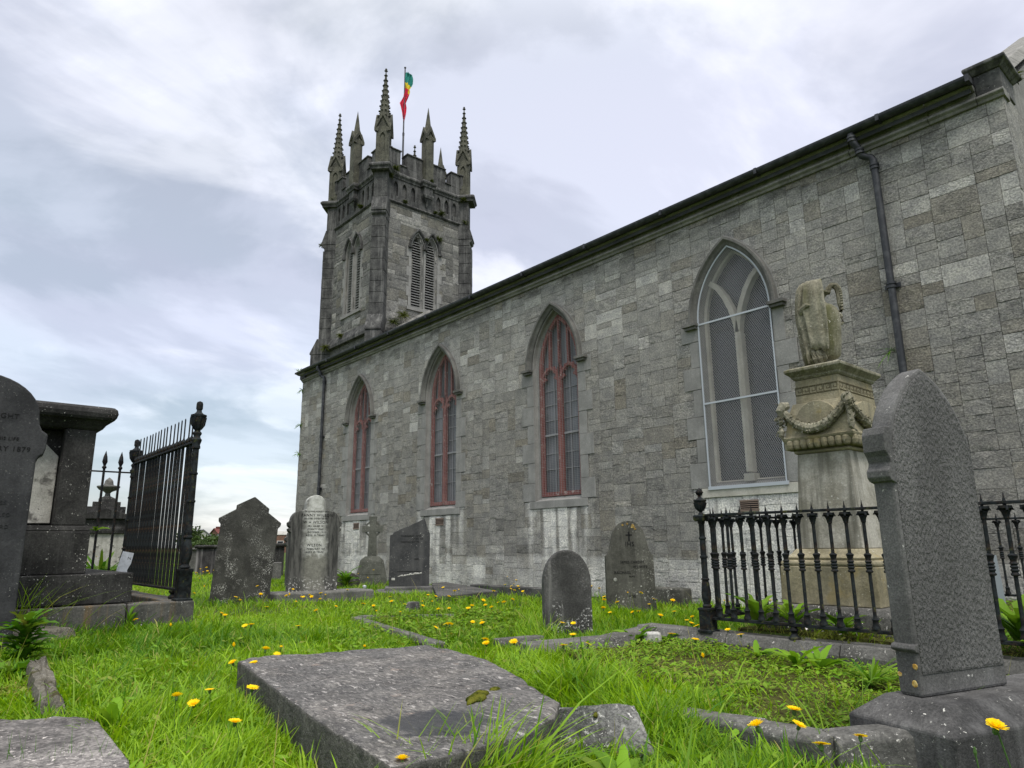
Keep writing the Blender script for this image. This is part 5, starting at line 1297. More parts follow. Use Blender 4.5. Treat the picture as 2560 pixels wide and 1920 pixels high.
# ---- dark pedestal tomb and its railings on the left
PD = stone('dark_pedestal_stone', (.024, .023, .022), (.055, .053, .050), la=.5, grain=.6, bump=.004, seed=61, gs=60, streak=.2, streakc=(.15, .148, .14))
PK = stone('pedestal_kerb_stone', (.075, .073, .066), (.135, .13, .118), la=.6, lich=(.66, .65, .6), grain=.5, bump=.004, seed=63, gs=50, streak=.7, streakc=(.19, .125, .055), blotch=(.05, .05, .045), ba=.5)
PM = stone('cracked_marble_panel', (.34, .33, .29), (.52, .50, .45), la=.6, lich=(.14, .135, .12), grain=.35, bump=.004, seed=65, streak=.45, streakc=(.17, .165, .14), blotch=(.10, .095, .085), ba=.9)
pt = thing('pedestal_tomb', 'large dark pedestal tomb with corner piers, a wide cap and a pale panel', 'tomb', (-8.2, 0, 0))
m = MB(); m.box(-2.9, -.06, -1.4, 1.93, .30, .595); m.box(-2.75, -.13, -1.2, 1.50, .597, 1.02); m.stack(-1.44, .15, [(1.31, 1.35, 1.022), (1.29, 1.33, 1.075)]); m.build('plinth', PD, pt, bevel=.012)
m = MB(); m.box(-2.55, -.36, -1.0, 1.2, 1.076, 2.05); m.build('core', PD, pt)
for x, y in ((-.30, 1.31), (-.30, -1.01), (-2.58, 1.31), (-2.58, -1.01)):
    m = MB(); m.box(x-.14, x+.14, y-.14, y+.14, 1.076, 2.06); m.build('corner_pier', PD, pt, bevel=.012)
m = MB(); pr = [(-.345, -.95, 1.10), (-.345, 1.16, 1.10), (-.345, 1.16, 1.78), (-.345, 1.02, 1.92), (-.345, .80, 1.88), (-.345, .55, 2.0), (-.345, -.95, 2.02)]
m.loft([[(x-.02, y, z) for x, y, z in pr], [(x+.03, y, z) for x, y, z in pr]]); pn = m.build('panel', PM, pt, bevel=.006)
m = MB(); m.stack(-1.44, .15, [(1.28, 1.33, 2.062), (1.30, 1.35, 2.075), (1.335, 1.37, 2.11), (1.36, 1.395, 2.135), (1.385, 1.41, 2.155), (1.41, 1.43, 2.16), (1.43, 1.445, 2.185), (1.44, 1.455, 2.225), (1.43, 1.445, 2.27), (1.40, 1.42, 2.295), (1.36, 1.39, 2.305)]); m.build('cap', PD, pt)
FOOT.append([(-11.1, -1.4), (-8.15, -1.4), (-8.15, 2.0), (-11.1, 2.0)])
pk = MB()
for a, b in ((-1.5, -.35), (-.34, .82), (.83, 1.885)): pk.box(-8.42, -8.2+RNG.uniform(-.004, .004), a, b-.006, -.3, .292)
pk.box(-8.50, -8.19, 1.892, 2.54, -.3, .285)
x = -8.51
while x > -11.4: pk.box(x-.96, x-.005, 2.30, 2.54, -.3, .28+RNG.uniform(-.01, .01)); x -= .97
pk.box(-11.4, -11.2, -1.5, 2.29, -.3, .28)
o = pk.build('tomb_kerb', PK, None, bevel=.014); tag(o, 'stepped grey kerb with rust stains that carries the black railing of the dark pedestal tomb', 'kerb')
FOOT.append([(-8.45, -1.5), (-8.18, -1.5), (-8.18, 2.55), (-8.45, 2.55)]); FOOT.append([(-11.4, 2.3), (-8.18, 2.3), (-8.18, 2.55), (-11.4, 2.55)])
rl2 = thing('iron_railing', 'tall black iron railing with spiked bars between two urn-topped posts, by the dark pedestal tomb', 'railing', (-8.30, 2.44, .285))
def post2():
    m = MB(); s_ = 1.
    m.stack(0, 0, [(.085, .085, 0), (.085, .085, .02), (.066, .066, .03), (.066, .066, .30), (.072, .072, .31), (.072, .072, .335)])
    m.lathe(0, 0, [(.040, .335), (.058, .35), (.036, .38), (.05, .43), (.062, .50), (.058, .56), (.042, .63), (.038, .655), (.05, .665), (.05, .68), (.036, .69), (.037, .70), (.043, .72), (.043, .735), (.039, .76), (.039, 1.05), (.046, 1.055), (.046, 1.075), (.038, 1.08), (.037, 1.36), (.045, 1.365), (.045, 1.385), (.036, 1.39), (.035, 1.65), (.046, 1.66), (.046, 1.68), (.04, 1.70), (.052, 1.74), (.056, 1.76), (.04, 1.78), (.035, 1.80), (.05, 1.83), (.045, 1.845), (.030, 1.86), (.04, 1.88), (.062, 1.92), (.072, 1.97), (.076, 2.02), (.085, 2.025), (.085, 2.045), (.055, 2.055), (.03, 2.08), (.026, 2.10), (.036, 2.115), (.036, 2.17), (.03, 2.195), (.0, 2.21)], 14)
    for k in range(8):
        a = 2*pi*k/8; m.tube([(.04*cos(a), .04*sin(a), 1.88), (.068*cos(a), .068*sin(a), 1.93), (.080*cos(a), .080*sin(a), 2.02)], [.006, .01, .012], 5)
    return m
p1 = post2().build('corner_post', M['iron'], rl2, smooth=True); p2 = p1.copy(); COL.objects.link(p2); p2.parent = rl2; p2.location = (-2.75, 0, -.12)
m = MB(); m.box(-2.75, -.03, -.028, .028, 1.725, 1.75); m.build('top_rail', M['iron'], rl2, bevel=.003)
m = MB(); m.box(-2.75, -.06, -.03, .03, .095, .12); m.lathe(-.33, 0, [(.05, .0), (.055, .03), (.03, .055), (.05, .075), (.05, .094)], 10); m.build('bottom_rail', M['iron2'], rl2, bevel=.003)
m = MB(); m.lathe(0, 0, [(.0182, .121), (.0182, 1.724)], 8); m.lathe(0, 0, [(.018, 1.751), (.032, 1.775), (.032, 1.795), (.014, 1.815), (.009, 1.83), (.008, 2.06), (.0, 2.075)], 8)
b0 = m.build('bar', M['iron2'], rl2, smooth=True, loc=(-.19, 0, 0)); k = 1
for k in range(1, 18):
    q = b0.copy(); COL.objects.link(q); q.parent = rl2; q.location = (-.19-.146*k, 0, 0); q.rotation_euler = (RNG.uniform(-.004, .004), RNG.uniform(-.006, .006), 0)
rl3 = thing('iron_railing', 'thin iron railing with two spear-headed bars behind the dark pedestal tomb', 'railing', (-11.1, 2.44, 0))
m = MB(); m.box(-.012, .012, -3.2, -.02, 1.885, 1.905); m.build('top_rail', M['iron2'], rl3)
m = MB(); m.lathe(0, 0, [(.017, .2), (.017, 1.885)], 7); m.lathe(0, 0, [(.017, 1.906), (.017, 1.93), (.03, 1.945), (.03, 1.96), (.016, 1.975), (.02, 1.99), (.036, 2.03), (.026, 2.10), (.0, 2.19)], 7)
b0 = m.build('spear_bar', M['iron2'], rl3, smooth=True, loc=(0, -.17, 0))
for y in (-.37, -.60, -.82, -1.05):
    q = b0.copy(); COL.objects.link(q); q.parent = rl3; q.location = (0, y, 0)

q0 = GZ(2513, 1540, .2); q1 = GD(2482, 1388, hypot(q0[0], q0[1])*1.02)
m = MB(); m.bar(tuple(q0), tuple(q1), .05, .02); o = m.build('leaning_plank', (lambda m: m.done((.17, .195, .205)))(Mat('weathered_plank', .8, .2)), None, bevel=.003); tag(o, 'pale blue-grey plank leaning behind the railing right of the big granite headstone', 'plank')
# ---- white broken plaque with part of a letter
pq = GD(*z2(698, 1165), 9.6); o = thing('broken_plaque', 'broken white plaque with a letter N leaning by the foot of the tall black railing', 'plaque', (pq[0], pq[1], .52), (radians(-6), radians(7), radians(78)))
WP = (lambda m: m.done(m.mix(m.ramp(m.noise(20, 4), .4, .7), (.50, .53, .57), (.36, .38, .41))))(Mat('white_marble', .5, .3))
m = MB(); m.prism([(-.045, 0), (.055, -.02), (.075, .03), (.06, .08), (.085, .16), (.09, .28), (-.03, .29), (-.05, .1)], -.012, .012); m.build('stone_slab', WP, o, bevel=.003); letters(o, [('N', .05, .055, .20)], -.013, M['cut'])

# ---- far things: mausoleum with urn, walls, houses, trees
FM = stone('far_monument_stone', (.10, .098, .09), (.17, .165, .15), la=.5, grain=.4, bump=.01, seed=71, gs=20)
pu = GD(*z2(622, 760), 22); o = thing('urn_mausoleum', 'distant stepped and gabled tomb with a stone bowl and finial on top', 'tomb', (pu[0], pu[1], 0), (0, 0, radians(80)))
m = MB(); m.stack(0, 0, [(.50, .35, 0), (.50, .35, 1.22)]); m.build('panel', PM, o, bevel=.01)
m = MB(); m.stack(0, 0, [(.66, .42, 1.222), (.68, .44, 1.30), (.68, .44, 1.36), (.60, .40, 1.40), (.60, .40, 1.60)])
m.loft([[(-.72, y, 1.602), (.72, y, 1.602), (.72, y, 1.66), (0, y, 1.88), (-.72, y, 1.66)] for y in (-.5, .5)])
m.stack(0, 0, [(.46, .3, 1.70), (.46, .3, 1.93)]); m.stack(0, 0, [(.33, .26, 1.932), (.33, .26, 2.06)]); m.stack(0, 0, [(.20, .18, 2.062), (.20, .18, 2.15), (.12, .12, 2.19)]); m.build('pediment', PD, o, bevel=.012)
m = MB(); m.lathe(0, 0, [(.12, 2.19), (.07, 2.23), (.06, 2.30), (.10, 2.34), (.22, 2.39), (.28, 2.46), (.28, 2.49), (.12, 2.52), (.11, 2.56), (.10, 2.62), (.08, 2.66), (.0, 2.73)], 18); m.build('urn', FM, o, smooth=True)
m = MB(); m.stack(-.95, .5, [(.35, .3, 0), (.35, .3, 1.1), (.4, .35, 1.14), (.4, .35, 1.2)]); m.build('side_pier', FM, o, bevel=.01)
BW = stone('dark_streaked_wall_stone', (.035, .033, .034), (.07, .066, .066), grain=.4, bump=.006, seed=73, gs=20, streak=.9, streakc=(.26, .245, .24))
def far_box(name, label, cat, qa, qb, r, z0, z1, th, mat, capz=0, capm=None):
    a, b = GD(*qa, r), GD(*qb, r); d = (b-a)[:2]; L_ = np.linalg.norm(d); o = thing(name, label, cat, (a[0], a[1], 0), (0, 0, atan2(d[1], d[0])))
    m = MB(); m.box(0, L_, 0, th, z0, z1); m.build('wall', mat, o, bevel=.01)
    if capz: m = MB(); m.stack(L_/2, th/2, [(L_/2+.05, th/2+.05, z1+.002), (L_/2+.09, th/2+.09, z1+capz*.4), (L_/2+.09, th/2+.09, z1+capz*.75), (L_/2+.02, th/2+.02, z1+capz)]); m.build('coping', capm or mat, o)
    return o
far_box('chest_tomb', 'long low black-streaked chest tomb with a flat cap, beyond the tall leaning headstone', 'tomb', z2(1133, 1100), z2(1282, 1100), 25, -.1, .80, 1.1, BW, .11, PD)
far_box('chest_tomb', 'small dark panelled chest tomb seen between the leaning headstone and the scroll-shouldered ones', 'tomb', z4(508, 600), z4(585, 600), 24, -.1, .82, 1.0, PD, .12, PD)
far_box('stone_step', 'low stack of rubble steps before the small dark chest tomb', 'steps', z4(485, 800), z4(560, 800), 20, -.2, .42, .8, FM)
far_box('boundary_wall', 'pale grey rubble wall far off at the end of the graveyard', 'wall', z2(1050, 1130), z2(1140, 1130), 31, -.1, .72, .4, FM, .1)
FC = stone('house_render', (.50, .49, .45), (.60, .58, .54), grain=.1, bump=.001, gs=3)
FRoof = stone('grey_roof_tiles', (.17, .17, .175), (.27, .27, .28), grain=.3, bump=.01, gs=6)
FB = stone('brown_brick', (.15, .085, .06), (.21, .12, .085), grain=.3, bump=.003, gs=10)
FRed = stone('red_ridge_tiles', (.10, .032, .028), (.16, .055, .045), grain=.3, bump=.003, gs=10)
WG = M['glass']
def gabled(name, label, c, rz, w_, dep, eave, ridge_, wallm, roofm, chim=None, win=None):
    o = thing(name, label, 'house', (c[0], c[1], 0), (0, 0, rz)); m = MB()
    m.prism([(-w_/2, -2), (w_/2, -2), (w_/2, eave), (0, ridge_), (-w_/2, eave)], 0, dep); m.build('wall', wallm, o)
    m = MB()
    for s_ in (-1, 1): m.loft([[(0, y, ridge_+.02), (s_*(w_/2+.25), y, eave-.1), (s_*(w_/2+.25), y, eave+.02), (0, y, ridge_+.16)] for y in (-.2, dep+.2)])
    rf_ = m.build('roof', roofm, o)
    for (x, y, h_) in chim or []:
        m = MB(); m.box(x-.35, x+.35, y-.3, y+.3, ridge_-.8, ridge_+h_); m.build('chimney', FRed, rf_)
    for (x, z, a, b) in win or []:
        m = MB(); m.box(x-a, x+a, -.03, .05, z-b, z+b); f_ = m.build('window', FC, o); m = MB(); m.box(x-a*.85, x+a*.85, -.05, -.032, z-b*.85, z+b*.85); m.build('pane', WG, f_)
    return o
vdir = lambda px: (lambda d: atan2(d[1], d[0]))(_ray(px, 1350))
c = GD(*z2(1166, 1030), 118); gabled('gabled_house', 'white gabled house with a grey roof beyond the graveyard, left of the leaning headstone', c, vdir(505)-pi/2+.15, 4.6, 7, 1.55, 3.35, FC, FRoof)
c = GD(*z2(1235, 1000), 150); gabled('terraced_house', 'dark house with red ridge tiles and chimneys behind the white gabled house', c, vdir(535)-pi/2-1.2, 5, 10, 3.1, 4.25, FB, FRed, [(0, .6, .45), (0, 8, .3)])
c = GD(*z2(1280, 1000), 128); gabled('gabled_house', 'small grey house just left of the top of the leaning headstone', c, vdir(553)-pi/2, 3.0, 5, 2.2, 3.2, FC, FRoof, None, [(-.6, 1.9, .4, .35)])
a = GD(*z4(500, 560), 110); o = thing('brick_building', 'flat-topped brown brick building seen right of the leaning headstone', 'building', (a[0], a[1], 0), (0, 0, vdir(690)-pi/2)); m = MB(); m.box(-1, 9, 0, 6, -2, 2.45); m.build('wall', FB, o); m = MB(); m.box(-1.1, 9.1, -.1, 6.1, 2.46, 2.56); m.box(-1, 2.2, 3, 6, 2.57, 3.05); m.build('roof', FC, o); m = MB(); m.box(.65, 1.6, -.04, .05, 1.15, 1.62); f_ = m.build('window', FC, o); m = MB(); m.box(.73, 1.52, -.06, -.045, 1.23, 1.55); m.build('pane', WG, f_)

# ================================================================== PLANTS
def leaf_tris(P, N_, size, r, jit=.5):
    """one folded leaf-sized quad per point"""
    n = len(P); a = r.normal(size=(n, 3)); a /= np.linalg.norm(a, axis=1)[:, None]; b = np.cross(a, r.normal(size=(n, 3))); b /= np.linalg.norm(b, axis=1)[:, None]
    s_ = size*r.uniform(1-jit, 1+jit, (n, 1)); V = np.stack((P-a*s_, P+b*s_*.55, P+a*s_, P-b*s_*.55), 1).reshape(-1, 3)
    return V, np.arange(4*n).reshape(n, 4)
def cards_obj(name, V, F, A, mat, parent=None, loc=None):
    me = fast_mesh(V, [F], [mat]); me.name = name; set_attr(me, A); return link(name, me, parent, loc=loc)
def tree(name, label, cat, px, r, rad, hgt, z0, n, size, seed, group=None):
    rr = np.random.default_rng(seed); p = GD(*px, r); o = thing(name, label, cat, (p[0], p[1], 0), group=group)
    m = MB(); m.tube([(0, 0, -1), (0, 0, z0+hgt*.5), (.2, 0, z0+hgt*.8)], [.25, .18, .05], 7); m.build('trunk', MK, o)
    cl = rr.normal(size=(26, 3)); cl /= np.linalg.norm(cl, axis=1)[:, None]; cl *= rr.uniform(.35, .95, (26, 1)); k = rr.integers(0, 26, n)
    P = cl[k]+rr.normal(size=(n, 3))*.17; P = P*np.array([rad, rad, hgt/2])+np.array([0, 0, z0+hgt/2])
    V, F = leaf_tris(P, None, size, rr); t = np.repeat(np.clip(rr.normal(.4, .25, n)+.3*hsh(k*1., 0*k, 0*k, seed)-.15, 0, 1), 4)
    A = np.stack((t, np.repeat(rr.random(n)*.25, 4), t, np.zeros(4*n)), 1); cards_obj('crown', V, F, A, M['tree'], o); return o
tree('bushy_tree', 'yellow-green bushy tree in front of the white gabled house', 'tree', z2(1150, 1050), 90, 2.1, 1.35, .2, 2600, .17, 1)
tree('bushy_tree', 'darker bushy tree right of the yellow-green one, beside the leaning headstone', 'tree', z2(1262, 1040), 95, 2.0, 2.1, .2, 3000, .17, 2)
tree('dark_tree', 'dark tree behind the tall railing post at the left of the houses', 'tree', z2(1098, 1000), 105, 1.8, 3.4, .3, 2400, .18, 3)

def strip_leaf(V, F, A, o, az, L_, W_, rise, droop, tone, r, seg=6, wav=0., tip=1.):
    d = np.array([cos(az), sin(az), 0]); s_ = np.array([-sin(az), cos(az), 0]); b = len(V); tw = r.uniform(-.4, .4)
    for k in range(seg+1):
        t = k/seg; c = np.array(o)+d*L_*t*cos(rise*(1-t*droop))+np.array([0, 0, 1])*L_*(t*sin(rise)-droop*t*t*.55)
        w_ = W_*(sin(pi*min(1, t*.9+.08))**.8)*(1+wav*sin(k*2.7))
        if k == seg: w_ = W_*.02
        up = np.array([0, 0, .22*w_]); q = s_*cos(tw)+np.array([0, 0, sin(tw)])
        V += [c-q*w_/2+up, c, c+q*w_/2+up]
        A += [tone]*3
    for k in range(seg):
        i = b+3*k; F += [(i, i+1, i+4, i+3), (i+1, i+2, i+5, i+4)]
def plant(name, label, cat, loc, n, L_, W_, rise=(.5, 1.2), droop=.7, tone=.5, seed=0, group=None, stalk=0, wav=.12, mat=None, sub=0):
    r = np.random.default_rng(seed); V = []; F = []; A = []
    for k in range(n):
        az = 2.4*k+r.uniform(-.3, .3); l = L_*r.uniform(.6, 1.1); t = (np.clip(tone+r.normal()*.22, 0, 1), np.clip(r.normal()*.12, 0, .6), 0, 0); z = stalk*(k/n)
        strip_leaf(V, F, A, (0, 0, z), az, l, W_*r.uniform(.7, 1.1), r.uniform(*rise), droop*r.uniform(.6, 1.3), t, r, wav=wav)
        if sub:
            d = np.array([cos(az), sin(az), 0])
            for q in range(sub):
                tt = (q+1)/(sub+1); c = d*l*tt*.85+np.array([0, 0, z+l*(tt*.7-.35*tt*tt)])
                for s_ in (-1, 1): strip_leaf(V, F, A, c, az+s_*1.0, l*.32*(1-tt*.5), W_*.5, .25, .5, t, r, 3)
    me = fast_mesh(np.array(V), [np.array(F)], [mat or M['leaf']]); me.name = name; set_attr(me, np.array(A))
    o = link(name, me, None, smooth='all', loc=tuple(loc)); return tag(o, label, cat, group)
def at(q, z=0.): p = GZ(*q, z); return (p[0], p[1], z)
plant('dock_plant', 'broad shiny green dock leaves spreading over the kerb before the shouldered headstone with the cross', 'weed', at((1590, 1606), .06), 13, .22, .07, (.5, 1.2), .8, .35, 1)
plant('dock_plant', 'dock plant with arching leaves at the white blotch on the long kerb', 'weed', at((1665, 1606), .06), 11, .22, .06, (.4, 1.1), .8, .45, 2)
plant('dandelion_plant', 'leafy dandelion rosette under the left corner post of the baluster railing', 'weed', at((1865, 1610), .08), 16, .17, .045, (.3, 1.1), .7, .6, 3, wav=.3)
plant('dandelion_plant', 'bright long-leaved weed clump in the kerbed plot, below the urn monument', 'weed', at(z7(560, 350), .06), 12, .22, .05, (.5, 1.2), .6, .7, 4)
plant('dandelion_plant', 'long-leaved weed right of the bright clump in the kerbed plot', 'weed', at(z7(730, 365), .06), 10, .20, .05, (.5, 1.2), .6, .65, 5)
plant('dandelion_plant', 'pale little leafy weed at the left of the bright clump in the kerbed plot', 'weed', at(z7(270, 275), .08), 9, .15, .04, (.5, 1.2), .6, .75, 6)
plant('yarrow_plant', 'feathery green weed against the side of the big granite headstone', 'weed', at(z7(1110, 490), .06), 22, .22, .02, (.7, 1.3), .5, .45, 7, sub=5)
plant('broadleaf_weed', 'upright light green leaves in the grass at the near corner of the big foreground slab', 'weed', at((1150, 2030), .0), 9, .24, .065, (.9, 1.35), .35, .75, 8)
plant('broadleaf_weed', 'large light green leaves at the bottom edge in front of the broken tilted block', 'weed', at((1560, 1990), .0), 16, .19, .055, (.6, 1.25), .6, .7, 9)
plant('broadleaf_weed', 'bright broad leaves in the grass right of the broken tilted block', 'weed', at((1720, 1930), .02), 14, .15, .05, (.5, 1.2), .6, .8, 10)
plant('broadleaf_weed', 'single yellow-green leaf standing beside the pale flat slab', 'weed', at((278, 1815), .05), 3, .15, .07, (1.0, 1.4), .25, .9, 11)
plant('broadleaf_weed', 'dark green leaves growing against the left flank of the big foreground slab', 'weed', at((750, 1790), .02), 8, .22, .07, (.6, 1.25), .6, .35, 12)
plant('prickly_weed', 'dark leafy weed clump growing under the tall dark dated headstone', 'weed', at((55, 1655), .06), 70, .20, .060, (.2, 1.35), .6, .12, 13, wav=.45, stalk=.26)
plant('prickly_weed', 'low dark weed sprawling left of the mossy broken kerb', 'weed', at((25, 1690), .04), 34, .20, .055, (.2, 1.0), .8, .08, 14, wav=.45)
plant('leafy_weed', 'tall green weed between the railing bars in front of the urn monument plinth', 'weed', (-2.98, 5.05, .2), 18, .26, .06, (.7, 1.3), .5, .45, 15, stalk=.12, wav=.3)
plant('leafy_weed', 'weed with bright leaves right of the tall one behind the baluster railing', 'weed', (-2.72, 5.08, .2), 16, .22, .06, (.6, 1.3), .5, .6, 16, stalk=.10, wav=.3)
plant('leafy_weed', 'dark weed at the back corner of the railing near the plinth', 'weed', (-3.15, 5.4, .18), 16, .22, .05, (.6, 1.3), .5, .25, 17, stalk=.08, wav=.3)
plant('leafy_weed', 'low weed behind the railing, close to the pointed granite headstone', 'weed', (-2.35, 5.06, .2), 16, .20, .05, (.6, 1.3), .5, .4, 18, stalk=.06, wav=.3)
plant('leafy_weed', 'large leafy weed behind the railing at the right edge of the picture', 'weed', (-1.32, 5.15, .2), 22, .34, .11, (.5, 1.25), .6, .55, 19, stalk=.16, wav=.25)
plant('leafy_weed', 'second large weed filling the corner at the right edge beneath the railing', 'weed', (-1.02, 5.02, .18), 20, .30, .10, (.4, 1.2), .6, .5, 20, stalk=.1, wav=.25)
pw = at(z4(1030, 780), .05); plant('leafy_weed', 'dark weed growing against the knee-high rounded stone', 'weed', GD(865, 1445, 15.3)*np.array([1, 1, 0])+np.array([0, 0, .0]), 26, .36, .07, (.5, 1.35), .5, .3, 21, stalk=.2, wav=.3)
plant('leafy_weed', 'yellowish weed sprig on the plinth edge of the dark pedestal tomb', 'weed', (-8.75, 1.62, 1.03), 7, .16, .04, (.3, 1.0), .7, .8, 22)
plant('leafy_weed', 'leafy sprig growing from the joint of the rust-stained kerb', 'weed', (-8.14, 1.90, .02), 12, .2, .03, (.8, 1.4), .3, .35, 23, stalk=.16)
pb = GD(*z2(600, 1040), 11.9); plant('spiky_shrub', 'spiky grey-green shrub between the spear bars and the distant urn tomb', 'shrub', (pb[0], pb[1], .35), 26, .75, .06, (.5, 1.3), .4, .2, 24, sub=7)
# tufts on the tower and wall
def on_tower(k, u, out, z): a = k*pi/2; x, y = u, -TH-out; return (TX+x*cos(a)-y*sin(a), TY+x*sin(a)+y*cos(a), z)
TW = [(1, -1.55, .22, 15.25, .42, 'fern tuft on the tower cornice at the near corner'), (1, -1.75, .12, 14.92, .35, 'trailing fern hanging below the tower cornice at the near corner'), (1, .1, .25, 15.27, .26, 'fern tuft at the foot of the middle parapet pinnacle'), (1, .42, .1, 14.06, .24, 'fern tuft on the string course right of the bracket'), (1, .72, .1, 14.10, .42, 'bushy fern on the string course under a blind arch'), (1, -1.02, .1, 14.06, .26, 'small fern on the string course left of the bracket'), (1, 1.9, .15, 14.0, .45, 'fern tuft on the string course at the far corner of the tower'), (1, .62, .05, 12.92, .52, 'grassy tuft above the right belfry arch'), (1, .02, .08, 12.72, .3, 'small tuft between the two belfry arches'), (1, .5, .2, 9.72, .42, 'fern on the belfry window sill, at its right end'), (1, -.1, .25, 9.45, .5, 'dry grassy bush under the belfry window'), (1, -1.1, .3, 9.25, .62, 'yellow-green bush at the foot of the tower'), (1, -1.6, .45, 8.85, .62, 'low bush beside the foot of the near buttress'), (1, 1.75, .22, 15.0, .4, 'fern hanging on the tower cornice at its right end'), (0, -.6, .12, 8.95, .4, 'yellow-green tuft on the base offset of the tower'), (0, -1.6, .25, 8.65, .55, 'yellow-green bush where the tower meets the church roof'), (0, -2.3, .3, 13.35, .35, 'fern tuft on the weathering of the left tower buttress'), (0, .6, .1, 14.1, .34, 'dark fern under the blind arches on the side of the tower'), (0, -1.9, .1, 15.4, .3, 'small fern on the parapet of the left tower corner')]
for i, (k, u, ot, z, s_, lab) in enumerate(TW):
    plant('fern_tuft', lab, 'weed', on_tower(k, u, ot, z), 110, s_*.5, .022, (-.2, 1.5), .9, .35 if ('yellow' not in lab and 'dry' not in lab) else .9, 40+i, mat=M['fern'])
plant('fern_tuft', 'grassy tuft growing from the gutter at the left end of the church', 'weed', (XW+.15, D-.2, 6.52), 22, .22, .02, (.3, 1.4), .6, .75, 70)
plant('fern_tuft', 'dry tuft sprouting from the wall beside the right hand downpipe', 'weed', (-3.38, D-.05, 3.28), 16, .26, .012, (-.6, .8), .9, .2, 71)
for i, z in enumerate((5.95, 4.75, 3.8)): plant('fern_tuft', ['fern tuft high on the left corner of the church wall', 'fern tuft halfway up the left corner of the church wall', 'lowest fern tuft on the left corner of the church wall'][i], 'weed', (XW+.03, D-.03, z), 20, .20, .03, (-.8, .9), .8, .4, 72+i)
plant('fern_tuft', 'dark fern on the gable edge at the right end of the church', 'weed', (XE+.04, D+.55, 6.72), 30, .18, .025, (-.4, 1.2), .8, .2, 76, mat=M['fern'])
# pink stonecrop
def blossom(label, loc, seed, n=70, rad=.10):
    r = np.random.default_rng(seed); o = thing('stonecrop_plant', label, 'flower', loc); P = np.c_[r.normal(size=(n, 2))*rad, .05+.04*r.random(n)]
    V, F = leaf_tris(P, None, .011, r); me = fast_mesh(V, [F], [M['white']]); me.name = 'blossom'; link('blossom', me, o)
    P = np.c_[r.normal(size=(n*4, 2))*rad*1.2, .05*r.random(n*4)]; V, F = leaf_tris(P, None, .016, r); cards_obj('foliage', V, F, np.tile((.4, .5, 0, 0), (len(V), 1)), M['leaf'], o)
pz = GZ(*z7(985, 45), .25); blossom('pale pink stonecrop in flower behind the railing, beside the granite headstone', (pz[0], pz[1], .19), 1); pz = GZ(*z7(830, 100), .2); blossom('sparse white stonecrop on the kerb below the railing', (pz[0], pz[1], .17), 2, 40, .12)

# ================================================================== GROUND AND GRASS
def smooth(t): t = np.clip(t, 0, 1); return t*t*(3-2*t)
ENC = [(-3.2, 4.95), (-.6, 4.95), (-.6, 8.8), (-3.2, 8.8)]
PLOT = [g3((1330, 1610), .05)[:2], (-3.9, 4.8), (-.9, 4.8), (-1.1, 2.9), g3((2075, 1800), .1)[:2], g3((1880, 1790), .1)[:2], g3((1660, 1700), .1)[:2], g3((1480, 1660), .05)[:2]]
PLOT2 = [g3(z4(1090, 1085), .03)[:2], g3(z4(1640, 1250), .03)[:2], g3(z4(2200, 1200), .03)[:2], g3(z4(2212, 1040), .03)[:2], g3(z4(1750, 1068), .03)[:2]]
def gz(x, y):
    x = np.asarray(x, float); y = np.asarray(y, float); z = -.10*smooth((y-6.2)/3.0)
    n = fbm(np.stack((x*.9, y*.9, 0*x), 1), 50, 3)-.5; z = z+n*.07
    z = z+.10*smooth((-x-6.8)/.8)*smooth((1.0-y)/.6)
    e = inside(ENC, x, y); z = np.where(e, .17+n*.05, z)
    p = inside(PLOT, x, y); z = np.where(p, .035+n*.05, z)
    return z
gx = np.concatenate((np.linspace(-60, -26, 12), np.arange(-25, 4, .16), np.linspace(4.5, 25, 10))); gy = np.concatenate((np.linspace(-30, -3.5, 10), np.arange(-3, 11, .16), np.linspace(11.5, 60, 14)))
gx = np.concatenate(([-900, -400, -150], gx, [80, 300, 900])); gy = np.concatenate(([-900, -300, -90], gy, [150, 400, 900]))
X, Y = np.meshgrid(gx, gy); Z = gz(X.ravel(), Y.ravel())
idx = np.arange(X.size).reshape(X.shape); q = np.stack((idx[:-1, :-1], idx[:-1, 1:], idx[1:, 1:], idx[1:, :-1]), -1).reshape(-1, 4)
GM = Mat('turf_and_soil', .95, .1)
c = GM.mix(GM.ramp(GM.noise(6, 5, .7), .35, .65), (.030, .040, .012), (.07, .11, .02)); c = GM.mix(GM.ramp(GM.noise(45, 4, .7), .45, .7), c, (.10, .15, .03)); GM.bump(GM.noise(60, 4, .7), .02); GM.done(c)
me = fast_mesh(np.c_[X.ravel(), Y.ravel(), Z], [q], [GM.m]); me.name = 'ground'; tag(link('ground', me, None, smooth='all'), None, None, None, 'structure')
sl = MB(); so_ = (lambda m: (m.bump(m.noise(40, 4, .7), .02), m.done(m.mix(m.ramp(m.noise(16, 5, .7), .35, .65), (.045, .038, .018), (.10, .11, .028))))[1])(Mat('mossy_soil', 1., .05))
pc_ = np.array(PLOT).mean(0); sl.slab([(p[0]+(pc_[0]-p[0])*.03, p[1]+(pc_[1]-p[1])*.03) for p in PLOT], -.02, .055); tag(sl.build('soil', so_, None), None, None, None, 'structure')
ep = MB(); ep.slab([(-3.17, 5.07), (-.6, 5.07), (-.6, 9.3), (-3.17, 9.3)], -.05, .19); tag(ep.build('soil', so_, None), None, None, None, 'structure')

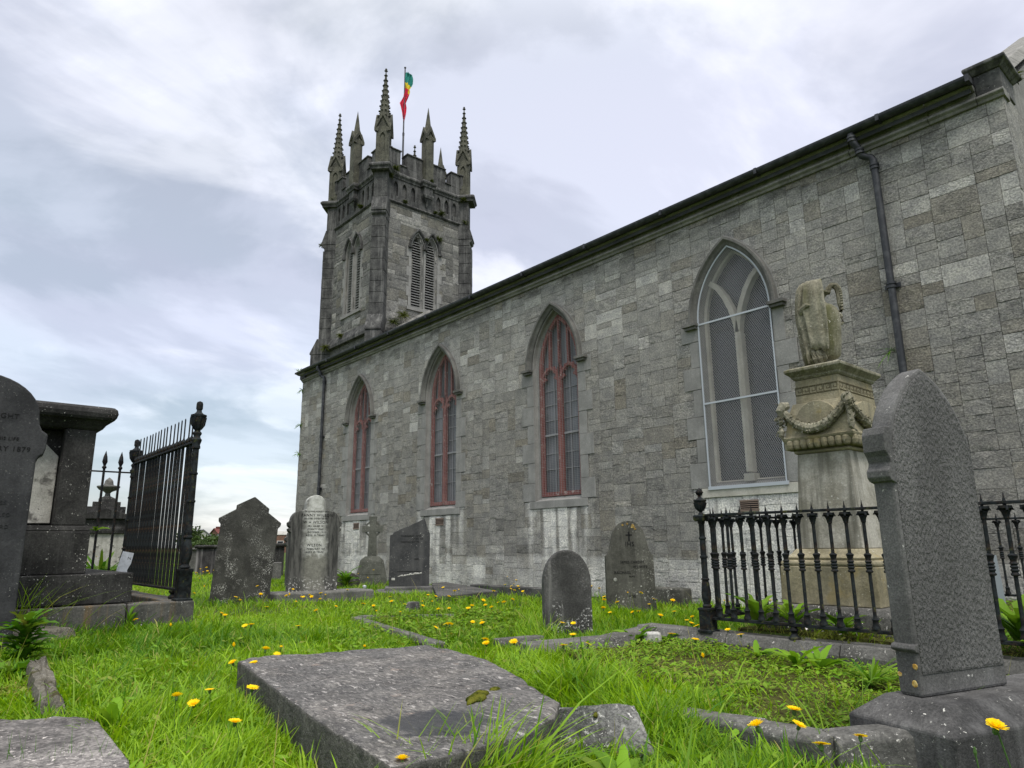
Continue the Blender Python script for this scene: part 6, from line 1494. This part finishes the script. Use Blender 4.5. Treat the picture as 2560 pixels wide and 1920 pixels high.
FP = [np.array(f) for f in FOOT]
def blocked(x, y, grow=0.):
    r = np.zeros(len(x), bool)
    for f in FP:
        c = f.mean(0); g = c+(f-c)*(1-grow); mn, mx = g.min(0), g.max(0); k = (x > mn[0]) & (x < mx[0]) & (y > mn[1]) & (y < mx[1])
        if k.any():
            i = np.where(k)[0]; r[i] |= inside([tuple(p) for p in g], x[i], y[i])
    r |= (y > D-.03) & (x > XW) & (x < XE)
    return r
def scatter(n, r0, r1, half, rng, pw=1.0):
    a = rng.uniform(-half, half, n); r = (r0**pw+(r1**pw-r0**pw)*rng.random(n))**(1/pw); az = a
    d = FWD0[:2]; s_ = RGT0[:2]; return r[:, None]*(np.cos(az)[:, None]*d+np.sin(az)[:, None]*s_)
def blades(P, h, w_, lean, bend, az, tone, dry, rng):
    n = len(P); z0 = gz(P[:, 0], P[:, 1]); d = np.stack((np.cos(az), np.sin(az)), 1); fa = az+rng.uniform(.6, 2.5, n); s_ = np.stack((np.cos(fa), np.sin(fa)), 1)
    V = np.zeros((n, 9, 3), np.float32)
    for k, t in enumerate((0, .34, .66, .88, 1.)):
        off = h*(lean*t+bend*t*t); zz_ = h*t*np.sqrt(np.clip(1-(lean*.5+bend*t*.62)**2, .12, 1)); c = np.c_[P+d*off[:, None], z0+zz_-.01]
        ww = w_*(1., .95, .72, .42, 0)[k]
        if k < 4:
            V[:, 2*k] = c-np.c_[s_*ww[:, None]/2, np.zeros(n)]; V[:, 2*k+1] = c+np.c_[s_*ww[:, None]/2, np.zeros(n)]
        else: V[:, 8] = c
    b = np.arange(n)[:, None]*9; Q = np.concatenate([b+np.array([0, 1, 3, 2]), b+np.array([2, 3, 5, 4]), b+np.array([4, 5, 7, 6])]); T = b+np.array([6, 7, 8])
    A = np.zeros((n, 9, 4), np.float32); A[:, :, 0] = tone[:, None]; A[:, :, 1] = dry[:, None]
    return V.reshape(-1, 3), Q, T, A.reshape(-1, 4)
TUFT = []                                   # (x, y, radius, height factor)
for q, z, r_, h_ in [(z8(1420, 500), .05, .28, 1.55), (z8(1560, 540), .05, .22, 1.5), (z8(1280, 440), .05, .2, 1.4), ((1060, 2030), .03, .16, 2.6), ((1220, 1990), .03, .14, 2.2), ((1330, 1930), .03, .10, 1.7), (z8(1900, 700), .05, .3, 1.7), (z2(320, 1560), .05, .5, 1.7), (z2(200, 1580), .05, .4, 2.0), (z2(850, 1330), .28, .25, 2.6), (z2(1000, 1600), .05, .35, 1.6), (z2(640, 1570), .05, .4, 1.5), (z3(500, 700), .05, .5, 1.35), (z8(760, 190), .05, .3, 1.2), (z4(1790, 830), .0, .5, 1.5), (z8(1240, 170), .05, .15, 1.8), (z2(760, 1250), .28, .4, 1.8), ((1500, 1960), .05, .13, .4), ((1440, 1930), .05, .12, .5), ((1580, 1930), .05, .13, .5), ((1980, 1850), .05, .22, .5), ((2150, 1880), .05, .22, .5), ((2300, 1880), .05, .2, .5), (z4(1300, 1180), .05, .3, .5), (z4(1550, 1250), .05, .3, .5), (z4(1150, 1110), .05, .3, .5), (z8(1100, 230), .05, .25, .5), (z8(1500, 240), .05, .25, .5), (z4(780, 960), .05, .5, .5), (z4(1400, 900), .05, .5, .4), (z2(600, 1600), .05, .3, .8)]:
    p = GZ(*q, z); TUFT.append((p[0], p[1], r_, h_))
def grass(name, n, r0, r1, half, seed, hmul=1., wmul=1., pw=1.):
    rng = np.random.default_rng(seed); P = scatter(n, r0, r1, half, rng, pw)
    P = P[(P[:, 1] > -14) & (P[:, 0] < 2.5)]
    x, y = P[:, 0], P[:, 1]; keep = ~blocked(x, y, .015)
    pl = inside(PLOT, x, y) | inside(ENC, x, y); p2 = inside(PLOT2, x, y)
    u = rng.random(len(P)); keep &= ~(pl & (u > .10)); keep &= ~(p2 & (u > .45))
    cl = fbm(np.stack((x*3.1, y*3.1, 0*x), 1), 60, 3); keep &= rng.random(len(P)) < np.clip(-.15+cl*2.3, .06, 1)
    P = P[keep]; x, y = P[:, 0], P[:, 1]; cl = cl[keep]; n = len(P)
    big = fbm(np.stack((x*1.3, y*1.3, 0*x), 1), 63, 2)
    h = (.055+.075*cl+.05*big)*rng.uniform(.55, 1.25, n)*hmul
    for tx_, ty_, tr, th in TUFT: h *= 1+(th-1)*np.exp(-((x-tx_)**2+(y-ty_)**2)/(tr*tr))
    pl = inside(PLOT, x, y); h = np.where(pl, h*.7, h)
    long_ = rng.random(n) < .05; h = np.where(long_, h*1.6, h)
    w_ = rng.uniform(.0026, .0052, n)*wmul*(1+.35*np.clip(h/.2-.5, 0, 1))
    hue = fbm(np.stack((x*.8, y*.8, 0*x), 1), 66, 2)
    tone = np.clip(.45+.9*(hue-.5)+rng.normal(size=n)*.27, 0, 1); dry = np.where(rng.random(n) < .03, rng.uniform(.4, 1, n), np.clip(rng.normal(size=n)*.06, 0, 1))
    cdir = fbm(np.stack((x*2, y*2, 0*x+4), 1), 69, 2)*4*pi
    az = cdir+rng.normal(size=n)*1.1
    return blades(P, h, w_, rng.uniform(0, .5, n), rng.uniform(.05, 1.05, n)**1.0, az, tone, dry, rng)
VV = []; QQ = []; TT = []; AA = []; b = 0
for args in ((205000, .6, 4.2, 1.12, 1, .95, 2.0, 1.5), (205000, 4.0, 9.5, 1.0, 2, .88, 2.2, 1.3), (110000, 9.0, 26, .85, 3, .9, 2.8, 1.2), (26000, 24, 60, .8, 4, 1.0, 6.0, 1.3)):
    v, q, t, a = grass('g', *args); VV.append(v); QQ.append(q+b); TT.append(t+b); AA.append(a); b += len(v)
# long arching blades
rng = np.random.default_rng(77); P = []; h = []
for q, z, n, s_, hh in [(z2(90, 1560), .1, 60, .10, .62), (z2(190, 1540), .1, 50, .16, .55), (z2(840, 1290), .28, 60, .10, .42), (z2(770, 1290), .28, 40, .16, .33), (z8(1290, 520), .05, 30, .12, .36), (z8(1500, 480), .05, 40, .16, .33), ((1080, 2040), .02, 110, .10, .36), ((1230, 1990), .02, 70, .09, .30), ((880, 2100), .02, 40, .10, .28), (z4(1800, 835), -.05, 120, .28, .36), (z8(1235, 180), .05, 14, .06, .3), (z3(650, 1030), .1, 16, .25, .30), (z7(1100, 1000), .0, 40, .12, .30), (z5(380, 1450), .05, 20, .10, .26), (z3(2040, 1290), .05, 30, .12, .26), (z8(960, 700), .2, 4, .05, .3)]:
    c = GZ(*q, z); P.append(np.array(c[:2])+rng.normal(size=(n, 2))*s_); h.append(hh*rng.uniform(.5, 1.15, n))
P = np.concatenate(P); h = np.concatenate(h); n = len(P); az = np.where(rng.random(n) < .6, rng.normal(1.1, .7, n), rng.uniform(0, 2*pi, n))
v, q, t, a = blades(P, h, rng.uniform(.006, .011, n), rng.uniform(.05, .4, n), rng.uniform(.2, .95, n), az, rng.uniform(.2, .7, n), np.where(rng.random(n) < .2, .6, .05), rng); VV.append(v); QQ.append(q+b); TT.append(t+b); AA.append(a); b += len(v)
# pale seeded stalks standing over the grass
P = scatter(260, 1.6, 13, .72, rng, 1.6); P = P[~blocked(P[:, 0], P[:, 1], .02)]; n = len(P)
v, q, t, a = blades(P, rng.uniform(.16, .34, n), rng.uniform(.003, .005, n), rng.uniform(0, .4, n), rng.uniform(0, .4, n), rng.uniform(0, 6.3, n), rng.uniform(.3, .7, n), rng.uniform(.6, 1., n), rng); VV.append(v); QQ.append(q+b); TT.append(t+b); AA.append(a); b += len(v)
# grass hanging at the lower left slab: thin dark stalks
pp_ = [GZ(x_, 1925, .05)[:2] for x_ in range(15, 330, 5)]; P = np.array(pp_)+rng.normal(size=(len(pp_), 2))*.03; n = len(P)
v, q, t, a = blades(P, rng.uniform(.10, .24, n), rng.uniform(.0018, .003, n), rng.uniform(0, .3, n), rng.uniform(0, .4, n), rng.uniform(0, 6.3, n), np.zeros(n), np.zeros(n), rng); VV.append(v); QQ.append(q+b); TT.append(t+b); AA.append(a); b += len(v)
# dry straw in the railing plot and on the back kerb
P = np.concatenate((np.c_[rng.uniform(-3.2, -.7, 900), rng.uniform(4.95, 5.5, 900)], np.array([-4.6, 5.15])+np.outer(rng.random(500), np.array([1.25, .25]))+rng.normal(size=(500, 2))*.07)); n = len(P)
v, q, t, a = blades(P, rng.uniform(.03, .11, n), rng.uniform(.002, .004, n), rng.uniform(.2, .8, n), rng.uniform(.2, .9, n), rng.uniform(0, 6.3, n), rng.uniform(.3, .8, n), rng.uniform(.2, 1., n), rng); VV.append(v); QQ.append(q+b); TT.append(t+b); AA.append(a); b += len(v)
me = fast_mesh(np.concatenate(VV), [np.concatenate(QQ), np.concatenate(TT)], [M['grass']]); me.name = 'grass'; set_attr(me, np.concatenate(AA)); tag(link('grass', me, None, smooth='all'), None, None, None, 'stuff')
# low creeping leaves in the kerbed plots and among the grass
def cover(n, poly, zoff, size, seed, hue=.5):
    r = np.random.default_rng(seed); p = np.array(poly); P = r.uniform(p.min(0), p.max(0), (n, 2)); P = P[inside(poly, P[:, 0], P[:, 1])]
    k = fbm(np.c_[P*4, np.zeros(len(P))], seed, 3); P = P[r.random(len(P)) < np.clip((k-.38)*5, .04, 1)]; P = P[~blocked(P[:, 0], P[:, 1])]; n = len(P)
    k2 = fbm(np.c_[P*5, np.zeros(n)], seed+3, 3); z = gz(P[:, 0], P[:, 1])+zoff+r.random(n)*.06*np.clip(k2*2-.4, .1, 1)
    s_ = size*r.uniform(.45, 1.5, n); az = r.uniform(0, 6.3, n); ti = r.uniform(-.5, .6, n); d = np.stack((np.cos(az), np.sin(az), ti), 1); e = np.stack((-np.sin(az), np.cos(az), r.uniform(-.3, .3, n)), 1)
    c = np.c_[P, z]; V = np.stack((c-d*s_[:, None], c+e*s_[:, None]*.5, c+d*s_[:, None], c-e*s_[:, None]*.5), 1).reshape(-1, 3)
    t = np.clip(hue+(k2-.5)*1.2+r.normal(size=n)*.25, 0, 1); dr = np.clip(r.normal(size=n)*.25+.12, 0, .9); A = np.zeros((n, 4, 4)); A[:, :, 0] = t[:, None]; A[:, :, 1] = dr[:, None]
    return V, np.arange(4*n).reshape(n, 4), A.reshape(-1, 4)
V = []; F = []; A = []; b = 0
lawn = [(-9, .2), (-1, .4), (-1.0, 2.4), (-4.2, 3.6), (-9, 7)]
for args in ((34000, PLOT, .025, .0095, 5, .95), (9000, PLOT, .035, .019, 6, .85), (18000, PLOT2, .05, .022, 7, .65), (7000, ENC, .05, .018, 8, .45), (22000, lawn, .05, .024, 9, .8)):
    v, f, a = cover(*args); V.append(v); F.append(f+b); A.append(a); b += len(v)
o = cards_obj('ground_cover', np.concatenate(V), np.concatenate(F), np.concatenate(A), M['leaf']); tag(o, None, None, None, 'stuff')
# dry yellow moss in the lower-left plot
dm = [g3(z3(-120, 850), .0)[:2], g3(z3(160, 820), .0)[:2], g3(z3(210, 1000), .0)[:2], g3(z3(-200, 1060), .0)[:2]]
v, f, a = cover(9000, dm, .02, .012, 12, .9); a[:, 1] = np.clip(a[:, 1]+.5, 0, 1); o = cards_obj('dry_moss', v, f, a, M['leaf']); tag(o, None, None, None, 'stuff')

# ---- yellow hawkbit flowers, one by one
px = [z3(*q) for q in ((1543, 520), (1505, 525), (1383, 465), (1363, 450), (1943, 435), (1833, 527), (1728, 655), (1632, 672), (1703, 700), (1430, 755), (1558, 755), (1553, 905), (1290, 918), (1190, 1003), (1445, 1115), (1438, 657), (1193, 328), (1050, 530), (833, 489), (1475, 370), (1450, 350), (1640, 410), (2065, 410), (1970, 327), (2000, 338), (1800, 305), (1582, 283), (2135, 306), (1085, 960), (1850, 352), (1915, 350), (1760, 345))]
px += [z4(*q) for q in ((805, 1042), (355, 1138), (310, 1143), (680, 1145), (560, 1290), (455, 1308), (535, 1340), (1135, 1293), (1885, 1120), (1948, 1108), (1952, 1130), (1632, 1157), (1972, 1240), (1978, 1270), (1314, 945), (1325, 980), (1217, 1045), (1418, 997), (1537, 980), (1577, 935), (1722, 1028), (1648, 1033), (1974, 1005), (1630, 945), (1720, 945), (1605, 980), (1960, 970), (2160, 965), (1130, 992), (1020, 898), (1385, 1050), (640, 900), (590, 940), (620, 935), (715, 945), (758, 933), (840, 920), (865, 933), (665, 978), (830, 963), (420, 930), (965, 790), (1160, 815), (1095, 785), (1200, 760), (2110, 860), (2170, 855), (2150, 890), (2185, 830), (1880, 1010), (2015, 1020), (1790, 895), (1760, 905), (1680, 880), (940, 1015), (1200, 1010), (15, 800), (30, 880), (45, 745), (70, 835), (1540, 1010), (1700, 1130), (1725, 1135), (1855, 1025), (2030, 905), (2060, 985), (2100, 985))]
px += [z5(*q) for q in ((757, 1048), (822, 1063), (948, 1067), (863, 1133), (862, 1163), (972, 1180), (857, 1230), (912, 1263), (1100, 1265), (1147, 1253), (1240, 1195), (1277, 1152), (1333, 1293), (1445, 1258), (1550, 1327), (1595, 1305), (1590, 1353), (1632, 1373), (1422, 1440), (1623, 1490), (735, 1525), (605, 1445), (525, 1535), (608, 1352), (517, 1352), (115, 1507), (1170, 1100), (1060, 1102), (1100, 1060), (1433, 1167), (50, 1030), (95, 1045), (120, 1080), (150, 1050), (160, 1070), (190, 1090), (205, 1100), (105, 1160), (35, 1180), (60, 970), (1690, 1640))]
px += [zb_(*q) for q in ((115, 1297), (65, 1318), (110, 1350), (158, 1372), (450, 1408), (572, 1455), (1085, 1010), (848, 1135), (415, 1140), (452, 1158))]
px += [z7(*q) for q in ((270, 770), (578, 765), (1020, 842), (735, 900), (540, 650))]
px += [z8(*q) for q in ((455, 883), (243, 260), (1072, 232), (1345, 250), (2118, 330), (2077, 218))]
px += [z2(*q) for q in ((1155, 1205), (1185, 1200), (1130, 1225), (1165, 1240), (1205, 1230), (1150, 1260), (1120, 1340), (1280, 1455), (1300, 1470), (1110, 1210), (1195, 1215), (1235, 1210), (1170, 1222), (525, 1155), (555, 1130), (505, 1165))]
done = []
def flower_heads(seed, open_):
    r = np.random.default_rng(seed); m = MB(); n = 17
    for ring_, (rr, up, nn) in enumerate(((.0145, .004, n), (.0105, .006, n-4), (.006, .0075, 8))):
        for k in range(nn):
            a = 2*pi*k/nn+ring_*.2+r.uniform(-.08, .08); l = rr*r.uniform(.85, 1.1); w_ = .0021; d = np.array([cos(a), sin(a), 0]); s_ = np.array([-sin(a), cos(a), 0]); z = up*open_
            p = [d*.001-s_*w_*.4, d*.001+s_*w_*.4, d*l*.6+s_*w_+np.array([0, 0, z*.6]), d*l+s_*w_*.6+np.array([0, 0, z]), d*l-s_*w_*.6+np.array([0, 0, z+.0006]), d*l*.6-s_*w_+np.array([0, 0, z*.6])]
            m.add(p, [(0, 1, 2, 5), (5, 2, 3, 4)])
    return m
def calyx():
    m = MB(); m.lathe(0, 0, [(.001, -.012), (.0035, -.010), (.0045, -.005), (.0035, -.001)], 7); return m
heads = []; stems = []
for v in range(3):
    m = flower_heads(v, (.6, 1.2, .2)[v]); me = bpy.data.meshes.new('flower_head'); k0 = len(m.f); m.mi = 1; merge(m, calyx()); me.from_pydata(m.v, [], m.f); me.materials.append(M['petal']); me.materials.append(M['stem'])
    me.polygons.foreach_set('material_index', [0]*k0+[1]*(len(m.f)-k0)); heads.append(me)

r = np.random.default_rng(101); LABF = 'yellow hawkbit flower on a thin stem in the grass'
def stem_mesh(h_, v):
    s_ = MB(); b_ = (.03, -.022, .015)[v]; s_.tube([(-.02, .01, -.02), (b_*.5, b_*.2, h_*.4), (b_*.3, b_*.5, h_*.75), (0, 0, h_)], [.0016, .0014, .0012, .0014], 5, False); me = bpy.data.meshes.new('stem'); me.from_pydata(s_.v, [], s_.f); me.materials.append(M['stem']); return me
SM = {}
for (x_, y_) in px:
    if any((x_-a)**2+(y_-b_)**2 < 36 for a, b_ in done): continue
    done.append((x_, y_)); hh = .19 if y_ > 1500 else .22
    P = GZ(x_, y_, hh+.03)
    if P[1] > 8.6 or hypot(P[0], P[1]) > 17:
        d_ = _ray(x_, y_); rr_ = min(16., 8.6/max(1e-3, d_[1])*hypot(d_[0], d_[1]) if d_[1] > 0 else 16.); P = GD(x_, y_, rr_)
    for f in FP:
        if len(f) and inside([tuple(q) for q in f], np.array([P[0]]), np.array([P[1]]))[0]:
            c = f.mean(0); 
    g_ = float(gz([P[0]], [P[1]])[0]); h_ = max(.05, P[2]-g_); v = int(r.integers(0, 3)); key_ = (round(h_*40), v)
    if key_ not in SM: SM[key_] = stem_mesh(round(h_*40)/40, v)
    o = thing('hawkbit_flower', LABF, 'flower', (P[0], P[1], P[2]-round(h_*40)/40), (0, 0, r.uniform(0, 6.3)), 'yellow hawkbit flowers scattered in the grass')
    st = bpy.data.objects.new('stem', SM[key_]); COL.objects.link(st); st.parent = o
    hd_ = bpy.data.objects.new('flower_head', heads[v]); COL.objects.link(hd_); hd_.parent = o; hd_.location = (0, 0, round(h_*40)/40)
    hd_.rotation_euler = (r.uniform(-.45, .45), r.uniform(-.45, .45), r.uniform(0, 6.3)); sc_ = r.uniform(.9, 1.25)*(1.0 if hypot(P[0], P[1]) < 6 else .92); hd_.scale = (sc_*1.7,)*3 if r.random() > .16 else (sc_*.75, sc_*.75, sc_*3.2)
# the one tall flower close to the lens on the right
P = GD(2490, 1818, 1.75); o = thing('hawkbit_flower', 'large yellow hawkbit flower close up before the dark granite base at the right', 'flower', (P[0], P[1], P[2]-.36))
st = bpy.data.objects.new('stem', stem_mesh(.36, 0)); COL.objects.link(st); st.parent = o; st.scale = (1.3, 1.3, 1)
hd_ = bpy.data.objects.new('flower_head', heads[1]); COL.objects.link(hd_); hd_.parent = o; hd_.location = (0, 0, .36); hd_.rotation_euler = (.2, .3, 0); hd_.scale = (1.35,)*3
for dx, dz, bx in ((-.045, -.02, -.01), (.03, -.07, .04)):
    m = MB(); u = RGT0; m.tube([tuple(u*.0), tuple(u*dx*.5+np.array([0, 0, .2])), tuple(u*dx+np.array([0, 0, .3+dz])), tuple(u*(dx+bx*.3)+np.array([0, 0, .335+dz]))], [.0014, .0013, .0011, .002], 5); m.lathe(u[0]*(dx+bx*.3), u[1]*(dx+bx*.3), [(.001, .325+dz), (.0035, .335+dz), (.002, .345+dz)], 6); m.build('bud_stem', M['stem'], o)
